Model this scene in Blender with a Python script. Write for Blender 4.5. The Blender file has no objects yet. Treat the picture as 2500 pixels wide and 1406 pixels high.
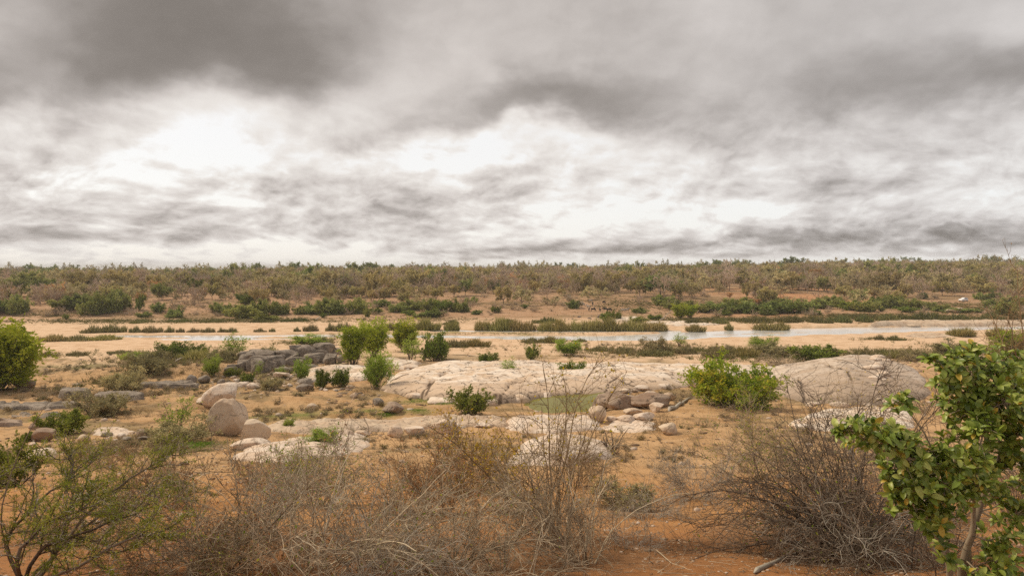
import bpy, math, random
import numpy as np
from mathutils import Vector

# ---------------------------------------------------------------- scene, camera, light
SC = bpy.context.scene
COL = SC.collection
F, CX, HZ, ZC = 1667.0, 1250.0, 655.0, 17.5     # focal length in photo pixels, centre column, horizon row, eye height above the river

cam_data = bpy.data.cameras.new('camera')
cam = bpy.data.objects.new('camera', cam_data)
COL.objects.link(cam)
cam_data.sensor_width = 36.0
cam_data.lens = 36.0 * F / 2500.0
cam_data.shift_y = -(703.0 - HZ) / 2500.0
cam_data.clip_start, cam_data.clip_end = 0.1, 20000.0
cam.location = (0, 0, ZC)
cam.rotation_euler = (math.radians(90), 0, 0)
SC.camera = cam

SUN_EL, SUN_AZ = math.radians(50), math.radians(-62)    # azimuth from +Y towards +X
sun_data = bpy.data.lights.new('sun', 'SUN')
sun_data.energy = 1.5
sun_data.angle = math.radians(10)
sun_data.color = (1.0, 0.86, 0.65)
sun = bpy.data.objects.new('sun', sun_data)
COL.objects.link(sun)
sdir = Vector((math.sin(SUN_AZ) * math.cos(SUN_EL), math.cos(SUN_AZ) * math.cos(SUN_EL), math.sin(SUN_EL)))
sun.rotation_euler = sdir.to_track_quat('Z', 'Y').to_euler()
sun.location = sdir * 60

vs = SC.view_settings
SC.display_settings.display_device = 'sRGB'
vs.view_transform, vs.look, vs.gamma, vs.exposure = 'Standard', 'None', 1.0, 1.06
vs.use_curve_mapping = False
SC.cycles.max_bounces, SC.cycles.diffuse_bounces, SC.cycles.glossy_bounces = 6, 3, 2
SC.cycles.transmission_bounces, SC.cycles.transparent_max_bounces = 2, 4
SC.cycles.use_denoising = False


class G:
    """Small helper for building node graphs."""
    def __init__(self, tree):
        self.t, self.n = tree, tree.nodes
    def link(self, a, b):
        self.t.links.new(a, b)
    def put(self, sock, v):
        if isinstance(v, bpy.types.NodeSocket):
            self.link(v, sock)
        elif v is not None:
            sock.default_value = v
    def math(self, op, a, b=None, c=None, clamp=False):
        q = self.n.new('ShaderNodeMath'); q.operation = op; q.use_clamp = clamp
        for s, v in zip(q.inputs, (a, b, c)):
            self.put(s, v)
        return q.outputs[0]
    def vmath(self, op, a, b=None):
        q = self.n.new('ShaderNodeVectorMath'); q.operation = op
        self.put(q.inputs[0], a); self.put(q.inputs[1], b)
        return q.outputs['Value'] if op in ('DOT_PRODUCT', 'LENGTH') else q.outputs[0]
    def xyz(self, x, y, z):
        q = self.n.new('ShaderNodeCombineXYZ')
        for s, v in zip(q.inputs, (x, y, z)):
            self.put(s, v)
        return q.outputs[0]
    def sep(self, v):
        q = self.n.new('ShaderNodeSeparateXYZ'); self.link(v, q.inputs[0]); return q.outputs
    def noise(self, vec, scale, detail=4.0, rough=0.5, dist=0.0, typ='FBM', color=False, lac=2.0):
        q = self.n.new('ShaderNodeTexNoise'); q.noise_dimensions = '3D'
        try:
            q.noise_type = typ
        except Exception:
            pass
        if vec is not None:
            self.link(vec, q.inputs['Vector'])
        q.inputs['Scale'].default_value = scale; q.inputs['Detail'].default_value = detail
        q.inputs['Roughness'].default_value = rough; q.inputs['Distortion'].default_value = dist
        q.inputs['Lacunarity'].default_value = lac
        return q.outputs['Color' if color else 'Fac']
    def ramp(self, fac, stops, interp='LINEAR'):
        q = self.n.new('ShaderNodeValToRGB'); q.color_ramp.interpolation = interp
        e = q.color_ramp.elements
        while len(e) < len(stops):
            e.new(0.5)
        for el, (p, c) in zip(e, stops):
            el.position = p
            el.color = (c, c, c, 1) if isinstance(c, (int, float)) else (*c, 1)
        self.link(fac, q.inputs[0])
        return q.outputs[0]
    def smooth(self, v, a, b):
        q = self.n.new('ShaderNodeMapRange'); q.interpolation_type = 'SMOOTHSTEP'
        self.put(q.inputs[0], v); q.inputs[1].default_value = a; q.inputs[2].default_value = b
        return q.outputs[0]
    def mix(self, fac, a, b, mode='MIX'):
        q = self.n.new('ShaderNodeMix'); q.data_type = 'RGBA'; q.blend_type = mode
        ins = [s for s in q.inputs if s.enabled]
        self.put(ins[0], fac)
        for s, v in ((ins[1], a), (ins[2], b)):
            self.put(s, (*v, 1) if isinstance(v, tuple) and len(v) == 3 else v)
        return [s for s in q.outputs if s.enabled][0]
    def attr(self, name, out='Color'):
        q = self.n.new('ShaderNodeAttribute'); q.attribute_name = name; return q.outputs[out]
    def bump(self, h, strength, dist, normal=None):
        q = self.n.new('ShaderNodeBump'); self.put(q.inputs['Height'], h)
        q.inputs['Strength'].default_value = strength; q.inputs['Distance'].default_value = dist
        if normal is not None:
            self.link(normal, q.inputs['Normal'])
        return q.outputs[0]


# overcast sky: Nishita blue behind broken cloud
world = bpy.data.worlds.new('World'); SC.world = world; world.use_nodes = True
world.cycles.sampling_method = 'NONE'
g = G(world.node_tree); g.n.clear()
tc = g.n.new('ShaderNodeTexCoord').outputs['Generated']
d = g.vmath('NORMALIZE', tc)
dx, dy, dz = g.sep(d)
zz = g.math('MAXIMUM', dz, 0.0)
P = g.xyz(g.math('MULTIPLY', dx, 4.0), g.math('MULTIPLY', dy, 4.0), g.math('MULTIPLY_ADD', zz, 3.4, g.math('LOGARITHM', g.math('ADD', zz, 0.10), 2.7183)))
az = g.math('ARCTAN2', dx, dy)
wn = g.vmath('SUBTRACT', g.noise(P, 1.0, 5, 0.52, 0.0, color=True), (0.5, 0.5, 0.5))
# directions, with the ragged edges that wind gives a bank of cloud
V = g.vmath('ADD', g.xyz(az, dz, 0.0), g.vmath('MULTIPLY', wn, g.xyz(0.30, g.math('MULTIPLY', g.math('ADD', zz, 0.03), 0.85), 0.0)))
banks = [  # px, py, rx, ry, thickness
    (600, 40, 380, 150, 0.42), (330, 130, 250, 90, 0.16), (800, 150, 170, 60, 0.20), (0, 250, 170, 90, 0.34), (20, 90, 200, 110, 0.10),
    (430, 345, 240, 100, -0.30), (150, 330, 190, 60, -0.13), (560, 235, 200, 36, -0.16), (830, 290, 200, 60, -0.06),
    (1330, 315, 230, 50, 0.32), (1080, 355, 220, 26, 0.16), (1560, 270, 200, 60, 0.14), (960, 110, 170, 100, -0.10),
    (2080, 235, 240, 70, 0.24), (2440, 220, 150, 50, 0.30), (1850, 110, 330, 120, 0.12), (2400, 60, 180, 90, -0.06), (1250, 150, 200, 100, 0.0),
    (1080, 415, 260, 28, -0.34), (1340, 385, 250, 26, -0.22), (1540, 490, 170, 50, -0.28), (1300, 555, 150, 26, -0.26), (1780, 538, 95, 28, -0.34),
    (1180, 470, 300, 24, 0.10), (1450, 440, 200, 16, 0.08), (1760, 470, 220, 26, 0.10), (2150, 350, 240, 40, -0.04), (2400, 420, 200, 40, -0.03),
    (250, 500, 150, 36, 0.14), (30, 530, 90, 40, 0.18), (400, 580, 150, 14, 0.30), (480, 603, 60, 8, 0.16), (650, 420, 70, 80, 0.14), (690, 550, 160, 22, 0.12),
    (180, 620, 420, 26, -0.18), (850, 605, 280, 22, -0.18), (520, 500, 130, 26, -0.14),
    (1960, 590, 560, 20, 0.36), (1330, 606, 260, 9, 0.34), (2300, 560, 240, 26, 0.16), (2200, 500, 160, 24, -0.16), (2420, 480, 90, 30, -0.10),
    (1700, 641, 1300, 11, -0.34),
]
mass = 0.0
for px, py, rx, ry, amp in banks:
    a0 = math.atan((px - CX) / F); e0 = (HZ - py) / F / math.sqrt(1 + ((px - CX) / F) ** 2 + ((HZ - py) / F) ** 2)
    q = g.n.new('ShaderNodeVectorMath'); q.operation = 'MULTIPLY_ADD'
    g.link(V, q.inputs[0]); q.inputs[1].default_value = (F / rx, F / ry, 0); q.inputs[2].default_value = (-a0 * F / rx, -e0 * F / ry, 0)
    dd = g.vmath('DOT_PRODUCT', q.outputs[0], q.outputs[0])
    mass = g.math('MULTIPLY_ADD', g.math('POWER', 0.36788, dd), amp, mass)
# broken cloud texture: soft rolls above, heaped puffs with bright tops and flat grey bases lower down
PW = g.vmath('ADD', P, g.vmath('MULTIPLY', wn, (0.55, 0.55, 0.35)))
low = g.smooth(zz, 0.27, 0.05)
n1 = g.noise(PW, 0.8, 4, 0.45)
n2 = g.noise(PW, 2.4, 6, 0.50)
n2b = g.noise(g.vmath('ADD', PW, (-0.03, 0.0, 0.10)), 2.4, 5, 0.50)      # the same cloud a little higher up
heap = g.smooth(n2, 0.44, 0.56)
thick = g.math('MULTIPLY_ADD', g.math('SUBTRACT', n1, 0.5), 0.46, g.math('MULTIPLY_ADD', g.smooth(zz, 0.14, 0.36), 0.15, 0.255))
thick = g.math('MULTIPLY_ADD', g.math('SUBTRACT', n2, 0.5), 0.16, thick)
thick = g.math('MULTIPLY_ADD', heap, g.math('MULTIPLY_ADD', low, 0.09, 0.03), thick)
top = g.math('SUBTRACT', n2b, n2)
thick = g.math('MULTIPLY_ADD', top, g.math('MULTIPLY_ADD', low, 1.5, 0.25), thick)
n3 = g.noise(PW, 5.6, 5, 0.52); n3b = g.noise(g.vmath('ADD', PW, (-0.02, 0.0, 0.05)), 5.6, 4, 0.52)
thick = g.math('MULTIPLY_ADD', g.smooth(n3, 0.45, 0.56), g.math('MULTIPLY', low, 0.07), thick)
thick = g.math('MULTIPLY_ADD', g.math('SUBTRACT', n3b, n3), g.math('MULTIPLY_ADD', low, 0.8, 0.08), thick)
thick = g.math('ADD', g.math('SUBTRACT', thick, g.math('MULTIPLY', low, 0.105)), mass)
cl = g.ramp(thick, [(0.0, (0.97, 0.935, 0.89)), (0.16, (0.84, 0.795, 0.752)), (0.36, (0.66, 0.61, 0.575)), (0.56, (0.455, 0.415, 0.388)), (0.80, (0.275, 0.246, 0.224)), (1.0, (0.205, 0.182, 0.163))])
cool = g.math('MULTIPLY', g.smooth(az, -0.1, 0.75), 0.55)     # the other end of the sky is cooler
cl = g.mix(cool, cl, g.mix(1.0, cl, (0.95, 1.0, 1.055), 'MULTIPLY'))
sky = g.n.new('ShaderNodeTexSky'); sky.sky_type = 'NISHITA'; sky.sun_disc = False
sky.sun_elevation = SUN_EL; sky.sun_rotation = SUN_AZ; sky.altitude = 300; sky.dust_density = 2.0
cover = g.math('SUBTRACT', 1.0, g.math('MULTIPLY', g.smooth(thick, 0.18, -0.05), 0.12))
SKY_STRENGTH = 0.1
cl10 = g.vmath('MULTIPLY', cl, (0.475 / SKY_STRENGTH,) * 3)
bg = g.n.new('ShaderNodeBackground'); bg.inputs['Strength'].default_value = SKY_STRENGTH
g.link(g.mix(cover, sky.outputs[0], cl10), bg.inputs['Color'])
out = g.n.new('ShaderNodeOutputWorld'); g.link(bg.outputs[0], out.inputs[0])

# ---------------------------------------------------------------- numeric helpers
RNG = np.random.default_rng(7)

def _hash(ix, iy, iz, seed):
    h = (ix * 374761393 + iy * 668265263 + iz * 2147483647 + seed * 1274126177).astype(np.int64) & 0xFFFFFFFF
    h = ((h ^ (h >> 13)) * 1274126177) & 0xFFFFFFFF
    h = ((h ^ (h >> 16)) * 2246822519) & 0xFFFFFFFF
    return ((h ^ (h >> 15)) & 0xFFFF) / 65535.0

def vnoise(x, y, z=None, seed=0):
    """value noise in 0..1"""
    x = np.asarray(x, float); y = np.asarray(y, float)
    z = np.zeros_like(x) if z is None else np.asarray(z, float)
    ix, iy, iz = np.floor(x).astype(np.int64), np.floor(y).astype(np.int64), np.floor(z).astype(np.int64)
    fx, fy, fz = x - ix, y - iy, z - iz
    fx, fy, fz = (t * t * t * (t * (t * 6 - 15) + 10) for t in (fx, fy, fz))
    r = 0
    for a in (0, 1):
        for b in (0, 1):
            for c in (0, 1):
                w = (fx if a else 1 - fx) * (fy if b else 1 - fy) * (fz if c else 1 - fz)
                r = r + w * _hash(ix + a, iy + b, iz + c, seed)
    return r

def vnoise2(x, y, seed=0):
    ix, iy = np.floor(x).astype(np.int64), np.floor(y).astype(np.int64)
    fx, fy = x - ix, y - iy
    fx, fy = (t * t * t * (t * (t * 6 - 15) + 10) for t in (fx, fy))
    o = np.zeros_like(ix)
    return ((1 - fx) * (1 - fy) * _hash(ix, iy, o, seed) + fx * (1 - fy) * _hash(ix + 1, iy, o, seed)
            + (1 - fx) * fy * _hash(ix, iy + 1, o, seed) + fx * fy * _hash(ix + 1, iy + 1, o, seed))

def fbm(x, y, octv=4, seed=0, gain=0.5):
    """fractal noise, about -1..1"""
    r, a, t = 0, 1.0, 0
    x = np.asarray(x, float); y = np.asarray(y, float)
    for i in range(octv):
        r = r + a * (vnoise2(x * 2 ** i + 17.3 * i, y * 2 ** i - 9.1 * i, seed + i) * 2 - 1); t += a; a *= gain
    return r / t

def fbm3(p, octv=4, seed=0, gain=0.5):
    r, a, t = 0, 1.0, 0
    for i in range(octv):
        q = p * 2 ** i + 11.7 * i
        r = r + a * (vnoise(q[:, 0], q[:, 1], q[:, 2], seed + i) * 2 - 1); t += a; a *= gain
    return r / t

def sstep(v, a, b):
    t = np.clip((v - a) / (b - a), 0, 1)
    return t * t * (3 - 2 * t)

# ---------------------------------------------------------------- the valley: height of the ground at (X, Y)
def profile(pts):
    y, dr = np.array(pts, float).T
    q = np.linspace(0, 1, 4000) ** 2 * 4000
    v = np.interp(q, y, dr)
    # soften the corners over a width that grows with distance
    s = np.asarray(v)
    for _ in range(40):
        s = np.concatenate(([s[0]], (s[:-2] + 2 * s[1:-1] + s[2:]) / 4, [s[-1]]))
    return q, s
NEAR = [(0, 2.2), (4, 2.6), (7, 3.2), (9, 3.8), (12, 4.6), (18, 6.1), (26, 8.0), (36, 10.0), (45, 11.4), (55, 12.7), (65, 13.7), (80, 14.9), (95, 15.7),
        (110, 16.2), (130, 16.7), (150, 17.05), (165, 17.3), (205, 17.3)]
PL = profile(NEAR + [(228, 17.1), (241, 17.0), (252, 14.7), (280, 13.6), (320, 12.6), (400, 12.2), (500, 12.0), (650, 11.6), (800, 11.2), (900, 12.0), (1300, 14), (3000, 45), (4000, 60)])
PM = profile(NEAR + [(228, 17.1), (245, 16.7), (270, 15.6), (300, 14.2), (340, 12.7), (400, 11.4), (500, 10.6), (650, 9.4), (800, 8.6), (900, 9.2), (1300, 12), (3000, 40), (4000, 55)])
PR = profile(NEAR + [(228, 17.0), (240, 16.6), (270, 15.8), (300, 14.6), (330, 13.2), (400, 10.4), (500, 7.6), (650, 4.4), (800, 2.0), (900, 2.2), (1300, 4), (3000, 30), (4000, 40)])
WATER_Z = 0.0

# edges of the running water, as photo columns and rows on the river's level (upper edge, lower edge)
CHANNELS = [
    ([230, 300, 420, 560, 700, 830, 960, 1100, 1250, 1400, 1520, 1640, 1800, 1960, 2100, 2300, 2500, 2900],
     [822, 819.5, 819, 818.5, 817.5, 817, 817, 818.5, 820.5, 820.5, 819.5, 812, 807, 801.5, 799, 797.5, 796.5, 794],
     [823, 824.5, 824.5, 824.5, 823.5, 824, 824.5, 826, 829, 830.5, 831.5, 832, 823, 820.5, 815, 808.5, 803.5, 800]),
    ([360, 450, 600, 720, 780], [828, 826.6, 826, 826.2, 828], [828, 831, 830.8, 830, 828]),
    ([1010, 1080, 1200, 1400, 1560, 1660], [808.5, 807.3, 807, 807.6, 808, 808.6], [808.5, 810.0, 810.5, 811.4, 813, 813.5]),
]
# low bars of sand and mud that lie in the running water
BARS = [([1640, 1760, 1900, 2050], [818.5, 816.5, 812.5, 809.5], [818.5, 818.6, 814.4, 809.5]), ([1700, 1800, 1960], [824, 823, 821.5], [824, 825, 821.5]), ([1960, 2060, 2150], [807.5, 805.2, 804], [807.5, 806.6, 804]),
        ([2060, 2160, 2300], [812.5, 811, 809], [812.5, 813.5, 812]), ([2180, 2260, 2330], [802.8, 801.6, 801.0], [802.8, 803.2, 801.0])]
POOL = (5.6, 73.4, 4.1, 4.9, ZC - 14.62)       # centre, half-axes, level of the still green pool below the granite

BUMPS = [  # photo column, row, half-widths in metres, height
    (430, 985, 5.0, 5.0, 0.9), (500, 905, 9, 7, 0.9), (700, 880, 9, 6, 1.4), (330, 905, 10, 6, 0.8), (910, 962, 4, 3, 0.5), (960, 1005, 6, 4, 0.5),
    (1680, 868, 10, 6, 0.7), (1500, 880, 8, 3, 0.4), (600, 795, 26, 5, 0.7), (230, 800, 18, 5, 0.8), (150, 1000, 6, 5, 0.4), (280, 1010, 4, 3, 0.3),
    (720, 800, 20, 4, 0.5), (1750, 1060, 6, 4, 0.5), (1700, 798, 30, 4, 0.5), (2050, 795, 26, 4, 0.5), (700, 985, 6, 4, -0.5), (620, 1000, 4, 5, -0.4),
]

def rows_of(X, Y, z):
    return CX + F * X / Y, HZ + F * (ZC - z) / Y

_bw = []
def ground(X, Y):
    X = np.asarray(X, float); Y = np.asarray(Y, float)
    Yc = np.maximum(Y, 0.0); Ys = np.maximum(Y, 3.0)
    px = CX + F * X / Ys
    a, b, c = (np.interp(Yc, *q) for q in (PL, PM, PR))
    t = sstep(px + 60 * fbm(X / 40, Y / 30, 2, 3), 480, 900)
    u = sstep(px, 1350, 2150)
    drop = (a * (1 - t) + b * t) * (1 - u) + c * u
    h = ZC - drop
    # undulation
    far = sstep(Y, 225, 300)
    near = 1 - sstep(Y, 20, 60)
    h = h + fbm(X / 9, Y / 9, 3, 11) * (0.32 * sstep(Y, 14, 40) * (1 - sstep(Y, 100, 140)) + 0.10) + fbm(X / 60, Y / 50, 3, 12) * 0.9 * far
    rough = sstep(Y, 26, 45) * (1 - sstep(Y, 105, 135)) * (0.35 + 0.65 * (1 - sstep(px, 900, 1300)))
    h = h + rough * (0.28 * fbm(X / 4.5, Y / 3.2, 3, 21) + 0.10 * np.abs(fbm(X / 1.6, Y / 1.2, 3, 22)))
    h = h + fbm(X / 2.2, Y / 2.2, 3, 13) * (0.10 * (1 - sstep(Y, 60, 150)) + 0.03) + near * fbm(X / 4, Y / 4, 2, 14) * 0.12
    bank = np.exp(-((Y - 246) / 9) ** 2) * (1 - t)
    h = h + bank * fbm(X / 6, Y / 9, 3, 15) * 0.9
    for bx, by, rx, ry, bh in _bw:
        h = h + bh * np.exp(-((X - bx) / rx) ** 2 - ((Y - by) / ry) ** 2)
    # river bed: level sand, cut by the channels
    bed = sstep(Y, 150, 160) * (1 - sstep(Y, 212, 226))
    flat = 0.30 + 0.16 * fbm(X / 16, Y / 5, 3, 16) + 0.10 * fbm(X / 5, Y / 3, 2, 19)
    flat = np.maximum(flat, 0.06) + sum(bh * np.exp(-((X - bx) / rx) ** 2 - ((Y - by) / ry) ** 2) for bx, by, rx, ry, bh in _bw if by > 150)
    h = h * (1 - bed) + flat * bed
    pxw = CX + F * X / Ys; pyw = HZ + F * (ZC - WATER_Z) / Ys
    wob = 1.5 * fbm(X / 9, Y / 6, 3, 17)
    for cxs, up, lo in CHANNELS:
        u0, l0 = np.interp(pxw, cxs, up), np.interp(pxw, cxs, lo)
        inside = np.minimum(pyw - u0, l0 - pyw) + wob * 0.7 * (l0 > u0 + 0.5)
        inside = np.where((pxw < cxs[0]) | (pxw > cxs[-1] + 5), -9, inside)
        m = sstep(inside, -1.1, 0.4)
        h = h * (1 - m) + (-0.25) * m
    for cxs, up, lo in BARS:
        u0, l0 = np.interp(pxw, cxs, up), np.interp(pxw, cxs, lo)
        m = sstep(np.minimum(pyw - u0, l0 - pyw) + wob * 0.3, -0.4, 0.5) * ((pxw > cxs[0]) & (pxw < cxs[-1]))
        h = np.maximum(h, -0.22 + 0.30 * m)
    # pool basin
    r = np.sqrt(((X - POOL[0]) / POOL[2]) ** 2 + ((Y - POOL[1]) / POOL[3]) ** 2) + 0.10 * fbm(X / 2, Y / 2, 2, 18)
    m = sstep(r, 1.0, 1.7)
    h = np.where(r < 1.7, np.minimum(h, POOL[4] + 0.03) * (1 - m) + h * m, h)
    h = np.where(r < 1.0, np.minimum(h, POOL[4] - 0.35 * (1 - r) ** 0.7 * 1.6), h)
    return h

_YS = np.geomspace(3.0, 1500, 420)
def _rows(px, ys):
    return HZ + F * (ZC - ground((px - CX) / F * ys, ys)) / ys
def spot(px, py):
    """the point of the ground that the photo shows at this column and row"""
    rw = _rows(px, _YS)
    ok = rw <= py
    i = max(1, int(np.argmax(ok))) if ok.any() else int(np.searchsorted(_YS, 760.0))
    fy = np.linspace(_YS[i - 1], _YS[i], 9); fr = _rows(px, fy)
    k = fr <= py
    n = max(1, int(np.argmax(k))) if k.any() else 8
    t = (fr[n - 1] - py) / max(fr[n - 1] - fr[n], 1e-9)
    Y = fy[n - 1] + (fy[n] - fy[n - 1]) * min(max(t, 0.0), 1.0)
    X = (px - CX) / F * Y
    return float(X), float(Y), float(ground(np.array([X]), np.array([Y]))[0])

for q in BUMPS:
    X, Y, z = spot(q[0], q[1]); _bw.append((X, Y, q[2], q[3], q[4]))

def at(px, py, Y):
    """the point at depth Y that the photo shows at this column and row"""
    return np.array([(px - CX) / F * Y, Y, ZC - (py - HZ) / F * Y])

# ---------------------------------------------------------------- mesh helpers
def mk(name, V, FC, mats=(), tint=None, smooth=False, color=None, midx=None):
    V = np.ascontiguousarray(V, np.float32); FC = np.ascontiguousarray(FC, np.int32)
    me = bpy.data.meshes.new(name)
    n, k = FC.shape
    me.vertices.add(len(V)); me.vertices.foreach_set('co', V.ravel())
    me.loops.add(n * k); me.loops.foreach_set('vertex_index', FC.ravel())
    me.polygons.add(n); me.polygons.foreach_set('loop_start', np.arange(n, dtype=np.int32) * k)
    if smooth:
        me.polygons.foreach_set('use_smooth', np.ones(n, bool))
    if midx is not None:
        me.polygons.foreach_set('material_index', np.asarray(midx, np.int32))
    me.update(calc_edges=True)
    if tint is not None:
        me.attributes.new('tint', 'FLOAT', 'POINT').data.foreach_set('value', np.ascontiguousarray(tint, np.float32))
    if color is not None:
        c4 = np.ones((len(V), 4), np.float32); c4[:, :3] = color
        me.attributes.new('soil', 'FLOAT_COLOR', 'POINT').data.foreach_set('color', c4.ravel())
    for m in mats:
        me.materials.append(m)
    return me

def link(name, data, parent=None, loc=None, rotz=0.0, scale=None):
    o = bpy.data.objects.new(name, data); COL.objects.link(o)
    if parent is not None:
        o.parent = parent
    if loc is not None:
        o.location = loc
    if rotz:
        o.rotation_euler = (0, 0, rotz)
    if scale is not None:
        o.scale = scale
    return o

def tag(o, label=None, cat=None, group=None, kind=None):
    for k, v in (('label', label), ('category', cat), ('group', group), ('kind', kind)):
        if v:
            o[k] = v
    return o

ORD = ('first second third fourth fifth sixth seventh eighth ninth tenth eleventh twelfth thirteenth fourteenth fifteenth sixteenth seventeenth eighteenth nineteenth twentieth').split()
def ordinal(i):
    if i < 20:
        return ORD[i]
    tens = {2: 'twenty', 3: 'thirty', 4: 'forty', 5: 'fifty', 6: 'sixty', 7: 'seventy', 8: 'eighty', 9: 'ninety'}
    t, u = divmod(i + 1, 10)
    return tens[t] + '-' + ORD[u - 1] if u else {2: 'twentieth', 3: 'thirtieth', 4: 'fortieth', 5: 'fiftieth', 6: 'sixtieth', 7: 'seventieth', 8: 'eightieth', 9: 'ninetieth'}[t]

# ---------------------------------------------------------------- materials
def new_mat(name):
    m = bpy.data.materials.new(name); m.use_nodes = True
    q = G(m.node_tree); q.n.clear()
    return m, q

def finish(q, shader):
    o = q.n.new('ShaderNodeOutputMaterial'); q.link(shader, o.inputs['Surface'])

def principled(q, color, rough=0.8, spec=0.3, normal=None, **kw):
    p = q.n.new('ShaderNodeBsdfPrincipled')
    q.put(p.inputs['Base Color'], (*color, 1) if isinstance(color, tuple) and len(color) == 3 else color)
    q.put(p.inputs['Roughness'], rough); q.put(p.inputs['Specular IOR Level'], spec)
    if normal is not None:
        q.link(normal, p.inputs['Normal'])
    for k, v in kw.items():
        q.put(p.inputs[k.replace('_', ' ')], v)
    return p.outputs[0]

def mat_plain(name, color, rough=0.7, spec=0.3, var=0.25, scale=6.0):
    m, q = new_mat(name)
    co = q.n.new('ShaderNodeTexCoord').outputs['Object']
    n = q.noise(co, scale, 4, 0.6)
    c = q.mix(n, tuple(v * (1 - var) for v in color), tuple(min(1, v * (1 + var)) for v in color))
    finish(q, principled(q, c, rough, spec))
    return m

def mat_leaf(name, stops, trans=0.22, var=0.30, hue=0.03):
    m, q = new_mat(name)
    c = q.ramp(q.attr('tint', 'Fac'), stops)
    rnd = q.n.new('ShaderNodeObjectInfo').outputs['Random']
    hs = q.n.new('ShaderNodeHueSaturation')
    q.link(c, hs.inputs['Color'])
    q.put(hs.inputs['Hue'], q.math('MULTIPLY_ADD', rnd, hue * 2, 0.5 - hue))
    q.put(hs.inputs['Value'], q.math('MULTIPLY_ADD', q.math('FRACT', q.math('MULTIPLY', rnd, 7.31)), var * 2, 1 - var))
    c = hs.outputs[0]
    df = q.n.new('ShaderNodeBsdfDiffuse'); q.link(c, df.inputs[0])
    tr = q.n.new('ShaderNodeBsdfTranslucent'); q.link(c, tr.inputs[0])
    mx = q.n.new('ShaderNodeMixShader'); mx.inputs[0].default_value = trans
    q.link(df.outputs[0], mx.inputs[1]); q.link(tr.outputs[0], mx.inputs[2])
    finish(q, mx.outputs[0])
    return m

def mat_bark(name, dark, pale, var=0.2):
    m, q = new_mat(name)
    c = q.mix(q.attr('tint', 'Fac'), dark, pale)
    rnd = q.n.new('ShaderNodeObjectInfo').outputs['Random']
    hs = q.n.new('ShaderNodeHueSaturation'); q.link(c, hs.inputs['Color'])
    q.put(hs.inputs['Value'], q.math('MULTIPLY_ADD', rnd, var * 2, 1 - var))
    df = q.n.new('ShaderNodeBsdfDiffuse'); q.link(hs.outputs[0], df.inputs[0])
    finish(q, df.outputs[0])
    return m

def mat_ground():
    m, q = new_mat('sandy_soil')
    geo = q.n.new('ShaderNodeNewGeometry').outputs['Position']
    c = q.attr('soil')
    n1 = q.noise(geo, 0.35, 6, 0.62)
    n2 = q.noise(geo, 2.6, 6, 0.66)
    n3 = q.noise(geo, 21.0, 4, 0.7)
    st = q.vmath('MULTIPLY', geo, (0.05, 0.5, 1.0))
    n4 = q.noise(st, 1.0, 6, 0.66)                       # silt lines drawn out along the river
    c = q.mix(q.math('MULTIPLY', q.smooth(n1, 0.46, 0.68), 0.7), c, q.mix(1.0, c, (0.68, 0.60, 0.50), 'MULTIPLY'))
    c = q.mix(q.math('MULTIPLY', q.smooth(n2, 0.52, 0.72), 0.7), c, q.mix(1.0, c, (0.60, 0.52, 0.42), 'MULTIPLY'))
    c = q.mix(q.math('MULTIPLY', q.smooth(n2, 0.45, 0.25), 0.35), c, q.mix(1.0, c, (1.22, 1.17, 1.10), 'MULTIPLY'))
    c = q.mix(q.math('MULTIPLY', q.smooth(n3, 0.52, 0.78), 0.6), c, q.mix(1.0, c, (0.58, 0.50, 0.42), 'MULTIPLY'))
    c = q.mix(q.math('MULTIPLY', q.smooth(n4, 0.52, 0.66), 0.45), c, q.mix(1.0, c, (0.72, 0.64, 0.52), 'MULTIPLY'))
    b = q.bump(n2, 0.5, 0.20)
    b = q.bump(n3, 0.6, 0.03, b)
    finish(q, principled(q, c, 0.95, 0.1, b))
    return m

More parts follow.
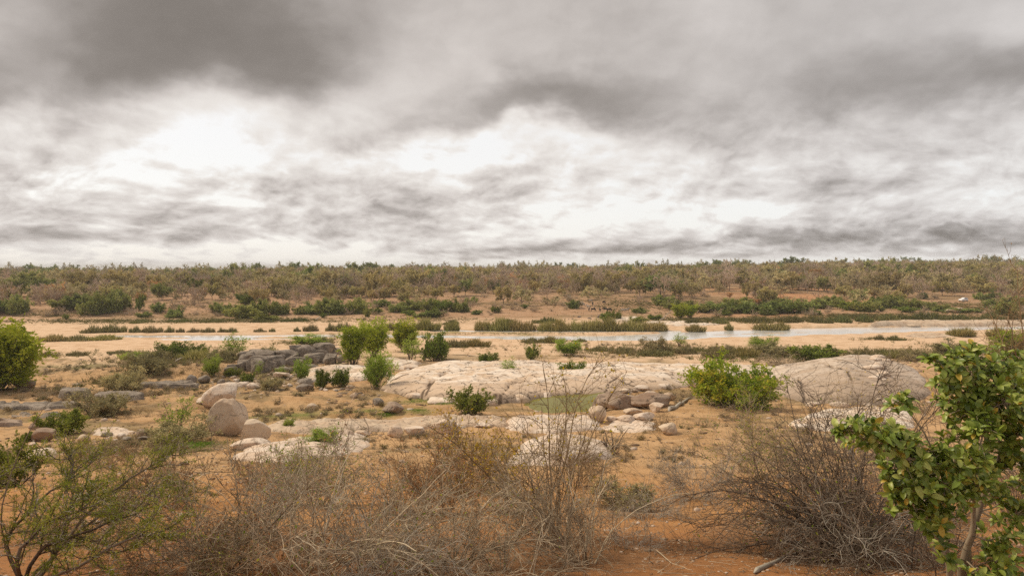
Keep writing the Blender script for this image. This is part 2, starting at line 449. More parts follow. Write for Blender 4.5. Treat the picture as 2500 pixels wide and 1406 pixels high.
def mat_rock(name, pale, mid, stain, scale=1.0, stain_amt=0.6, crack=0.5):
    m, q = new_mat(name)
    geo = q.n.new('ShaderNodeNewGeometry').outputs['Position']
    v = q.vmath('MULTIPLY', geo, (scale, scale, scale))
    n1 = q.noise(v, 0.28, 6, 0.62, 0.3)
    n2 = q.noise(v, 1.7, 7, 0.66)
    n3 = q.noise(v, 14.0, 5, 0.7)
    lay = q.noise(q.vmath('MULTIPLY', v, (0.35, 0.35, 2.6)), 1.0, 6, 0.6, 0.4)
    c = q.mix(q.smooth(n1, 0.36, 0.66), pale, mid)
    c = q.mix(q.math('MULTIPLY', q.smooth(n2, 0.50, 0.72), stain_amt), c, stain)
    c = q.mix(q.math('MULTIPLY', q.smooth(lay, 0.52, 0.70), stain_amt * 0.7), c, stain)
    tf = q.attr('tint', 'Fac')
    c = q.mix(q.math('MULTIPLY', q.smooth(tf, 0.0, 0.5), 0.8), c, tuple(0.72 * a_ + 0.28 * b_ for a_, b_ in zip(mid, stain)))
    c = q.mix(q.smooth(tf, 0.55, 0.95), c, tuple(x * 0.4 for x in stain))
    c = q.mix(q.math('MULTIPLY', q.smooth(n3, 0.58, 0.80), 0.25), c, tuple(x * 0.45 for x in stain))
    c = q.mix(q.math('MULTIPLY', q.smooth(n3, 0.46, 0.26), 0.25), c, tuple(min(0.9, x * 1.18) for x in pale))
    vo = q.n.new('ShaderNodeTexVoronoi'); vo.feature = 'DISTANCE_TO_EDGE'; vo.inputs['Scale'].default_value = 0.33 * scale
    q.link(q.vmath('ADD', geo, q.vmath('MULTIPLY', q.noise(v, 0.9, 5, 0.65, color=True), (2.2, 2.2, 2.2))), vo.inputs['Vector'])
    ck = q.smooth(vo.outputs['Distance'], 0.034, 0.004)
    ck = q.math('MULTIPLY', ck, q.math('MULTIPLY', q.smooth(q.noise(v, 0.6, 3, 0.5), 0.40, 0.52), crack))
    c = q.mix(ck, c, tuple(x * 0.25 for x in stain))
    b = q.bump(q.math('SUBTRACT', n2, q.math('MULTIPLY', ck, 1.5)), 0.45, 0.10)
    b = q.bump(n3, 0.5, 0.02, b)
    finish(q, principled(q, c, 0.9, 0.15, b))
    return m

M = {}
M['ground'] = mat_ground()
M['granite'] = mat_rock('pale_granite', (0.78, 0.68, 0.58), (0.62, 0.46, 0.325), (0.30, 0.20, 0.13), 1.0, 0.55, 0.9)
M['dome'] = mat_rock('weathered_granite', (0.60, 0.50, 0.41), (0.45, 0.34, 0.25), (0.20, 0.145, 0.105), 0.9, 0.75, 0.7)
M['boulder'] = mat_rock('tan_granite', (0.60, 0.48, 0.36), (0.50, 0.36, 0.25), (0.20, 0.15, 0.115), 1.3, 0.42)
M['pale_boulder'] = mat_rock('white_granite', (0.72, 0.61, 0.51), (0.62, 0.47, 0.35), (0.36, 0.25, 0.17), 1.8, 0.4)
M['dark_rock'] = mat_rock('grey_gneiss', (0.33, 0.275, 0.225), (0.21, 0.17, 0.135), (0.065, 0.052, 0.041), 2.4, 0.7, 0.9)
M['brown_rock'] = mat_rock('brown_gneiss', (0.38, 0.29, 0.22), (0.27, 0.18, 0.125), (0.11, 0.075, 0.055), 1.5, 0.65, 0.8)

# ---------------------------------------------------------------- ground sheet
def build_ground():
    ys = [-30, -20, -12, -6, -2, 0, 1.5, 2.5]
    r, y = 0, 3.2
    # rows about 1.7 photo pixels apart, so that near and far get the same care
    yy = np.geomspace(3.2, 900, 60000)
    rw = HZ + F * np.interp(yy, *PM) * -1 * -1 / yy
    keep, last = [], 1e9
    for a, b in zip(yy, rw):
        if b > 1500:
            step = 12
        else:
            step = 1.75
        if last - b >= step or (keep and a / keep[-1] > 1.02):
            keep.append(a); last = b
    ys = np.array(ys + keep + [950, 1050, 1200, 1400, 1700, 2100, 2700, 3400, 4500])
    us = np.concatenate((-np.geomspace(1.7, 1.12, 8), np.linspace(-1.08, 1.08, 350), np.geomspace(1.12, 1.7, 8)))
    X = us[None, :] * (np.maximum(ys, 0)[:, None] + 5.0)
    Y = np.repeat(ys[:, None], len(us), 1)
    Z = ground(X, Y)
    Xr, Yr, Zr = X.ravel(), Y.ravel(), Z.ravel()
    n, k = X.shape
    i = np.arange(n * k).reshape(n, k)
    FC = np.stack((i[:-1, :-1], i[:-1, 1:], i[1:, 1:], i[1:, :-1]), -1).reshape(-1, 4)
    # what the soil is made of, from place to place
    Ys = np.maximum(Yr, 4.0)
    px = CX + F * Xr / Ys
    base = np.interp(Yr, *PM); row = HZ + F * base / Ys
    row = row + 16 * fbm(Xr / 14, Yr / 14, 3, 31) * (1 - sstep(Yr, 150, 260)) + 7 * fbm(Xr / 30, Yr / 12, 3, 32)
    orange, red = np.array((0.46, 0.24, 0.095)), np.array((0.32, 0.15, 0.06))
    tan_, sand = np.array((0.51, 0.325, 0.17)), np.array((0.68, 0.485, 0.325))
    bankc, woodc = np.array((0.43, 0.27, 0.165)), np.array((0.40, 0.265, 0.16))
    dry, green, damp = np.array((0.27, 0.20, 0.105)), np.array((0.13, 0.17, 0.035)), np.array((0.36, 0.265, 0.165))
    def L(c, c2, m):
        return c * (1 - m[:, None]) + c2 * m[:, None]
    c = np.repeat(red[None], len(Xr), 0)
    c = L(c, orange, sstep(row, 1330, 1240))
    c = L(c, tan_, sstep(row, 1215, 1110))
    c = L(c, sand, sstep(row, 925, 868))
    c = L(c, bankc, sstep(row, 790, 766))
    c = L(c, woodc, sstep(row, 728, 704))
    # dry grass and leaf litter in patches
    f1 = fbm(Xr / 11, Yr / 8, 4, 41); f2 = fbm(Xr / 3.2, Yr / 3.2, 4, 42)
    mid = sstep(row, 850, 890) * (1 - sstep(row, 1120, 1180))
    c = L(c, dry, np.clip(sstep(f1 + 0.5 * f2, 0.12, 0.45) * mid * 0.75, 0, 1))
    leftmid = mid * sstep(px, 900, 600)
    c = L(c, dry, np.clip(sstep(f2 + 0.3 * f1, 0.0, 0.4) * leftmid * 0.65, 0, 1))
    c = L(c, np.array((0.17, 0.12, 0.07)), np.clip(sstep(fbm(Xr / 1.3, Yr / 1.3, 3, 47), 0.2, 0.55) * mid * 0.6, 0, 1))
    farm = sstep(row, 800, 770)
    f3 = fbm(Xr / 40, Yr / 14, 4, 43)
    c = L(c, np.array((0.27, 0.185, 0.10)), np.clip(sstep(f3 + 0.4 * f1, 0.02, 0.4) * farm * 0.8, 0, 1))
    c = L(c, np.array((0.52, 0.26, 0.13)), np.clip(sstep(fbm(Xr / 70, Yr / 20, 3, 44), 0.0, 0.35) * farm * sstep(px, 1500, 2000) * 0.7, 0, 1))
    # litter under the near shrubs
    near = sstep(row, 1170, 1260)
    c = L(c, np.array((0.20, 0.115, 0.06)), np.clip(sstep(f2 + 0.5 * f1, 0.05, 0.5) * near * 0.55, 0, 1))
    # damp silt beside the water, weed on the flats
    zz = Zr
    wet = sstep(Yr, 152, 160) * (1 - sstep(Yr, 205, 215))
    c = L(c, damp, np.clip(sstep(zz, 0.14, 0.02) * wet * 0.75, 0, 1))
    flat_weed = np.exp(-((row - 814) / 3.2) ** 2) * sstep(px, 900, 1000) * (1 - sstep(px, 1520, 1620))
    c = L(c, np.array((0.34, 0.27, 0.12)), np.clip(flat_weed * (0.75 + 0.5 * f2), 0, 1))
    for gx, gy, rx, ry, am in ((1045, 975, 70, 9, 1.0), (1095, 984, 50, 7, .8), (900, 1003, 120, 6, .7), (690, 1012, 120, 7, .7), (1020, 1001, 40, 6, .8), (140, 895, 120, 12, .45), (940, 1012, 30, 5, .9)):
        gX, gY, _ = spot(gx, gy); _, gY1, _ = spot(gx, gy - ry); sx = rx * gY / F
        m = np.exp(-((Xr - gX) / sx) ** 2 - ((Yr - gY) / max(abs(gY1 - gY), 0.5)) ** 2)
        c = L(c, green, np.clip(m * am * (0.8 + 0.9 * f2), 0, 1) ** 1.2)
    me = mk('ground', np.stack((Xr, Yr, Zr), 1), FC, [M['ground']], smooth=True, color=c)
    return tag(link('ground', me), 'sandy river valley ground of tan sand and orange soil', None, None, 'structure')
build_ground()

# ---------------------------------------------------------------- water
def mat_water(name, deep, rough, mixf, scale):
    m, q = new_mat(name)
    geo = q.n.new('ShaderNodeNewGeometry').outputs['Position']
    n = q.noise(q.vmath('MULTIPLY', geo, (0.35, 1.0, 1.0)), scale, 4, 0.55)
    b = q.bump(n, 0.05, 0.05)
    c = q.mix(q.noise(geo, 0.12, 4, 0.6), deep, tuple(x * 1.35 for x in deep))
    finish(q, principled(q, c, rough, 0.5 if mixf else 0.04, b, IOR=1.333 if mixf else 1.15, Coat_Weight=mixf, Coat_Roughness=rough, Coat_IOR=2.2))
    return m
M['water'] = mat_water('river_water', (0.76, 0.75, 0.74), 0.20, 1.0, 1.1)  # near-white base colour: part of the bright sky reflection is painted in here
M['pool'] = mat_water('green_pool_water', (0.17, 0.155, 0.045), 0.05, 0.0, 1.4)
def sheet(name, xs, ys, z, mat, label):
    X, Y = np.meshgrid(xs, ys)
    i = np.arange(X.size).reshape(X.shape)
    FC = np.stack((i[:-1, :-1], i[:-1, 1:], i[1:, 1:], i[1:, :-1]), -1).reshape(-1, 4)
    o = link(name, mk(name, np.stack((X.ravel(), Y.ravel(), np.full(X.size, z)), 1), FC, [mat], smooth=True))
    return tag(o, label, None, None, 'structure')
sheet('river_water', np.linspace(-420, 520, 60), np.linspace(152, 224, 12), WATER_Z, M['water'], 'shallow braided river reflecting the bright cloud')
sheet('pool_water', np.linspace(-1.5, 12, 12), np.linspace(65.5, 80.5, 12), POOL[4], M['pool'], 'still green pool below the granite')

# ---------------------------------------------------------------- rocks
def inside_poly(x, y, poly):
    r = np.zeros(x.shape, bool); n = len(poly); j = n - 1
    for i in range(n):
        xi, yi = poly[i]; xj, yj = poly[j]
        with np.errstate(divide='ignore', invalid='ignore'):
            r ^= ((yi > y) != (yj > y)) & (x < (xj - xi) * (y - yi) / (yj - yi + 1e-12) + xi)
        j = i
    return r

def dist_poly(x, y, poly, closed=True):
    best = np.full(x.shape, 1e9); n = len(poly)
    for i in range(n if closed else n - 1):
        ax, ay = poly[i]; bx, by = poly[(i + 1) % n]
        dx, dy = bx - ax, by - ay
        t = np.clip(((x - ax) * dx + (y - ay) * dy) / (dx * dx + dy * dy + 1e-12), 0, 1)
        best = np.minimum(best, np.hypot(x - ax - t * dx, y - ay - t * dy))
    return best

def outcrop(name, poly_px, H, w, mat, label, cat='rock', res=0.35, cracks=(), noise=0.25, seed=1, steps=0.0, group=None, tilt=0.0, back=None, stain=None, flat=2.0, sheets=0.30):
    """bare rock swelling out of the ground: footprint given on the ground by photo columns and rows, height H, rounded edge of width w"""
    poly = [spot(*p)[:2] for p in poly_px]
    a = np.array(poly)
    x0, y0 = a.min(0) - 0.6; x1, y1 = a.max(0) + 0.6
    nx, ny = int((x1 - x0) / res) + 2, int((y1 - y0) / res) + 2
    X, Y = np.meshgrid(np.linspace(x0, x1, nx), np.linspace(y0, y1, ny))
    # ragged outline
    sc = max(1.0, w * 0.8)
    Xj = X + noise * 1.4 * fbm(X / sc, Y / sc, 3, seed + 5); Yj = Y + noise * 1.8 * fbm(X / sc, Y / sc, 3, seed + 6)
    ins = inside_poly(Xj, Yj, poly); dd = dist_poly(Xj, Yj, poly)
    s = np.where(ins, dd, -dd)
    t = np.clip(s / w, 0, 1)
    h = H * (1 - (1 - t) ** flat) ** (1 / flat)
    if back is not None:       # the sheet falls away behind
        h = h * (1 - back * (Y - a[:, 1].min()) / (np.ptp(a[:, 1]) + 1e-6))
    h = h + tilt * (X - a[:, 0].mean()) * t
    h = h + t * (noise * fbm(X / (w + 1.2), Y / (w + 1.2), 4, seed) + noise * 0.25 * fbm(X / 0.9, Y / 0.9, 3, seed + 9))
    if sheets and not steps:   # onion-skin layers that end in low broken edges
        ly = (fbm(X / (w * 1.3 + 1), Y / (w * 0.8 + 1), 4, seed + 31, 0.55) + 1) * 3.2 + h * 0.8
        fr = ly - np.floor(ly)
        h = h + t * sheets * (np.floor(ly) + sstep(fr, 0.90, 0.985) - ly)
    if steps:                  # ledges
        k = np.floor(h / steps + 0.35 * fbm(X / 2, Y / 2, 3, seed + 3)) * steps
        h = np.where(t > 0.02, 0.25 * h + 0.75 * (k + 0.10 * fbm(X / 0.8, Y / 0.8, 2, seed + 4)), h)
    tint = np.zeros_like(X)
    for line, wd, dp in cracks:
        pl = [spot(*p)[:2] for p in line]
        # lines drawn on top of the sheet: move to where the raised surface shows there
        pl = []
        for p in line:
            sx, sy, sz = spot(*p)
            yy = sy; 
            for _ in range(3):
                hh = H * 0.8
                yy = F * (ZC - (float(ground(np.array([(p[0] - CX) / F * yy]), np.array([yy]))[0]) + hh)) / (p[1] - HZ)
            pl.append(((p[0] - CX) / F * yy, yy))
        q = dist_poly(X + 0.22 * fbm(X / 2, Y / 2, 2, seed + 7), Y, pl, False)
        wv_ = wd * (0.55 + 0.75 * fbm(X / 2.5, Y / 2.5, 2, seed + 8)).clip(0.15, 1.2)
        m = sstep(q / wv_, 1.0, 0.2)
        h = h - dp * m * t; tint = np.maximum(tint, m)
    gz = ground(X, Y)
    Z = np.where(s > -0.05, gz + h - 0.06, gz - 0.5)
    keep = s > -0.9 * res * 1.5 - 0.2
    Z = np.where(s <= -0.05, gz - 0.12 - 0.8 * np.clip(-s, 0, 1), Z)
    if stain is not None:
        front = sstep(Y, a[:, 1].min() + 0.62 * np.ptp(a[:, 1]), a[:, 1].min() + 0.15 * np.ptp(a[:, 1]))
        wash = fbm(X / 3.0, Y / 9.0, 4, seed + 21)
        tint = np.maximum(tint, stain * front * (0.50 * sstep(t + 0.5 * wash, 1.0, 0.35) + 0.22 * sstep(t + 0.12 * wash, 0.22, 0.05)).clip(0, 0.75))
    i = np.arange(X.size).reshape(X.shape)
    FC = np.stack((i[:-1, :-1], i[:-1, 1:], i[1:, 1:], i[1:, :-1]), -1).reshape(-1, 4)
    FC = FC[keep.ravel()[FC].all(1)]
    used = np.unique(FC); mp = np.full(X.size, -1); mp[used] = np.arange(len(used))
    V = np.stack((X.ravel(), Y.ravel(), Z.ravel()), 1)[used]
    o = np.array([V[:, 0].mean(), V[:, 1].mean(), V[:, 2].min()])
    me = mk(name, V - o, mp[FC], [mat], tint=tint.ravel()[used], smooth=not steps)
    ob = link(name, me, loc=o)
    return tag(ob, label, cat, group)

_ico = {}
def ico(sub):
    if sub not in _ico:
        import bmesh
        bm = bmesh.new(); bmesh.ops.create_icosphere(bm, subdivisions=sub, radius=1.0)
        v = np.array([x.co[:] for x in bm.verts]); f = np.array([[y.index for y in x.verts] for x in bm.faces]); bm.free()
        _ico[sub] = (v, f)
    return _ico[sub]

def rock_mesh(name, seed, mat, sub=3, rough=0.25, cuts=0, squash=0.75, egg=0.0, smooth=True, edge=2.5, deep=0.45, boxy=0.0):
    """a stone of about unit half-size sitting on z = 0"""
    v, f = ico(sub); v = v.copy()
    r = np.random.default_rng(seed)
    if boxy:
        v = np.sign(v) * np.abs(v) ** boxy; v = v / np.abs(v).max()
    n = fbm3(v * 1.1 + seed * 3.7, 3, seed)
    v = v * (1 + rough * n)[:, None]
    for _ in range(cuts):
        nn = r.normal(size=3); nn[2] *= 0.8; nn /= np.linalg.norm(nn); dcut = r.uniform(deep, deep + 0.4)
        q = v @ nn - dcut
        v = v - np.where(q > 0, q * 0.93, 0)[:, None] * nn
    v = v + (v / np.linalg.norm(v, axis=1)[:, None]) * (0.05 * rough / 0.25 * fbm3(v * edge + 5, 4, seed + 3))[:, None]
    if egg:
        v[:, :2] *= (1 - egg * (v[:, 2] + 0.2))[:, None]
    v[:, 2] *= squash
    v[:, 2] -= v[:, 2].min() * 0.82
    return mk(name, v, f, [mat], tint=np.zeros(len(v)), smooth=smooth)

def put_rock(me, px, py, wpx, hpx, label, group=None, name='boulder', rotz=0.0, depth=None, sink=0.0, tiltx=0.0, cat='boulder'):
    """stand a stone mesh on the ground so that it fills wpx by hpx photo pixels above its foot at (px, py)"""
    X, Y, z = spot(px, py)
    w = wpx * Y / F / 2; hh = hpx * Y / F
    c = np.array([v.co[:] for v in me.vertices]); top = c[:, 2].max(); hx = np.abs(c[:, 0]).max()
    dp = (depth if depth is not None else 0.9) * w
    Y2 = Y + dp * 0.75
    X2 = (px - CX) / F * Y2
    z2 = float(ground(np.array([X2]), np.array([Y2]))[0])
    o = link(name, me, loc=(X2, Y2, min(z, z2) - sink * hh - 0.03), rotz=rotz, scale=(w / hx, dp / hx, hh * (1 + sink) / top))
    o.rotation_euler[0] = tiltx
    return tag(o, label, cat, group)

# the big granite sheets
outcrop('granite_sheet', [(925, 952), (985, 966), (1060, 978), (1150, 987), (1225, 987), (1290, 977), (1345, 969), (1450, 967), (1500, 962), (1560, 956), (1640, 948), (1700, 935),
        (1770, 922), (1860, 912), (1900, 897), (1700, 896), (1500, 893), (1380, 890), (1200, 887), (1100, 883), (1060, 887), (1000, 905), (950, 922)], 2.05, 8.0, M['granite'],
        'broad pale granite sheet swelling out of the sand above the green pool', 'rock sheet', 0.26,
        cracks=(([(1000, 962), (1035, 938), (1075, 915), (1110, 897)], 0.7, 0.5), ([(1075, 913), (1130, 905), (1180, 900), (1240, 896)], 0.5, 0.25), ([(960, 906), (1060, 895), (1120, 884), (1220, 882)], 0.5, 0.2),
                ([(1120, 925), (1160, 928), (1200, 938), (1215, 950)], 0.5, 0.3), ([(1360, 918), (1300, 924), (1250, 930), (1215, 955)], 0.65, 0.6), ([(1440, 895), (1520, 918), (1600, 925), (1640, 940)], 0.5, 0.25),
                ([(1130, 900), (1170, 915), (1200, 918), (1290, 905)], 0.45, 0.2), ([(1450, 940), (1520, 936), (1600, 940)], 0.6, 0.4), ([(1260, 890), (1330, 900), (1420, 897)], 0.5, 0.2), ([(1600, 893), (1660, 905), (1760, 902)], 0.5, 0.2), ([(1020, 905), (1050, 925), (1040, 950)], 0.4, 0.2), ([(1520, 905), (1480, 930), (1430, 950)], 0.45, 0.25)),
        noise=0.34, seed=3, back=0.55, stain=1.0, flat=1.7)
outcrop('granite_dome', [(1868, 905), (1890, 960), (1975, 986), (2080, 992), (2175, 988), (2256, 978), (2270, 940), (2245, 905), (2150, 889), (2000, 889)], 2.9, 13.0, M['dome'],
        'large rounded granite dome behind the big bare shrub', 'rock dome', 0.25, cracks=(([(1890, 930), (1990, 945), (2090, 940)], 0.6, 0.3), ([(2000, 885), (2060, 900), (2080, 920)], 0.5, 0.25), ([(1950, 900), (1960, 930), (1950, 960)], 0.45, 0.2)), noise=0.35, seed=8, stain=1.0, flat=1.45, tilt=0.05)
dome = bpy.data.objects['granite_dome']
outcrop('granite_outcrop', [(1925, 1038), (2000, 1052), (2130, 1058), (2240, 1044), (2225, 1003), (2100, 997), (2000, 1003)], 0.6, 4.0, M['granite'], 'low white granite slab in front of the rounded dome', 'rock slab', 0.25, noise=0.2, seed=12)
outcrop('granite_outcrop', [(640, 1052), (760, 1062), (900, 1052), (1050, 1047), (1240, 1042), (1235, 1022), (1000, 1024), (800, 1028), (670, 1032)], 0.45, 1.2, M['boulder'], 'long thin grey rock shelf running from the boulders towards the pool', 'rock shelf', 0.2, noise=0.25, seed=13)
outcrop('granite_outcrop', [(560, 1120), (700, 1128), (860, 1105), (905, 1085), (900, 1056), (760, 1066), (690, 1082), (600, 1092)], 0.45, 2.6, M['pale_boulder'], 'pale pink slab in front of the two leaning boulders', 'rock slab', 0.2, noise=0.3, seed=14)
outcrop('granite_outcrop', [(1465, 1046), (1530, 1056), (1605, 1050), (1600, 1030), (1500, 1026)], 0.35, 1.6, M['pale_boulder'], 'flat pale slab beside the pool, below the brown rocks', 'rock slab', 0.2, noise=0.15, seed=15)
outcrop('granite_outcrop', [(735, 928), (800, 934), (890, 930), (965, 920), (930, 903), (800, 900), (745, 908)], 0.9, 2.2, M['granite'], 'white cracked slab at the tail end of the granite sheet', 'rock slab', 0.25, cracks=(([(760, 925), (830, 905)], 0.3, 0.3),), noise=0.3, seed=16)
outcrop('granite_outcrop', [(895, 897), (1000, 903), (1030, 888), (960, 880), (900, 884)], 0.8, 1.8, M['granite'], 'small white slab between the bright green bushes', 'rock slab', 0.25, noise=0.25, seed=17)
outcrop('granite_outcrop', [(1240, 1135), (1380, 1140), (1490, 1122), (1500, 1098), (1400, 1088), (1280, 1094)], 0.95, 3.0, M['pale_boulder'], 'rounded white rock back behind the tall yellow-leaved shrub', 'rock', 0.18, noise=0.2, seed=18)
outcrop('granite_outcrop', [(1240, 1052), (1340, 1060), (1470, 1050), (1460, 1022), (1320, 1018), (1240, 1026)], 0.45, 1.2, M['pale_boulder'], 'pink and white rock lip holding back the green pool', 'rock slab', 0.2, noise=0.3, seed=19)
outcrop('granite_outcrop', [(225, 1062), (300, 1068), (330, 1056), (290, 1042), (235, 1046)], 0.25, 0.9, M['pale_boulder'], 'flat pink flake of rock in the sand below the dark green shrub', 'rock slab', 0.15, noise=0.15, seed=20)
outcrop('granite_outcrop', [(2120, 797), (2200, 800), (2350, 799), (2520, 797), (2700, 796), (2700, 788), (2400, 785), (2180, 787)], 1.0, 2.5, M['boulder'], 'long pink rock bench on the far side of the river', 'rock bench', 0.7, noise=0.4, seed=22)
outcrop('granite_outcrop', [(1470, 786), (1520, 788), (1570, 786), (1560, 778), (1490, 777)], 1.1, 2.0, M['granite'], 'pale rock hump behind the tall reeds across the river', 'rock', 0.5, noise=0.4, seed=23)
outcrop('granite_outcrop', [(1560, 793), (1640, 796), (1760, 793), (1700, 786), (1580, 786)], 0.5, 2.0, M['granite'], 'low white rock beside the end of the reeds', 'rock', 0.5, noise=0.3, seed=24)
outcrop('granite_outcrop', [(2205, 822), (2260, 826), (2330, 822), (2300, 815), (2230, 815)], 0.5, 2.0, M['boulder'], 'low tan rock in the river bed near the round reed clump', 'rock', 0.4, noise=0.3, seed=25)
# pale vein that crosses the dome: a rib of broken blocks, part of the dome
vm = [rock_mesh('vein_block', 300 + i, M['pale_boulder'], 2, 0.3, 3, 0.7, smooth=False) for i in range(3)]
def surf_z(ob, x, y):
    v = np.array([q.co[:] for q in ob.data.vertices]) + np.array(ob.location)
    k = np.argmin((v[:, 0] - x) ** 2 + (v[:, 1] - y) ** 2)
    return v[k, 2]
_p0, _p1 = spot(2166, 989), spot(2140, 894)
for i in range(46):
    t = RNG.random()
    x = _p0[0] * (1 - t) + _p1[0] * t + RNG.normal() * 0.55; y = _p0[1] * (1 - t) + _p1[1] * t
    s = 0.25 + 0.75 * RNG.random() ** 2
    o = link('vein_block', vm[i % 3], dome, rotz=RNG.uniform(0, 6), scale=(s, s * RNG.uniform(0.7, 1.3), s * 0.5))
    o.location = Vector((x, y, surf_z(dome, x, y) - s * 0.10)) - dome.location

# plates of rock split from the sheets
plate = [rock_mesh('granite_plate', 600 + i, M['granite' if i % 2 else 'pale_boulder'], 3, 0.16, 6, 0.30, smooth=False, edge=4.0, deep=0.55, boxy=0.45) for i in range(5)]
PLATES = sorted([(955, 958, 40, 10), (1010, 972, 46, 10), (1075, 984, 50, 10), (1130, 990, 40, 9), (1195, 990, 46, 12), (1262, 982, 50, 14), (1330, 972, 40, 10), (1500, 960, 60, 12), (1555, 955, 50, 12), (1610, 948, 56, 12), (760, 930, 50, 12), (800, 934, 40, 12), (850, 930, 46, 12), (895, 928, 40, 10), (925, 902, 40, 12), (965, 900, 46, 14), (1000, 902, 36, 12),
                 (1660, 940, 50, 10), (1720, 930, 40, 10), (690, 1045, 46, 8), (760, 1050, 50, 8), (850, 1048, 50, 9), (940, 1046, 46, 8), (1120, 1046, 50, 9), (1180, 1044, 40, 8), (640, 1100, 50, 9), (720, 1110, 56, 9), (790, 1106, 40, 8), (1960, 1048, 40, 9), (2060, 1056, 50, 9), (2150, 1054, 40, 8), (1985, 992, 40, 9), (2050, 994, 46, 9), (2120, 992, 36, 8)])
for i, (a, b, w, h) in enumerate(PLATES):
    put_rock(plate[i % 5], a, b, w * RNG.uniform(0.8, 1.3), h * RNG.uniform(0.7, 1.3), f'flat pale plate of split rock along the granite edges, {ordinal(i)} from left', 'split plates of the granite', rotz=RNG.uniform(-0.5, 0.5), depth=0.9, name='granite_plate', cat='rock plate', sink=0.25)
# boulders
put_rock(rock_mesh('boulder', 51, M['boulder'], 5, 0.24, 4, 0.95, 0.30), 556, 1066, 98, 92, 'tall egg-shaped tan boulder leaning beside a lower one', rotz=0.5, depth=0.8)
put_rock(rock_mesh('boulder', 52, M['boulder'], 5, 0.28, 4, 0.7), 614, 1080, 104, 60, 'low dark-topped boulder resting against the egg-shaped one', rotz=2.2, depth=0.8)
put_rock(rock_mesh('boulder', 53, M['pale_boulder'], 5, 0.2, 5, 0.6), 541, 1002, 92, 64, 'pale whitish flat-faced boulder behind the egg-shaped one', rotz=0.3, depth=0.9)
put_rock(rock_mesh('boulder', 54, M['pale_boulder'], 4, 0.15, 3, 0.4), 500, 987, 46, 16, 'small flat pale stone at the foot of the whitish boulder', rotz=1.0)
put_rock(rock_mesh('boulder', 55, M['pale_boulder'], 4, 0.2, 2, 0.5), 612, 1098, 96, 24, 'long low pale rock just in front of the dark-topped boulder', rotz=0.1)
put_rock(rock_mesh('boulder', 56, M['boulder'], 4, 0.16, 1, 0.8), 1457, 1032, 50, 40, 'round tan boulder on the edge of the green pool', rotz=0.8)
put_rock(rock_mesh('boulder', 57, M['boulder'], 4, 0.2, 3, 0.7), 1630, 1062, 48, 28, 'lone grey-tan boulder in the sand beside a dry twig heap', rotz=1.9)
for i, (a, b, w, h, mt, lb) in enumerate([
        (1520, 1000, 130, 36, 'brown_rock', 'large ribbed brown rock above the pool'), (1590, 996, 110, 34, 'brown_rock', 'sloping dark brown rock with a pale white cap behind'),
        (1462, 1004, 52, 40, 'brown_rock', 'narrow knobbly brown rock standing at the pool end'), (1588, 976, 46, 22, 'pale_boulder', 'white-topped rock on the brown rock pile'),
        (1500, 982, 90, 24, 'brown_rock', 'flat tan rock where the granite meets the brown rocks'), (1632, 978, 40, 20, 'boulder', 'rounded grey rock at the end of the brown rock pile'),
        (1545, 1016, 48, 20, 'boulder', 'rounded rock by the small second puddle'), (1605, 1006, 40, 22, 'pale_boulder', 'pinkish round rock by the fallen pale log'),
        (1530, 1034, 56, 18, 'pale_boulder', 'pale pink rock at the front of the rock pile'), (1575, 1026, 60, 18, 'pale_boulder', 'wide pale rock at the front of the rock pile'),
        (1495, 1030, 30, 14, 'pale_boulder', 'small pale rock beside the round tan boulder')]):
    put_rock(rock_mesh('boulder', 70 + i, M[mt], 4, 0.3, 3, 0.5), a, b, w, h, lb, 'rock pile beside the green pool', rotz=RNG.uniform(-.4, .4), depth=0.7)
for i, (a, b, w, h, mt, lb) in enumerate([
        (104, 1078, 58, 32, 'brown_rock', 'flat-faced grey block lying in the sand below the dark green shrub'), (92, 1050, 40, 20, 'brown_rock', 'pointed brown stone just above the flat-faced grey block'),
        (98, 1132, 76, 36, 'pale_boulder', 'smooth pale rock hump behind the thorn bush'), (262, 1066, 30, 12, 'dark_rock', 'small grey stone below the pink rock flake'),
        (293, 1072, 28, 16, 'pale_boulder', 'small pink stone next to the grey flakes'), (345, 1066, 34, 18, 'brown_rock', 'small wedge of brown rock on the sand'), (350, 1074, 30, 9, 'dark_rock', 'thin grey flake lying on the sand'),
        (308, 1074, 26, 9, 'dark_rock', 'thin grey flake beside the pink stone'), (205, 1080, 34, 20, 'boulder', 'tan stone half buried among dry twigs'), (58, 948, 60, 26, 'brown_rock', 'brown rock by the big bright green bush'),
        (762, 1004, 28, 20, 'boulder', 'lone pale stone on the bare ground right of the boulders'), (958, 1008, 52, 26, 'brown_rock', 'pointed rock with a dark tail near the green weed'), (920, 990, 34, 18, 'dark_rock', 'dark angular stone on the bare ground'),
        (865, 972, 24, 14, 'boulder', 'rounded tan stone below the feathery green bush'), (965, 1068, 40, 32, 'pale_boulder', 'pointed pale stone on the rock shelf'), (1085, 1060, 70, 36, 'pale_boulder', 'large pale rock behind the yellow-leaved shrub'),
        (1010, 1064, 54, 22, 'pale_boulder', 'low pale pink stone on the rock shelf'), (835, 1072, 60, 22, 'pale_boulder', 'low whitish stone on the rock shelf'),
        (885, 1064, 40, 16, 'granite', 'white stone chip on the rock shelf'), (745, 955, 46, 18, 'dark_rock', 'flat grey slab stone below the bright upright sapling'), (745, 942, 40, 18, 'dark_rock', 'dark split stone below the bright upright sapling')]):
    put_rock(rock_mesh('boulder', 110 + i, M[mt], 4, 0.22, 5, 0.55, smooth=(i % 3 != 0)), a, b, w, h, lb, 'loose stones on the near bank', rotz=RNG.uniform(-.5, .5), depth=0.8, name='stone', cat='stone')
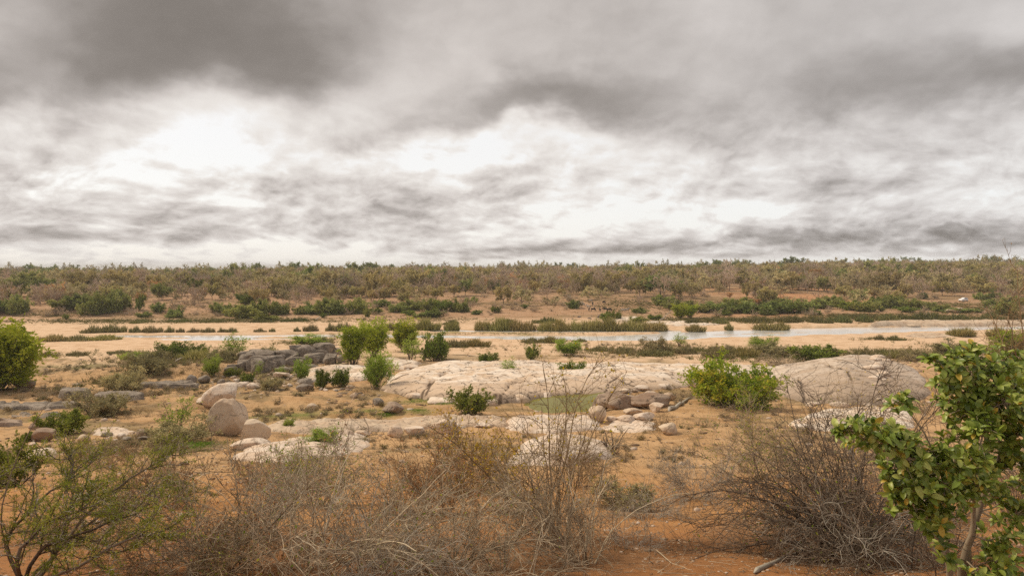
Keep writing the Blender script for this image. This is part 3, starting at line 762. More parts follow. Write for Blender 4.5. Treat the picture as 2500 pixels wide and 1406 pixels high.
# dark broken ledges: angular blocks stacked along the edge of the sand
dk = [rock_mesh('ledge_block', 400 + i, M['dark_rock'], 4, 0.14, 7, 0.5, smooth=False, edge=5.0, deep=0.62, boxy=0.4) for i in range(6)]
LEDGE = [(595, 905, 50, 26, 'dark squarish block at the near end of the layered ledge'), (632, 908, 60, 40, 'dark fractured rock face under the twiggy grass'), (668, 900, 60, 30, 'dark block in the middle of the layered ledge'), (640, 880, 70, 26, 'flat dark rock on the top left of the ledge'),
         (700, 880, 70, 24, 'wide dark slab in the upper tier of the ledge'), (740, 872, 70, 28, 'grey-topped slab at the top of the layered ledge'), (785, 868, 70, 30, 'long grey slab beside the yellow-green bush'), (720, 892, 56, 20, 'low dark step in the middle tier of the ledge'),
         (770, 886, 60, 22, 'cracked dark block below the long grey slab'), (808, 888, 44, 24, 'dark block against the yellow-green bush'), (690, 912, 50, 14, 'low dark step in front of the layered ledge'), (755, 905, 50, 14, 'small dark step below the cracked block'),
         (600, 885, 50, 20, 'tilted dark stone behind the near end of the ledge'), (815, 866, 40, 18, 'small grey slab behind the yellow-green bush'), (565, 912, 36, 16, 'separate dark stone left of the layered ledge')]
for i, (a, b, w, h, lb) in enumerate(LEDGE):
    put_rock(dk[i % 6], a, b, w * 0.95, h, lb, 'dark rock ledges above the sand', rotz=RNG.uniform(-0.5, 0.5), depth=0.75, name='rock_ledge', cat='rock ledge', sink=0.15)
for i in range(26):
    a, b, w, h, lb = LEDGE[i % len(LEDGE)]
    put_rock(dk[(i + 2) % 6], a + RNG.uniform(-0.6, 0.6) * w, b + RNG.uniform(-4, 4), w * RNG.uniform(0.3, 0.6), h * RNG.uniform(0.5, 1.0), 'small broken block wedged among the dark layered ledge', 'small blocks of the dark ledge', rotz=RNG.uniform(-0.9, 0.9), depth=0.8, name='ledge_block', cat='rock', sink=0.1)
LEDGE2 = [(182, 972, 78, 28, 'dark rock wedge with a pale streak near the bright green bush'), (290, 976, 120, 22, 'dark square-edged ledge above the grassy shrub'), (410, 948, 150, 16, 'long low grey ledge leading to the rubble'),
          (30, 998, 90, 14, 'dark undercut ledge running out of the picture on the left'), (120, 996, 140, 16, 'flat grey rock shelf in front of the dark wedge'), (18, 1040, 60, 20, 'blocky brown ledge at the left edge of the picture'), (90, 1018, 130, 9, 'thin grey rock layers showing through the sand')]
for i, (a, b, w, h, lb) in enumerate(LEDGE2):
    hw = w / 2
    outcrop('rock_ledge', [(a - hw, b), (a, b + 3), (a + hw, b - 1), (a + hw * 0.95, b - 8), (a, b - 11), (a - hw * 0.9, b - 7)], h * spot(a, b)[1] / F * 0.8, 0.5, M['dark_rock'] if i in (0, 1, 3) else M['brown_rock'] if i == 5 else M['dark_rock'], lb, 'rock ledge', 0.12, noise=0.22, seed=160 + i, steps=0.3, group='ledges in the sand on the left', flat=3.5)
# rubble between the ledges and the boulders
rub = [[rock_mesh('stone', 200 + 10 * k + i, M[mt], 3, 0.22, 12, 0.6, smooth=False, deep=0.38) for i in range(4)] for k, mt in enumerate(('pale_boulder', 'boulder', 'dark_rock'))]
CELLS = {}
n_rub = 0
for zone, cxy, ext, num in (('between the grey ledge and the whitish boulder', (590, 935), (95, 22), 46), ('below the white cracked slab', (700, 930), (60, 22), 26), ('at the foot of the feathery green bush', (850, 955), (60, 18), 14),
                            ('beside the flat-faced grey block', (170, 1085), (140, 26), 16), ('along the rock shelf by the pool', (1300, 1040), (170, 14), 22), ('around the rock pile by the pool', (1560, 1026), (80, 12), 18), ('on the far bank by the reeds', (1440, 776), (60, 6), 16)):
    for k in range(num):
        a, b = cxy[0] + RNG.normal() * ext[0] * 0.5, cxy[1] + RNG.normal() * ext[1] * 0.5
        X, Y, z = spot(a, b)
        kind = RNG.choice(3, p=(0.5, 0.25, 0.25)) if 'far bank' not in zone else 2
        wpx = RNG.uniform(9, 24) * (0.5 if Y > 150 else 1) * (1.5 if RNG.random() < 0.12 else 1)
        s = wpx * Y / F / 2
        o = link('stone', rub[kind][RNG.integers(4)], loc=(X, Y, z - s * 0.15), rotz=RNG.uniform(0, 6.28), scale=(s, s * RNG.uniform(0.6, 1), s * RNG.uniform(0.5, 0.95)))
        col = ('pale pink', 'tan', 'dark grey')[kind]
        tag(o, f'{col} angular stone in the rubble {zone}', 'stone', f'{col} rubble stones {zone}')
for i, (a, b, w, h, mt, lb) in enumerate([(468, 936, 26, 22, 'dark_rock', 'upright dark slab of rock at the head of the rubble'), (498, 936, 32, 20, 'dark_rock', 'blue-grey pointed stone at the head of the rubble'), (540, 940, 24, 16, 'dark_rock', 'square grey stone in the middle of the rubble'),
        (588, 945, 40, 14, 'pale_boulder', 'pale block beside the rubble, right of the whitish boulder'), (620, 948, 34, 14, 'pale_boulder', 'second pale block beside the rubble'), (690, 925, 46, 16, 'pale_boulder', 'rounded pale rock below the dark ledge'),
        (2325, 764, 40, 9, 'granite', 'wide pale rock on the far bank below the white car'), (2340, 760, 18, 9, 'granite', 'round pale rock on the far bank below the white car'), (2318, 757, 14, 6, 'boulder', 'small tan rock above the pale rocks below the white car'),
        (2230, 800, 40, 8, 'boulder', 'rounded rock at the head of the pink rock bench'), (1890, 808, 50, 8, 'boulder', 'low grey rock at the water by the reed clump'), (2440, 818, 60, 8, 'boulder', 'long flat rock in the river at the right')]):
    put_rock(rock_mesh('boulder', 240 + i, M[mt], 3, 0.25, 5, 0.6, smooth=i > 5), a, b, w, h, lb, 'single stones', rotz=RNG.uniform(-.4, .4), depth=0.8, name='stone', cat='stone')

# ---------------------------------------------------------------- plants: growing branches and leaves
def unit(v):
    return v / np.maximum(np.linalg.norm(v, axis=-1, keepdims=True), 1e-9)

def grow(r, S, D, L, k, wander, pull):
    """polylines that start at S along D, wander, and are pulled (pull: vector added to the direction at each step)"""
    n = len(S); P = np.zeros((n, k + 1, 3)); P[:, 0] = S
    d = unit(np.asarray(D, float)); st = (np.asarray(L, float) / k)[:, None]
    for i in range(k):
        d = unit(d + r.normal(0, wander, (n, 3)) + np.asarray(pull))
        P[:, i + 1] = P[:, i] + d * st
    return P

def spawn(r, P, per, t0, t1, ang, spread=0.25):
    """start points and directions of side shoots"""
    n, k1, _ = P.shape
    idx = np.repeat(np.arange(n), per)
    t = r.uniform(t0, t1, len(idx)); f = t * (k1 - 1); i = np.minimum(f.astype(int), k1 - 2); u = (f - i)[:, None]
    a, b = P[idx, i], P[idx, i + 1]
    S = a * (1 - u) + b * u; T = unit(b - a)
    q = r.normal(size=S.shape); q = unit(q - (q * T).sum(1, keepdims=True) * T)
    an = ang * (1 + r.normal(0, spread, len(idx)))[:, None]
    return S, T * np.cos(an) + q * np.sin(an), t, idx

def segs(P, r0, r1):
    n, k1, _ = P.shape
    r0 = np.broadcast_to(np.asarray(r0, float), (n,)); r1 = np.broadcast_to(np.asarray(r1, float), (n,))
    w = np.linspace(0, 1, k1)[None, :]
    R = r0[:, None] * (1 - w) + r1[:, None] * w
    return P[:, :-1].reshape(-1, 3), P[:, 1:].reshape(-1, 3), R[:, :-1].ravel(), R[:, 1:].ravel()

def prisms(sets, r, sides=3, tint=(0.2, 0.8)):
    """tapered sticks; each polyline set is (P, r0, r1)"""
    A, B, ra, rb = (np.concatenate(q) for q in zip(*[segs(*s) for s in sets]))
    T = unit(B - A)
    ref = np.where(np.abs(T[:, 2:3]) > 0.9, np.array([[1.0, 0, 0]]), np.array([[0, 0, 1.0]]))
    u = unit(np.cross(T, ref)); v = np.cross(T, u)
    n = len(A); V = np.zeros((n, 2, sides, 3))
    for s in range(sides):
        c = u * math.cos(2 * math.pi * s / sides) + v * math.sin(2 * math.pi * s / sides)
        V[:, 0, s] = A + c * ra[:, None]; V[:, 1, s] = B + c * rb[:, None]
    base = (np.arange(n) * 2 * sides)[:, None]
    FC = np.concatenate([np.concatenate((base + s, base + (s + 1) % sides, base + sides + (s + 1) % sides, base + sides + s), 1) for s in range(sides)])
    tn = np.repeat(np.concatenate([np.repeat(r.uniform(*tint, len(s[0])), s[0].shape[1] - 1) for s in sets]), 2 * sides)
    return V.reshape(-1, 3), FC, tn

def leaves(r, pos, size, aspect=0.45, dirs=None, flat=0.0, tint=None, fold=0.0):
    """rhombic leaves"""
    n = len(pos)
    d = unit(r.normal(size=(n, 3)) if dirs is None else dirs + r.normal(0, 0.45, (n, 3)))
    q = r.normal(size=(n, 3)); q[:, 2] *= 1 - flat
    q = unit(q - (q * d).sum(1, keepdims=True) * d)
    s = size * r.uniform(0.6, 1.3, (n, 1))
    V = np.stack((pos, pos + d * s * 0.55 + q * s * aspect * 0.5, pos + d * s, pos + d * s * 0.45 - q * s * aspect * 0.5), 1)
    FC = np.arange(4 * n).reshape(n, 4)
    tn = r.uniform(0, 1, n) if tint is None else tint
    return V.reshape(-1, 3), FC, np.repeat(tn, 4)

def clump_tint(r, pos, scale, amt=0.5, seed=0):
    """leaves of one spray share a colour"""
    c = 0.5 + 0.9 * fbm3(pos / scale, 2, seed)
    return np.clip(c * amt + r.uniform(0, 1, len(pos)) * (1 - amt), 0, 1)

M['bark_grey'] = mat_bark('grey_bark', (0.195, 0.151, 0.105), (0.598, 0.488, 0.344))
M['bark_brown'] = mat_bark('brown_bark', (0.085, 0.062, 0.046), (0.30, 0.235, 0.175))
M['bark_red'] = mat_bark('reddish_twig', (0.162, 0.106, 0.062), (0.438, 0.318, 0.186))
M['bark_pale'] = mat_bark('pale_stem', (0.252, 0.216, 0.171), (0.558, 0.504, 0.423))
M['twig_far'] = mat_bark('leafless_twig', (0.306, 0.224, 0.165), (0.683, 0.527, 0.404), 0.25)
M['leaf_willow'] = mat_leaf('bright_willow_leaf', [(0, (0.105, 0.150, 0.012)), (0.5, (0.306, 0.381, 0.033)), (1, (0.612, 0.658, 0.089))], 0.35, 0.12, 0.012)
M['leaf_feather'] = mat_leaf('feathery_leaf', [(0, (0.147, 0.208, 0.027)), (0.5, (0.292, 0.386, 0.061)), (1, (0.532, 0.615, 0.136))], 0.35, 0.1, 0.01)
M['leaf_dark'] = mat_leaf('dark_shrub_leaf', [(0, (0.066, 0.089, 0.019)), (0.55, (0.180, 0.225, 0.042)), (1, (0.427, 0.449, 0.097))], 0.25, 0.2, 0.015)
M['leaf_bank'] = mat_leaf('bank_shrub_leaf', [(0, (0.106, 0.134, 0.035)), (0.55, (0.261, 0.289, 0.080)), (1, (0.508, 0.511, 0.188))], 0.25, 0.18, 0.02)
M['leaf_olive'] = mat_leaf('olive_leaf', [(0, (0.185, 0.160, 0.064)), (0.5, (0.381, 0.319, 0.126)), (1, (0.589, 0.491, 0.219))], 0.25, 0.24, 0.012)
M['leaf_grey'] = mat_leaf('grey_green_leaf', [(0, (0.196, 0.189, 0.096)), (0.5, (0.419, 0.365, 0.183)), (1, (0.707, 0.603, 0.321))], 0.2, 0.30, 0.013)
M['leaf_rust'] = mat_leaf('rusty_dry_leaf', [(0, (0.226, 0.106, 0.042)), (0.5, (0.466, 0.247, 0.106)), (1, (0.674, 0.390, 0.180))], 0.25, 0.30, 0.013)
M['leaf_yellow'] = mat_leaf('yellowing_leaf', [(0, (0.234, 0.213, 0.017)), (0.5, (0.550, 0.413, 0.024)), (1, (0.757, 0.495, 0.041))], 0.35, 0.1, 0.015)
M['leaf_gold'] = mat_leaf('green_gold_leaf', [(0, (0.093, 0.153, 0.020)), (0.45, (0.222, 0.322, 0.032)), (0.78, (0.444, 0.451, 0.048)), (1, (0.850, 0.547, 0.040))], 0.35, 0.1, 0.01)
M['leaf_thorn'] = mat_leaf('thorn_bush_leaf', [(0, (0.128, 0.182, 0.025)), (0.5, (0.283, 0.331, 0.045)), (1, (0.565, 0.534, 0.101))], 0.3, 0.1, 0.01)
M['reed'] = mat_leaf('reed_blade', [(0, (0.143, 0.127, 0.035)), (0.5, (0.319, 0.275, 0.094)), (1, (0.550, 0.462, 0.209))], 0.25, 0.15, 0.02)
M['reed_dark'] = mat_leaf('dark_reed_blade', [(0, (0.098, 0.092, 0.040)), (0.5, (0.230, 0.207, 0.092)), (1, (0.437, 0.368, 0.190))], 0.25, 0.15, 0.02)
M['straw'] = mat_leaf('dry_grass', [(0, (0.14, 0.105, 0.05)), (0.5, (0.28, 0.215, 0.11)), (1, (0.46, 0.37, 0.21))], 0.25, 0.2, 0.02)
M['grass_green'] = mat_leaf('green_grass', [(0, (0.075, 0.085, 0.025)), (0.5, (0.16, 0.165, 0.055)), (1, (0.30, 0.275, 0.12))], 0.25, 0.2, 0.03)
M['weed'] = mat_leaf('water_weed', [(0, (0.06, 0.12, 0.012)), (0.5, (0.13, 0.24, 0.025)), (1, (0.25, 0.36, 0.06))], 0.3, 0.1, 0.01)

class Plant:
    """meshes of one kind of plant: [(part name, mesh)], its half-width and height"""
    def __init__(self, parts, w, h):
        self.parts, self.w, self.h = parts, w, h

def measure(Vs):
    V = np.concatenate(Vs)
    return float(np.percentile(np.abs(V[:, :2]), 98)), float(np.percentile(V[:, 2], 99.5))

def bush(seed, leafm, barkm, h=3.0, w=1.2, stems=14, n_sh=7, n_tw=6, n_lf=5, lsize=0.13, lasp=0.4, up=0.10, wander=0.16, open_=0.55, lobes=0.0, upright=False, stemr=0.03, leafy=(0.25, 1.0), holes=-0.2):
    r = np.random.default_rng(seed)
    S = np.zeros((stems, 3)); a = r.uniform(0, 6.28, stems); S[:, 0] = np.cos(a) * w * 0.22 * r.random(stems); S[:, 1] = np.sin(a) * w * 0.22 * r.random(stems)
    el = r.uniform(0.0, 1.0, stems) ** 0.6 * open_ * (w / h) * 2.0
    D = np.stack((np.cos(a) * el, np.sin(a) * el, np.ones(stems)), 1)
    L = h * r.uniform(0.38, 1.08, stems) * (1.0 if upright else 0.9)
    P0 = grow(r, S, D, L, 6, wander * 0.6, (0, 0, up))
    s1, d1, t1, _ = spawn(r, P0, n_sh, 0.15, 0.97, 0.75)
    P1 = grow(r, s1, d1, np.maximum(0.2, h * 0.34 * (1.1 - 0.6 * t1)) * r.uniform(0.6, 1.2, len(t1)), 4, wander, (0, 0, up * 1.6))
    s2, d2, t2, _ = spawn(r, P1, n_tw, 0.1, 1.0, 0.7)
    P2 = grow(r, s2, d2, h * 0.13 * r.uniform(0.5, 1.3, len(t2)), 2, wander, (0, 0, up))
    s3, d3, _, _ = spawn(r, P2, n_lf, 0.0, 1.0, 0.6)
    s3 = s3 + r.normal(0, lsize * 0.35, s3.shape)
    s3[:, 2] = np.abs(s3[:, 2])
    gap = fbm3(s3 / (h * 0.2), 2, seed + 50) > holes      # thin patches and holes in the foliage
    gap |= r.random(len(s3)) < 0.12
    s3, d3 = s3[gap], d3[gap]
    vb = prisms([(P0, stemr, stemr * 0.3), (P1, stemr * 0.35, stemr * 0.12), (P2[::2], stemr * 0.14, stemr * 0.08)], r)
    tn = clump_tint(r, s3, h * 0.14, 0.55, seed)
    # leaf colour gets paler towards the outside and the top of the bush
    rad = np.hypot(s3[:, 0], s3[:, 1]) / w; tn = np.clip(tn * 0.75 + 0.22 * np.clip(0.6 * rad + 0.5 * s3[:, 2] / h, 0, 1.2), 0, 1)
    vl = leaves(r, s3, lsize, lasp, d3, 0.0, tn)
    vb[0][:, 2] -= 0.08
    hw, hh = measure([vl[0]])
    return Plant([('branches', mk('branches', *vb[:2], [barkm], tint=vb[2])), ('foliage', mk('foliage', *vl[:2], [leafm], tint=vl[2]))], hw, hh)

def dry_bush(seed, barkm, leafm=None, h=2.2, stems=26, n_sh=8, n_tw=6, n_fw=0, open_=1.0, droop=-0.10, wander=0.20, stemr=0.014, lf=0.0, lsize=0.05, k0=9, lean=(0, 0, 0), tw=0.0022, spread=0.12, shl=0.42, twl=0.18):
    """arching leafless shrub"""
    r = np.random.default_rng(seed)
    a = r.uniform(0, 6.28, stems)
    S = np.stack((np.cos(a) * spread * r.random(stems), np.sin(a) * spread * r.random(stems), np.full(stems, -0.05)), 1)
    el = r.uniform(0.1, 1.0, stems) * open_
    D = np.stack((np.cos(a) * el, np.sin(a) * el, np.ones(stems)), 1) + np.asarray(lean)
    L = h * r.uniform(0.5, 1.25, stems)
    P0 = grow(r, S, D, L, k0, wander * 0.45, (0, 0, droop))
    P0[:, :, 2] = np.maximum(P0[:, :, 2], -0.05)
    s1, d1, t1, _ = spawn(r, P0, n_sh, 0.12, 1.0, 0.75)
    P1 = grow(r, s1, d1, h * shl * (1.15 - 0.6 * t1) * r.uniform(0.4, 1.2, len(t1)), 5, wander, (0, 0, droop * 0.4))
    P1[:, :, 2] = np.maximum(P1[:, :, 2], 0.01)
    s2, d2, t2, _ = spawn(r, P1, n_tw, 0.1, 1.0, 0.85)
    P2 = grow(r, s2, d2, h * twl * r.uniform(0.4, 1.3, len(t2)), 3, wander * 1.1, (0, 0, 0.02))
    sets = [(P0, stemr * r.uniform(0.5, 1.0, stems), stemr * 0.28), (P1, stemr * 0.32, tw)]
    tws = [(P2, tw * 1.15, tw * 0.6)]
    last = P2
    if n_fw:
        s3, d3, _, _ = spawn(r, P2, n_fw, 0.15, 1.0, 0.9)
        last = grow(r, s3, d3, h * twl * 0.5 * r.uniform(0.4, 1.3, len(s3)), 2, wander, (0, 0, 0.02))
        tws.append((last, tw * 0.8, tw * 0.5))
    vb = prisms(sets, r, 3, (0.0, 1.0)); vt = prisms(tws, r, 3, (0.0, 0.9))
    parts = [('stems', mk('stems', *vb[:2], [barkm], tint=vb[2])), ('twigs', mk('twigs', *vt[:2], [barkm], tint=vt[2]))]
    if leafm is not None and lf > 0:
        s4, d4, _, _ = spawn(r, last, max(1, int(math.ceil(lf))), 0.2, 1.0, 0.8)
        keep = r.random(len(s4)) < lf / max(1, int(math.ceil(lf)))
        keep &= fbm3(s4 / (h * 0.25), 2, seed + 5) > -0.15
        s4, d4 = s4[keep], d4[keep]
        vl = leaves(r, s4, lsize, 0.5, d4, 0, clump_tint(r, s4, h * 0.2, 0.5, seed))
        parts.append(('leaves', mk('leaves', *vl[:2], [leafm], tint=vl[2])))
    hw, hh = measure([vb[0], vt[0]])
    return Plant(parts, hw, hh)

def reeds(seed, mat, w=1.0, h=2.6, n=500, bend=0.25, width=0.03, deep=0.7):
    """clump of upright blades"""
    r = np.random.default_rng(seed)
    a = r.uniform(0, 6.28, n); q = np.sqrt(r.random(n))
    x = np.cos(a) * q * w; y = np.sin(a) * q * w * deep
    hh = h * r.uniform(0.45, 1.1, n) * (1 - 0.4 * q ** 3) * (0.8 + 0.55 * fbm(x / (w * 0.5), y / (w * 0.5), 2, seed))
    S = np.stack((x, y, np.full(n, -0.05)), 1)
    D = np.stack((r.normal(0, 0.14, n) + x / w * 0.16, r.normal(0, 0.14, n), np.ones(n)), 1)
    P = grow(r, S, D, hh, 3, 0.06, (r.normal(0, 0.02), 0.0, -0.02))
    b = r.normal(0, bend, (n, 3)) * np.array([1, 1, 0.2]); P[:, 3] += b * 0.35 * h * 0.25; P[:, 2] += b * 0.08 * h * 0.25
    side = unit(np.cross(P[:, 3] - P[:, 0], r.normal(size=(n, 3))))
    wd = width * r.uniform(0.6, 1.4, (n, 1))
    V = np.stack((P[:, 0] - side * wd * 0.5, P[:, 0] + side * wd * 0.5, P[:, 1] + side * wd, P[:, 1] - side * wd, P[:, 2] + side * wd * 0.75, P[:, 2] - side * wd * 0.75, P[:, 3] + side * wd * 0.12, P[:, 3] - side * wd * 0.12), 1)
    bI = (np.arange(n) * 8)[:, None]
    FC = np.concatenate((bI + np.array([[0, 1, 2, 3]]), bI + np.array([[3, 2, 4, 5]]), bI + np.array([[5, 4, 6, 7]])))
    tn = np.clip(r.uniform(0, 1, n)[:, None] * 0.6 + np.array([0.0, 0.0, 0.14, 0.14, 0.25, 0.25, 0.4, 0.4])[None, :], 0, 1)
    return Plant([('blades', mk('blades', V.reshape(-1, 3), FC, [mat], tint=tn.ravel()))], w, h * 0.82)

def plant(pl, name, px, py, wpx, hpx, label, cat='shrub', group=None, rotz=None, deep=1.0, sink=0.02):
    """a copy of this plant that fills wpx by hpx photo pixels above its foot"""
    X, Y, z = spot(px, py)
    sx, sz = wpx * Y / F / 2 / pl.w, hpx * Y / F / pl.h
    return plant_at(pl, name, (X, Y, z - sink), (sx, sx * deep, sz), label, cat, group, RNG.uniform(0, 6.28) if rotz is None else rotz)

def plant_at(pl, name, loc, scale, label, cat='shrub', group=None, rotz=0.0):
    if len(pl.parts) == 1:
        root = link(name, pl.parts[0][1], loc=loc, rotz=rotz, scale=scale)
    else:
        root = link(name, None, loc=loc, rotz=rotz, scale=scale)
        for pn, me in pl.parts:
            link(pn, me, root)
    return tag(root, label, cat, group)

# ------------------------------------------------ bright green bushes of the river bed
WIL = [bush(s, M['leaf_willow'], M['bark_brown'], 4.0, 1.5, 26, 10, 7, 8, 0.22, 0.38, 0.16, 0.16, 0.5, upright=True) for s in (1, 2, 3)]
BIG = [bush(17, M['leaf_willow'], M['bark_brown'], 4.6, 2.4, 50, 12, 8, 9, 0.25, 0.45, 0.10, 0.16, 0.9, holes=-0.6)]
FEA = [bush(s, M['leaf_feather'], M['bark_brown'], 3.2, 1.5, 18, 9, 7, 8, 0.17, 0.34, 0.12, 0.2, 0.6) for s in (4, 5)]
SAP = [bush(s, M['leaf_feather'], M['bark_brown'], 3.0, 1.0, 7, 7, 5, 5, 0.15, 0.35, 0.14, 0.2, 0.55) for s in (6, 7)]
DRK = [bush(s, M['leaf_dark'], M['bark_brown'], 2.2, 1.4, 20, 9, 6, 8, 0.16, 0.5, 0.06, 0.22, 0.9) for s in (8, 9, 10)]
BNK = [bush(s, M['leaf_bank'], M['bark_brown'], 2.4, 2.2, 18, 8, 6, 7, 0.27, 0.55, 0.04, 0.22, 1.0) for s in (11, 12, 13)]
GLD = [bush(s, M['leaf_gold'], M['bark_brown'], 3.6, 3.4, 40, 10, 8, 8, 0.18, 0.5, 0.04, 0.2, 1.0) for s in (14,)]
OLV = [bush(s, M['leaf_grey'], M['bark_brown'], 1.8, 1.6, 22, 9, 6, 7, 0.13, 0.35, 0.03, 0.25, 1.1) for s in (15, 16)]
GREEN = [
    (BIG, -6, 950, 176, 158, 'big dense bright green bush cut by the left edge of the picture'),
    (WIL, 860, 893, 84, 98, 'broad yellow-green bush at the front of the tall green clump'), (WIL, 913, 872, 66, 92, 'tall green bush at the back of the tall green clump'),
    (WIL, 990, 858, 62, 80, 'bright pointed green bush standing by the water'), (SAP, 1003, 884, 56, 70, 'thin yellowish green bush below the bright pointed one'),
    (DRK, 1062, 880, 66, 68, 'dark leafy shrub at the back corner of the granite sheet'), (FEA, 917, 950, 78, 92, 'feathery light green bush in front of the granite sheet'),
    (FEA, 735, 932, 42, 60, 'bright upright sapling among the broken slabs'), (DRK, 832, 942, 44, 42, 'small dark green shrub left of the feathery bush'), (DRK, 786, 948, 40, 46, 'small green shrub below the white cracked slab'),
    (SAP, 572, 875, 70, 66, 'pale sapling with a thin crown on the dark ledges'), (DRK, 1192, 889, 46, 28, 'low green shrub on the back edge of the granite sheet'), (SAP, 1240, 922, 44, 52, 'pale spiky shrub growing from a crack in the granite'),
    (DRK, 1300, 881, 36, 42, 'dark green shrub behind the granite sheet, alone on the sand'), (DRK, 1396, 923, 64, 40, 'rounded green shrub on the granite above the pool'), (FEA, 1390, 868, 66, 42, 'yellow-green shrub on the sand near the river'),
    (DRK, 1142, 1012, 108, 66, 'dense dark green shrub in front of the granite sheet'), (GLD, 1795, 990, 215, 112, 'large round green bush with yellowing leaves in front of the granite'),
    (DRK, 1990, 884, 110, 42, 'green shrub on top of the rounded dome'), (FEA, 517, 920, 42, 54, 'bright green sapling above the rubble'), (OLV, 305, 955, 96, 62, 'round dark olive shrub above the square-edged ledge'),
    (DRK, 152, 1060, 96, 58, 'dark green shrub beside the flat-faced grey block'), (OLV, 250, 1012, 130, 62, 'sprawling grassy olive shrub below the square-edged ledge'), (SAP, 430, 1062, 90, 96, 'thin green shrub with dead skirts left of the boulders'),
    (OLV, 430, 1080, 150, 60, 'brown dead thicket at the foot of the thin green shrub'), (OLV, 1602, 860, 76, 36, 'dark sparse shrub on the sand near the water'), (SAP, 1660, 846, 40, 34, 'small sparse shrub beside the river edge'),
    (FEA, 752, 844, 78, 28, 'low green shrub on top of the layered ledge'), (OLV, 795, 842, 50, 26, 'brownish twiggy shrub on top of the layered ledge'), (OLV, 650, 870, 50, 24, 'small grey shrub on the dark fractured rock'),
    (OLV, 660, 950, 60, 36, 'olive tuft of shrub right of the whitish boulder'), (SAP, 632, 918, 26, 40, 'tiny pale sapling in the rubble below the ledge'), (DRK, 570, 918, 40, 20, 'small dark shrub near the head of the rubble'),
    (DRK, 605, 935, 30, 26, 'small dark shrub in the rubble right of the square stone'), (SAP, 682, 918, 30, 26, 'small bright shrub below the dark rock step'), (FEA, 705, 1048, 26, 30, 'tiny yellow-green shrub on the rock shelf'),
    (DRK, 70, 1076, 30, 22, 'small dark green tuft left of the flat-faced block'), (WIL, 2480, 880, 110, 74, 'green bush at the right edge behind the broad-leaved bush'), (DRK, 420, 875, 70, 40, 'green shrub among the tall dry grass by the river'),
    (OLV, 370, 905, 110, 50, 'grey-green shrub among the tall dry grass'), (DRK, 480, 870, 60, 32, 'second green shrub among the tall dry grass'), (OLV, 540, 885, 70, 34, 'olive shrub at the end of the tall dry grass'),
    (FEA, 340, 885, 70, 26, 'low pale shrub at the near edge of the tall dry grass'), (OLV, 1900, 868, 120, 32, 'low grey shrub behind the driftwood heap'), (OLV, 1760, 862, 60, 24, 'small grey shrub in the long grass near the river'), (FEA, 1860, 856, 70, 36, 'thin pale shrub behind the driftwood heap'),
    (OLV, 2330, 862, 90, 34, 'grey-green shrub in the grass behind the rounded dome'), (OLV, 2240, 880, 80, 26, 'low grey shrub at the side of the rounded dome'), (OLV, 1530, 1245, 150, 78, 'low dark grey-green shrub on the orange soil'),
    (DRK, 30, 1190, 130, 120, 'green leafy bush at the left edge behind the thorn bush'), (FEA, 790, 1092, 70, 50, 'thin yellow-green shrub on the pale pink slab'),
    (DRK, 1480, 786, 30, 24, 'bright green shrub on the rock hump across the river'), (DRK, 1500, 784, 36, 26, 'second green shrub on the rock hump across the river'), (WIL, 1660, 778, 34, 36, 'bright round green bush across the river beyond the reeds'),
    (WIL, 1684, 776, 30, 32, 'second bright green bush across the river beyond the reeds'), (DRK, 1556, 788, 44, 16, 'low dark shrub near the end of the reeds across the river'), (DRK, 1600, 780, 34, 12, 'flat dark shrub on the sand across the river'),
]
for i, (kit, a, b, w, h, lb) in enumerate(GREEN):
    nm = {id(WIL): 'green_bush', id(BIG): 'green_bush', id(FEA): 'green_shrub', id(SAP): 'sapling', id(DRK): 'green_shrub', id(GLD): 'green_bush', id(OLV): 'olive_shrub'}[id(kit)]
    plant(kit[i % len(kit)], nm, a, b, w, h, lb, 'bush' if 'bush' in nm else 'sapling' if nm == 'sapling' else 'shrub', 'green plants of the near bank and river bed')

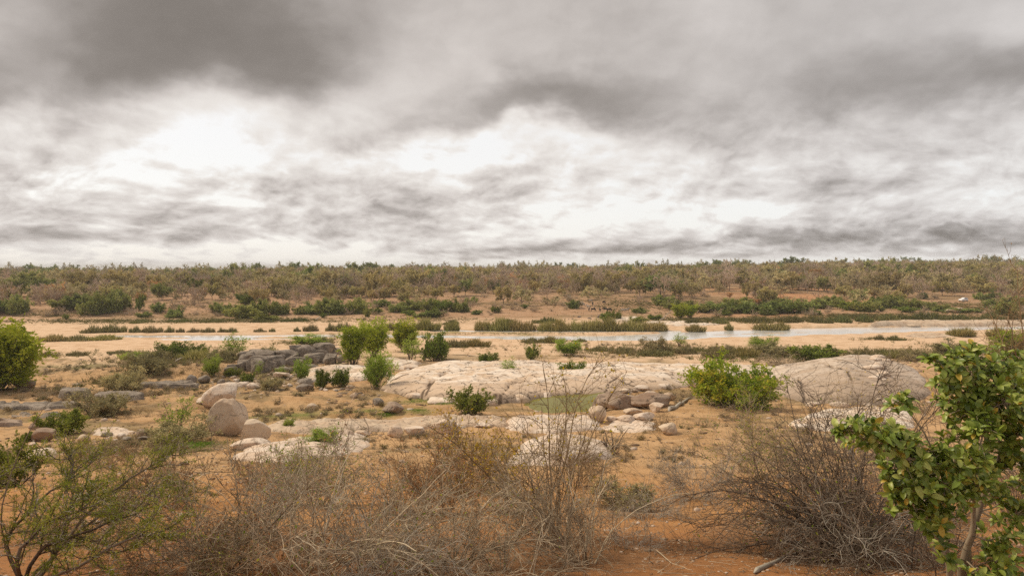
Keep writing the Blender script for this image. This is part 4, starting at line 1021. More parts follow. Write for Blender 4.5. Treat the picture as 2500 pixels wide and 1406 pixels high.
# ------------------------------------------------ far bank green shrubs
row = [(0, 762, 60, 34, 'D'), (38, 763, 44, 40, 'D'), (130, 732, 60, 44, 'B'), (100, 725, 50, 40, 'D'), (195, 752, 70, 40, 'B'), (235, 765, 56, 46, 'D'), (268, 760, 60, 50, 'B'), (290, 750, 40, 44, 'D'), (160, 778, 18, 16, 'D'), (350, 772, 30, 16, 'B'),
       (385, 758, 40, 26, 'D'), (430, 776, 40, 30, 'B'), (340, 758, 24, 30, 'D'), (540, 764, 50, 26, 'D'), (580, 770, 60, 34, 'B'), (610, 774, 70, 34, 'D'), (640, 772, 60, 36, 'B'), (680, 768, 56, 36, 'B'), (600, 742, 40, 26, 'D'), (650, 780, 60, 18, 'D'),
       (735, 766, 44, 24, 'B'), (760, 766, 56, 30, 'B'), (800, 766, 60, 36, 'B'), (830, 768, 60, 32, 'B'), (868, 764, 60, 34, 'B'), (790, 778, 20, 18, 'D'), (935, 748, 40, 22, 'D'), (970, 762, 60, 26, 'B'), (1010, 758, 60, 26, 'B'), (915, 764, 36, 16, 'D'),
       (1000, 772, 32, 16, 'D'), (1050, 760, 50, 26, 'B'), (1070, 750, 40, 24, 'B'), (1055, 774, 60, 20, 'D'), (1085, 762, 44, 26, 'D'), (1120, 762, 50, 32, 'D'), (1150, 745, 30, 20, 'B'), (1165, 766, 34, 14, 'D'), (1210, 763, 22, 16, 'D'), (895, 774, 22, 20, 'B'),
       (1282, 754, 20, 14, 'D'), (1400, 752, 36, 28, 'B'), (1650, 752, 60, 24, 'B'), (1700, 760, 80, 30, 'B'), (1740, 764, 70, 26, 'B'), (1780, 762, 70, 32, 'B'), (1820, 762, 70, 30, 'B'), (1860, 764, 80, 34, 'B'), (1900, 764, 80, 34, 'D'), (1945, 764, 80, 32, 'D'),
       (1800, 748, 60, 20, 'B'), (1850, 744, 60, 20, 'B'), (1900, 742, 60, 20, 'B'), (2080, 758, 60, 22, 'D'), (2110, 758, 56, 22, 'D'), (2000, 752, 60, 26, 'B'), (2030, 748, 60, 28, 'B'), (2150, 752, 60, 26, 'B'), (2180, 750, 60, 26, 'B'), (2230, 752, 80, 22, 'B'),
       (2275, 758, 70, 18, 'B'), (2330, 760, 70, 13, 'B'), (2380, 761, 60, 14, 'B'), (2150, 762, 20, 12, 'D'), (1995, 768, 20, 10, 'D'), (2210, 762, 50, 12, 'D'), (2420, 752, 60, 24, 'B'), (2470, 750, 60, 26, 'B'), (2460, 770, 60, 30, 'B'), (1870, 772, 40, 14, 'D'), (1770, 768, 30, 12, 'D'),
       (2136, 738, 20, 16, 'D'), (2190, 731, 16, 12, 'D'), (2255, 728, 20, 14, 'D'), (2395, 732, 40, 22, 'D'), (2430, 730, 40, 24, 'B'), (1560, 765, 40, 16, 'B'), (1620, 748, 50, 22, 'B')]
MARKS = [(0, 'at the left end of the far bank'), (140, 'above the eroded far slope'), (330, 'above the eroded far gully'), (520, 'in the dense far bank thicket'), (720, 'behind the tall green bush clump'),
         (900, 'on the open bank behind the reeds'), (1180, 'near the grazing herd'), (1560, 'in the long thicket beyond the reeds'), (1980, 'between long thicket and track'), (2210, 'around the white car'), (2400, 'at the right end of the far bank')]
def mark(px):
    return [t for x, t in MARKS if max(px, 0) >= x][-1]
seen = {}
for i, (a, b, w, h, k) in enumerate(sorted(row)):
    k = 'B' if i % 5 in (1, 3) else k
    kit = DRK if k == 'D' else BNK
    w, h = w * RNG.uniform(0.75, 1.2), h * RNG.uniform(0.7, 1.15); b = b + RNG.uniform(-3, 3)
    where = mark(a); key = (k, where); seen.setdefault(key, 0)
    lb = f"{'dark green' if k == 'D' else 'mid green'} shrub {where}, {ordinal(seen[key])} from left"
    seen[key] += 1
    plant(kit[i % 3], 'bank_shrub', a, b, w, h, lb, 'shrub', 'green shrubs of the far bank')

# ------------------------------------------------ reeds
REED = [reeds(s, M['reed'], 2.2, 2.8, 900, 0.25, 0.05, 0.6) for s in (21, 22, 23)] + [reeds(s, M['reed_dark'], 1.8, 1.6, 520, 0.5, 0.05, 0.7) for s in (24, 25)]
far_reeds = [(1012, 1070, 806, 24), (1087, 1119, 809, 25), (1161, 1198, 808, 26), (1190, 1250, 809, 28), (1245, 1304, 809, 27), (1314, 1350, 810, 26), (1340, 1388, 810, 27), (1395, 1420, 810, 27), (1417, 1470, 809, 30), (1462, 1522, 809, 28), (1523, 1580, 809, 27), (1565, 1625, 809, 25)]
for i, (x0, x1, b, h) in enumerate(far_reeds):
    plant(REED[i % 3], 'reed_clump', (x0 + x1) / 2, b - 0.5, (x1 - x0) * 1.12, h, f'tall olive reed clump at the far water edge, {ordinal(i)} of the row from left', 'reeds', 'tall reeds along the far edge of the water', rotz=RNG.choice((0, 3.1416)))
low = [(316, 348, 811, 15), (349, 395, 811, 15), (402, 425, 811, 15), (457, 486, 811, 11), (491, 524, 811, 11), (531, 548, 811, 12), (549, 578, 811, 11), (620, 650, 810, 9), (657, 672, 810, 9), (717, 734, 809, 11), (741, 776, 808, 16), (795, 815, 808, 22), (812, 845, 808, 20), (430, 450, 811, 10), (835, 858, 808, 22), (940, 975, 806, 20), (970, 1010, 807, 20)]
for i, (x0, x1, b, h) in enumerate(sorted(low)):
    plant(REED[3 + i % 2], 'reed_clump', (x0 + x1) / 2, b, (x1 - x0) * 1.1, h, f'short dark reed tuft on the far sand bar, {ordinal(i)} of the row from left', 'reeds', 'short reed tufts on the far sand bar', rotz=RNG.choice((0, 3.1416)))
other = [(1677, 1720, 809, 17, 0, 'low reed clump on the far sand right of the tall reeds'), (1770, 1789, 807, 17, 0, 'single upright reed tuft alone at the water edge'), (1845, 1920, 807, 22, 1, 'wide reed clump by the low grey rock in the water'), (1890, 1925, 806, 19, 0, 'yellowish end of the wide reed clump'),
         (2314, 2376, 820, 23, 2, 'round dense reed clump in the river'), (2413, 2465, 822, 22, 0, 'reed clump in the river near the right edge'), (2136, 2158, 829, 17, 4, 'small grey tuft on the near sand by the water'), (2167, 2208, 830, 16, 3, 'wide grey tuft on the near sand by the water'),
         (1075, 1140, 846, 24, 3, 'grassy reed bed on the near sand, water behind it'), (1130, 1192, 845, 22, 0, 'paler end of the grassy reed bed on the near sand'), (1273, 1330, 836, 16, 3, 'low reed strip on the near water edge'), (1320, 1371, 836, 18, 0, 'taller end of the low reed strip'), (1398, 1432, 834, 12, 3, 'small reed tuft past the low reed strip'),
         (1720, 1790, 872, 28, 3, 'grey-green tall grass stand behind the granite sheet'), (1780, 1852, 870, 28, 0, 'second tall grass stand behind the granite sheet'), (1650, 1700, 862, 20, 4, 'short grey grass stand behind the granite sheet'), (2068, 2154, 872, 26, 3, 'grass stand behind the top of the dome'), (2169, 2230, 874, 24, 0, 'grass stand behind the side of the dome'), (2225, 2284, 876, 26, 3, 'darker grass stand beyond the side of the dome'),
         (1490, 1560, 862, 22, 3, 'grey grass stand on the sand beyond the granite'), (1560, 1640, 866, 18, 4, 'low grass stand on the sand beyond the granite'), (1430, 1490, 856, 18, 3, 'thin grass stand beside the yellow-green shrub'),
         (97, 160, 832, 18, 0, 'olive reed bed beside the bright green bush'), (150, 225, 831, 18, 3, 'middle of the olive reed bed on the left'), (215, 290, 830, 15, 0, 'end of the olive reed bed where the water starts'), (200, 260, 812, 20, 3, 'tall weedy mound of reeds behind the reed bed'), (250, 306, 811, 22, 4, 'greener end of the weedy reed mound'),
         (100, 130, 868, 16, 3, 'small reed tuft on the sand by the bright green bush'), (165, 210, 868, 14, 4, 'small dark tuft on the sand'), (265, 320, 862, 10, 4, 'flat dark tuft alone on the pale sand'), (300, 370, 878, 26, 0, 'tall dry grass at the near edge of the pale sand'), (370, 440, 880, 28, 3, 'olive grass in the middle of the tall dry grass'), (430, 520, 878, 28, 0, 'pale grass at the end of the tall dry grass'), (520, 580, 880, 24, 3, 'grass below the pale sapling')]
for i, (x0, x1, b, h, k, lb) in enumerate(other):
    plant(REED[k], 'reed_clump', (x0 + x1) / 2, b, (x1 - x0) * 1.1, h * (0.72 if b > 825 else 0.9), lb, 'reeds', 'reed and grass stands of the river bed', rotz=RNG.choice((0, 3.1416)))
FARREED = reeds(26, M['grass_green'], 3.0, 1.3, 700, 0.5, 0.07, 0.6)
for i, (a, b, w, h) in enumerate(sorted([(1700, 790, 60, 12), (1760, 790, 70, 12), (1850, 788, 80, 14), (1930, 786, 80, 14), (2000, 788, 70, 14), (2050, 786, 60, 16), (2110, 784, 70, 14), (2170, 784, 90, 18), (2250, 782, 110, 20), (2330, 784, 90, 18), (2420, 782, 90, 20), (2490, 784, 60, 22), (640, 786, 60, 8), (720, 784, 70, 8), (520, 786, 60, 8), (440, 786, 60, 8), (340, 788, 70, 8), (1240, 790, 80, 12), (1330, 788, 70, 14), (1100, 792, 60, 10)])):
    plant(FARREED, 'grass_stand', a, b, w, h, f'grey-green grass stand on the far side of the river, {ordinal(i)} from left', 'grass', 'grass stands on the far side of the river')

# ------------------------------------------------ trees of the far woodland
def tree(seed, leafm, barkm, h=6.0, crown=(2.6, 2.0), base=0.35, limbs=6, nb=6, nt=6, nl=5, lsize=0.35, lasp=0.7, up=0.05, flat=False, trunk_r=0.14, bare=False, lean=0.1, sparse=1.0):
    """trunk with limbs, and a crown of leaves or bare twigs"""
    r = np.random.default_rng(seed)
    th = h * base
    P0 = grow(r, np.array([[0, 0, -0.2]]), np.array([[r.normal(0, lean), r.normal(0, lean), 1.0]]), [th + 0.2], 5, 0.10, (0, 0, 0.05))
    top = P0[0, -1]
    a = np.arange(limbs) / limbs * 6.28 + r.uniform(-.4, .4, limbs)
    sp = 1.25 if flat else 0.8
    D = np.stack((np.cos(a) * sp, np.sin(a) * sp, r.uniform(0.5, 1.3, limbs) * (0.8 if flat else 1.0)), 1)
    S = P0[0, -2] * 0.4 + top * 0.6 + np.zeros((limbs, 3)); S[:, 2] -= r.uniform(0, 0.25, limbs) * th
    P1 = grow(r, S, D, (h - th) * r.uniform(0.75, 1.1, limbs), 5, 0.16, (0, 0, up))
    s2, d2, t2, _ = spawn(r, P1, nb, 0.25, 1.0, 0.8)
    P2 = grow(r, s2, d2, (h - th) * 0.42 * r.uniform(0.5, 1.2, len(t2)), 4, 0.2, (0, 0, up))
    s3, d3, t3, _ = spawn(r, P2, nt, 0.15, 1.0, 0.8)
    P3 = grow(r, s3, d3, (h - th) * 0.17 * r.uniform(0.5, 1.3, len(t3)), 2, 0.25, (0, 0, up))
    # keep the crown within its outline
    cz = th + (h - th) * 0.55
    vb = prisms([(P0, trunk_r, trunk_r * 0.75), (P1, trunk_r * 0.55, trunk_r * 0.2), (P2, trunk_r * 0.22, trunk_r * 0.1)], r, 4, (0.0, 0.6))
    if bare:
        s4, d4, _, _ = spawn(r, P3, nl, 0.1, 1.0, 0.8)
        P4 = grow(r, s4, d4, (h - th) * 0.10 * r.uniform(0.5, 1.3, len(s4)), 2, 0.3, (0, 0, 0.03))
        vl = prisms([(P3, 0.04, 0.028), (P4, 0.032, 0.02)], r, 3, (0.1, 1.0))
    else:
        s4, d4, _, _ = spawn(r, P3, nl, 0.0, 1.0, 0.7)
        s4 = s4 + r.normal(0, lsize * 0.4, s4.shape)
        if sparse < 1:
            kp = r.random(len(s4)) < sparse; s4, d4 = s4[kp], d4[kp]
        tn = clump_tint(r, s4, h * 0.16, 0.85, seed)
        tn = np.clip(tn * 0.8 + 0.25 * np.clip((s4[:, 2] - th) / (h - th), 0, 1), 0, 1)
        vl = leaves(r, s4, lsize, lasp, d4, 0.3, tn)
        vt = prisms([(P3, 0.03, 0.015)], r, 3, (0.1, 0.8))
        nb_ = len(vb[0]); vb = (np.concatenate((vb[0], vt[0])), np.concatenate((vb[1], vt[1] + nb_)), np.concatenate((vb[2], vt[2])))
    hw, hh = measure([vl[0]])
    p = Plant([('trunk', mk('trunk', *vb[:2], [barkm], tint=vb[2])), ('crown', mk('crown', *vl[:2], [barkm if bare else leafm], tint=vl[2]))], hw, hh)
    n = len(vb[0])
    p.whole = mk('woodland_tree', np.concatenate((vb[0], vl[0])), np.concatenate((vb[1], vl[1] + n)), [barkm, barkm if bare else leafm], tint=np.concatenate((vb[2], vl[2])), midx=np.concatenate((np.zeros(len(vb[1])), np.ones(len(vl[1])))))
    return p

TK = {
    'bare': [tree(s, None, M['twig_far'], 6.0, base=0.28, limbs=6, nb=6, nt=5, nl=3, bare=True) for s in (31, 32, 33)],
    'dry': [tree(s, M['leaf_grey'], M['twig_far'], 5.0, base=0.22, limbs=6, nb=6, nt=6, nl=7, lsize=0.34, sparse=0.9) for s in (34, 35)],
    'olive': [tree(s, M['leaf_olive'], M['bark_brown'], 5.5, base=0.30, limbs=6, nb=6, nt=6, nl=10, lsize=0.44) for s in (36, 37, 38)],
    'rust': [tree(s, M['leaf_rust'], M['twig_far'], 4.4, base=0.22, limbs=6, nb=6, nt=5, nl=7, lsize=0.36, sparse=0.9) for s in (39,)],
    'green': [tree(s, M['leaf_bank'], M['bark_brown'], 6.5, base=0.28, limbs=7, nb=7, nt=6, nl=10, lsize=0.46) for s in (40, 41)],
    'flat': [tree(s, M['leaf_bank'], M['bark_brown'], 6.0, base=0.45, limbs=8, nb=7, nt=6, nl=10, lsize=0.36, up=-0.03, flat=True) for s in (42,)],
    'tall': [tree(s, M['leaf_dark'], M['bark_brown'], 8.0, base=0.58, limbs=6, nb=5, nt=5, nl=10, lsize=0.40) for s in (43, 44)],
    'skyline': [tree(s, M['leaf_grey'], M['bark_brown'], 8.0, base=0.55, limbs=6, nb=4, nt=5, nl=7, lsize=0.38, sparse=0.8, flat=True) for s in (45, 46)],
    'dark': [tree(s, M['leaf_dark'], M['bark_brown'], 6.5, base=0.25, limbs=8, nb=7, nt=6, nl=10, lsize=0.40) for s in (47,)],
}
LOOK = {'bare': ('leafless grey', 'bare_tree'), 'dry': ('dry grey-brown', 'dry_tree'), 'olive': ('olive-crowned', 'olive_tree'), 'rust': ('rusty orange', 'rust_tree'), 'green': ('mid green round', 'green_tree'),
        'flat': ('spreading flat-topped green', 'spreading_tree'), 'tall': ('tall dark slender', 'tall_tree'), 'skyline': ('high-crowned', 'skyline_tree'), 'dark': ('dense dark green', 'dark_tree')}
WOOD_GROUP = 'trees of the far woodland'
def wood(kind, px, py, w, h, label, i=0):
    plant(TK[kind][i % len(TK[kind])], LOOK[kind][1], px, py, w, h, label, 'tree', WOOD_GROUP)
SPECIAL = [('flat', 1612, 722, 110, 48, 'large spreading green tree with a bent trunk above the long thicket'), ('olive', 1562, 724, 40, 44, 'olive tree close beside the large spreading tree'), ('dark', 118, 722, 70, 40, 'dense dark green tree on the left above the eroded slope'),
           ('bare', 165, 716, 56, 42, 'dark tangled leafless tree right of the dense dark green tree'), ('tall', 476, 730, 34, 52, 'tall dark green tree with a narrow stacked crown'), ('tall', 352, 756, 20, 40, 'pale-stemmed slim tree on the edge of the gully'),
           ('bare', 1097, 708, 74, 56, 'big leafless tree with a thick pale trunk in the middle of the woodland'), ('bare', 1138, 712, 44, 32, 'low tangled bare tree beside the big leafless one'), ('olive', 1025, 712, 56, 42, 'broad olive tree with dark stems left of the big leafless tree'),
           ('olive', 852, 700, 40, 30, 'round olive-green tree above the tall green clump'), ('olive', 1072, 713, 44, 26, 'low olive tree at the foot of the big leafless tree'), ('bare', 978, 714, 46, 22, 'low dark bare tree on the open orange ground'),
           ('green', 1205, 718, 28, 34, 'pale-stemmed green tree on the open ground'), ('dry', 1326, 716, 44, 38, 'round dark grey bush-tree on the open ground'), ('olive', 1398, 708, 36, 30, 'rounded olive tree above the bare slope'), ('dry', 1436, 732, 56, 34, 'big round brown thicket just above the grazing herd'),
           ('dry', 1470, 728, 44, 26, 'second brown thicket above the grazing herd'), ('green', 1545, 690, 40, 40, 'bright olive tree behind the large spreading tree'), ('dark', 1512, 690, 40, 26, 'dark green tree behind the brown thickets'), ('bare', 1458, 702, 30, 32, 'thin forked dead tree above the brown thickets'),
           ('olive', 1475, 702, 36, 28, 'soft round olive tree next to the thin forked dead tree'), ('dark', 1912, 688, 40, 26, 'dark green tree deep in the woodland above the long thicket'), ('green', 2022, 716, 44, 40, 'tall round green tree above the bare orange patch'), ('olive', 1878, 738, 40, 32, 'yellow-green tree at the back of the long thicket'),
           ('bare', 2176, 715, 40, 44, 'dark umbrella-shaped bare tree standing on the track'), ('olive', 2300, 722, 50, 36, 'yellowing tree just left of the white car'), ('dry', 2330, 722, 40, 36, 'grey leafless tree behind the white car'), ('olive', 2400, 726, 50, 36, 'rusty olive tree right of the white car'),
           ('green', 705, 722, 34, 40, 'yellow-green tree with a straight stem above the green thicket'), ('olive', 632, 724, 40, 44, 'olive tree with several stems above the green thicket'), ('olive', 662, 722, 36, 46, 'yellowish tree next to the several-stemmed olive'), ('olive', 748, 718, 40, 34, 'small olive tree above the second thicket'),
           ('rust', 562, 712, 44, 26, 'rust-coloured tree in the middle of the left woodland'), ('olive', 518, 732, 34, 42, 'olive tree right of the narrow stacked tree'), ('green', 148, 760, 50, 30, 'grey-green tree on the lip of the eroded slope'), ('green', 45, 716, 50, 28, 'pale green tree at the left edge of the woodland'),
           ('dry', 2045, 742, 40, 24, 'dry shrub-tree beside the tall round green tree'), ('dry', 1700, 714, 36, 26, 'dry tree on the orange patch above the thicket'), ('bare', 1868, 716, 36, 24, 'grey bare tree on the orange patch above the thicket'), ('olive', 1806, 704, 44, 36, 'olive tree with forked stems above the orange patch'),
           ('olive', 1370, 722, 26, 18, 'little forked tree on the bare slope'), ('bare', 1290, 726, 24, 22, 'little bare tree on the bare slope'), ('dry', 1350, 744, 56, 22, 'grey scrub heap on the bare slope'), ('dry', 1412, 752, 34, 22, 'brown scrub heap left of the herd')]
SKYLINE = [('dark', 723, 643, 34, 'dome-shaped dark green tree standing above the skyline'), ('tall', 896, 643, 20, 'umbrella tree above the skyline near the middle'), ('tall', 628, 645, 24, 'forked tree above the skyline left of the dome-shaped one'), ('bare', 1227, 642, 22, 'thin lone tree above the skyline'),
           ('skyline', 1135, 644, 28, 'round-headed tree above the skyline behind the big leafless tree'), ('skyline', 1480, 639, 24, 'round-headed skyline tree left of the large spreading tree'), ('bare', 1778, 634, 24, 'leafless tree above the skyline'), ('tall', 1820, 638, 20, 'flat-headed dark tree above the skyline'),
           ('tall', 1910, 641, 18, 'small round dark tree above the skyline'), ('flat', 2420, 627, 32, 'wide flat tree above the skyline on the right'), ('tall', 2122, 635, 14, 'tiny round tree above the skyline'), ('skyline', 2030, 637, 20, 'leaning umbrella tree above the skyline'), ('tall', 858, 645, 18, 'thin umbrella tree above the skyline'),
           ('skyline', 250, 655, 42, 'broad thin-crowned tree above the skyline on the left'), ('tall', 135, 659, 18, 'small forked tree above the skyline on the left'), ('skyline', 405, 656, 30, 'round tree above the skyline left of centre'), ('skyline', 545, 654, 26, 'flat-crowned skyline tree above the rust-coloured tree'),
           ('skyline', 790, 650, 30, 'broad skyline tree right of the dome-shaped one'), ('skyline', 1015, 651, 24, 'low skyline tree above the broad olive tree'), ('skyline', 1330, 648, 40, 'wide skyline tree above the bare slope'), ('skyline', 1600, 640, 34, 'wide skyline tree above the large spreading tree'),
           ('skyline', 1660, 641, 24, 'skyline tree right of the wide one'), ('bare', 1975, 639, 36, 'wide thin-twigged tree above the skyline'), ('skyline', 2200, 638, 40, 'broad skyline tree above the umbrella-shaped bare tree'), ('skyline', 2300, 636, 36, 'broad skyline tree above the yellowing tree'), ('skyline', 20, 660, 30, 'skyline tree at the left edge'),
           ('tall', 958, 648, 14, 'small layered tree above the skyline'), ('skyline', 1400, 645, 26, 'round skyline tree above the rounded olive'), ('skyline', 2480, 634, 30, 'skyline tree at the right edge'), ('bare', 480, 657, 30, 'leafless skyline tree above the narrow stacked tree')]
for i, (k, px, top, w, lb) in enumerate(SKYLINE):
    Y = 690.0 + 30 * math.sin(i * 2.3); X = (px - CX) / F * Y; z = float(ground(np.array([X]), np.array([Y]))[0])
    h = (HZ + F * (ZC - z) / Y - top) * Y / F; wd = w * Y / F / 2; pl = TK[k][i % len(TK[k])]
    h += 1.6; wd *= 1.15
    plant_at(pl, LOOK[k][1], (X, Y, z - 0.1), (wd / pl.w, wd / pl.w, h / pl.h), lb, 'tree', WOOD_GROUP, i * 1.7)
taken = []
for i, s in enumerate(SPECIAL):
    wood(*s, i); X, Y, z = spot(s[1], s[2]); taken.append((X, Y, s[3] * Y / F * 0.4))
taken = np.array(taken)

# the mixed woodland: the nearest trees one by one, the rest as one mass
def wood_points():
    r = np.random.default_rng(77)
    n = 30000
    Y = np.sqrt(r.uniform(262.0 ** 2, 905.0 ** 2, n)); X = r.uniform(-0.84, 0.84, n) * Y
    px = CX + F * X / Y
    z = ground(X, Y); row = HZ + F * (ZC - z) / Y
    # how thick the bush stands: open slope in the middle, closed on the right and far back
    edge = np.interp(px, [0, 300, 520, 700, 900, 1150, 1350, 1500, 1700, 1950, 2100, 2300, 2500], [750, 744, 744, 738, 732, 724, 718, 716, 716, 716, 716, 722, 730])
    dens = sstep(edge - row + 9 * fbm(X / 30, Y / 30, 3, 90), -8, 10) * 0.95 + 0.05 * sstep(row, 760, 735) + 0.12 * (row < 752)
    dens = dens * (0.55 + 0.75 * vnoise2(X / 34, Y / 40, 91)) * np.interp(px, [0, 600, 1300, 2000], [0.8, 0.8, 0.85, 1.0])
    keep = r.random(n) < dens * np.interp(Y, [262, 400, 905], [0.5, 0.27, 0.17])
    X, Y, z, px, row = X[keep], Y[keep], z[keep], px[keep], row[keep]
    dmin = np.sqrt((X[:, None] - taken[None, :, 0]) ** 2 + (Y[:, None] - taken[None, :, 1]) ** 2) - taken[None, :, 2]
    ok = (dmin.min(1) > 0) & ~((px > 2285) & (px < 2425) & (row > 716)) & ~((px > 1395) & (px < 1550) & (row > 722))
    X, Y, z, px, row = X[ok], Y[ok], z[ok], px[ok], row[ok]
    o = np.argsort(Y)
    return X[o], Y[o], z[o], px[o], row[o], r
WX, WY, WZ, WPX, WROW, wr = wood_points()
kinds = list(TK)
NEAR_N = 230
zone_of = [(0, 'at the left end of the far woodland'), (330, 'in the far woodland above the gully'), (560, 'in the far woodland above the green thicket'), (880, 'in the middle of the far woodland'), (1280, 'in the far woodland above the bare slope'), (1560, 'in the far woodland above the long thicket'), (2000, 'in the far woodland behind the track'), (2330, 'at the right end of the far woodland')]
tone = fbm(WX / 80, WY / 80, 3, 95)
choice = []
for x, y, px, t, ro in zip(WX, WY, WPX, tone, WROW):
    p = {'bare': 0.27, 'dry': 0.36, 'olive': 0.26 + 0.25 * t, 'rust': 0.03 - 0.04 * t, 'green': 0.06 + 0.08 * t}
    if y > 640:
        p['skyline'] = 0.13; p['tall'] = 0.03
    ks = list(p); q = np.clip(np.array([p[k] for k in ks]), 0.01, None); q /= q.sum()
    choice.append(ks[wr.choice(len(ks), p=q)])
scl = np.exp(wr.normal(0.26, 0.28, len(WX))).clip(0.55, 2.0) * np.where(WY < 330, 0.8, 1.0)
seen = {}
pts = {}
rank = {}
keys = {}
for i in range(len(WX)):
    k = choice[i]; pl = TK[k]; v = int(wr.integers(len(pl))); s = scl[i] * (1.2 if k in ('skyline', 'tall') else 1.0)
    if i < NEAR_N:
        where = [t for x, t in zone_of if max(WPX[i], 0) >= x][-1]
        small = 'small ' if s < 0.75 else 'large ' if s > 1.45 else ''
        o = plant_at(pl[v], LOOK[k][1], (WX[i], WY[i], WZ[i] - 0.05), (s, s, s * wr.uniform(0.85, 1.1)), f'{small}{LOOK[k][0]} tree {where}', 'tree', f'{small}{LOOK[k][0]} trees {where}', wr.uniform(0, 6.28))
        rank.setdefault(o['label'], []).append((WPX[i], o))
    else:
        pts.setdefault((k, v), []).append((WX[i], WY[i], WZ[i] - 0.05, wr.uniform(0, 6.28), s))

for lb, v in rank.items():
    if len(v) > 1:
        for n_, (_, o) in enumerate(sorted(v, key=lambda q: q[0])):
            o['label'] = f'{lb}, {ordinal(n_)} from left'

def scatter(name, sources, label):
    """one mass of plants too many to count: sources is [(mesh, [(x, y, z, turn, size)])]; built with geometry nodes"""
    tree_ = bpy.data.node_groups.new(name, 'GeometryNodeTree')
    tree_.interface.new_socket('Geometry', in_out='OUTPUT', socket_type='NodeSocketGeometry')
    tree_.interface.new_socket('Geometry', in_out='INPUT', socket_type='NodeSocketGeometry')
    N = tree_.nodes; Lk = tree_.links
    gi, go = N.new('NodeGroupInput'), N.new('NodeGroupOutput')
    join = N.new('GeometryNodeJoinGeometry')
    allp, kid, rot, siz = [], [], [], []
    def named(nm, typ):
        q = N.new('GeometryNodeInputNamedAttribute'); q.data_type = typ; q.inputs[0].default_value = nm; return q.outputs[0]
    for j, (me, pp) in enumerate(sources):
        src = bpy.data.objects.new(name + '_source', me)
        oi = N.new('GeometryNodeObjectInfo'); oi.inputs[0].default_value = src
        ip = N.new('GeometryNodeInstanceOnPoints')
        cmp_ = N.new('FunctionNodeCompare'); cmp_.data_type = 'INT'; cmp_.operation = 'EQUAL'
        ii = [s for s in cmp_.inputs if s.type == 'INT']
        Lk.new(named('kind_id', 'INT'), ii[0]); ii[1].default_value = j
        Lk.new(gi.outputs[0], ip.inputs['Points']); Lk.new(cmp_.outputs[0], ip.inputs['Selection'])
        Lk.new(oi.outputs['Geometry'], ip.inputs['Instance'])
        cb = N.new('ShaderNodeCombineXYZ'); Lk.new(named('turn', 'FLOAT'), cb.inputs[2])
        Lk.new(cb.outputs[0], ip.inputs['Rotation'])
        Lk.new(named('size', 'FLOAT'), ip.inputs['Scale'])
        Lk.new(ip.outputs[0], join.inputs[0])
        for q in pp:
            allp.append(q[:3]); kid.append(j); rot.append(q[3]); siz.append(q[4])
    Lk.new(join.outputs[0], go.inputs[0])
    me = bpy.data.meshes.new(name); me.vertices.add(len(allp)); me.vertices.foreach_set('co', np.array(allp, np.float32).ravel())
    me.attributes.new('kind_id', 'INT', 'POINT').data.foreach_set('value', np.array(kid, np.int32))
    me.attributes.new('turn', 'FLOAT', 'POINT').data.foreach_set('value', np.array(rot, np.float32))
    me.attributes.new('size', 'FLOAT', 'POINT').data.foreach_set('value', np.array(siz, np.float32))
    o = link(name, me); mod = o.modifiers.new(name, 'NODES'); mod.node_group = tree_
    return tag(o, label, None, None, 'stuff')
scatter('woodland', [(TK[k][v].whole, p) for (k, v), p in pts.items()], 'mixed dry bushveld woodland closing off the far bank')
print('woodland', len(WX), 'tris', sum(len(m.polygons) * 2 for k in TK.values() for p in k for m in [p.whole]))

# low scrub and dry shrubs on the far bank, each one small
SCR = [dry_bush(s, M['twig_far'], M['leaf_grey'], 1.5, 14, 6, 4, 0, 1.1, -0.05, 0.2, 0.03, 1.2, 0.14, 5, tw=0.012) for s in (61, 62)]
sr = np.random.default_rng(5); cnt = {}
scrub = []
for i in range(250):
    a = sr.uniform(-10, 2510); b = sr.uniform(722, 772)
    if not (1430 < a < 1545 and b > 728 or 2290 < a < 2410 and b > 722):
        scrub.append((a, b, sr.uniform(0.6, 1.8), sr.uniform(0, 6)))
for i, (a, b, s, rz) in enumerate(sorted(scrub)):
    X, Y, z = spot(a, b)
    where = mark(a); cnt[where] = cnt.get(where, -1) + 1
    plant_at(SCR[i % 2], 'scrub_bush', (X, Y, z - 0.03), (s * 1.2, s * 1.2, s), f'low dry scrub bush {where}, {ordinal(cnt[where])} from left', 'scrub', f'dry scrub {where}', rz)

def whole(pl):
    """the parts of a plant as one mesh"""
    V, FC, T, MI, mats = [], [], [], [], []
    k = 0
    for j, (pn, me) in enumerate(pl.parts):
        v = np.zeros(len(me.vertices) * 3, np.float32); me.vertices.foreach_get('co', v); v = v.reshape(-1, 3)
        f = np.zeros(len(me.loops), np.int32); me.loops.foreach_get('vertex_index', f); f = f.reshape(-1, 4)
        t = np.zeros(len(v), np.float32); me.attributes['tint'].data.foreach_get('value', t)
        V.append(v); FC.append(f + k); T.append(t); MI.append(np.full(len(f), j)); mats.append(me.materials[0]); k += len(v)
    return mk('low_scrub', np.concatenate(V), np.concatenate(FC), mats, tint=np.concatenate(T), midx=np.concatenate(MI))
LOW = [dry_bush(s, M[bk], M[lf], 0.8, 16, 6, 4, 0, 1.2, -0.05, 0.24, 0.012, 1.3, 0.07, 4, tw=0.006) for s, bk, lf in ((71, 'bark_red', 'leaf_olive'), (72, 'bark_grey', 'straw'), (73, 'bark_brown', 'leaf_bank'))]
lr = np.random.default_rng(15); lows = {0: [], 1: [], 2: []}
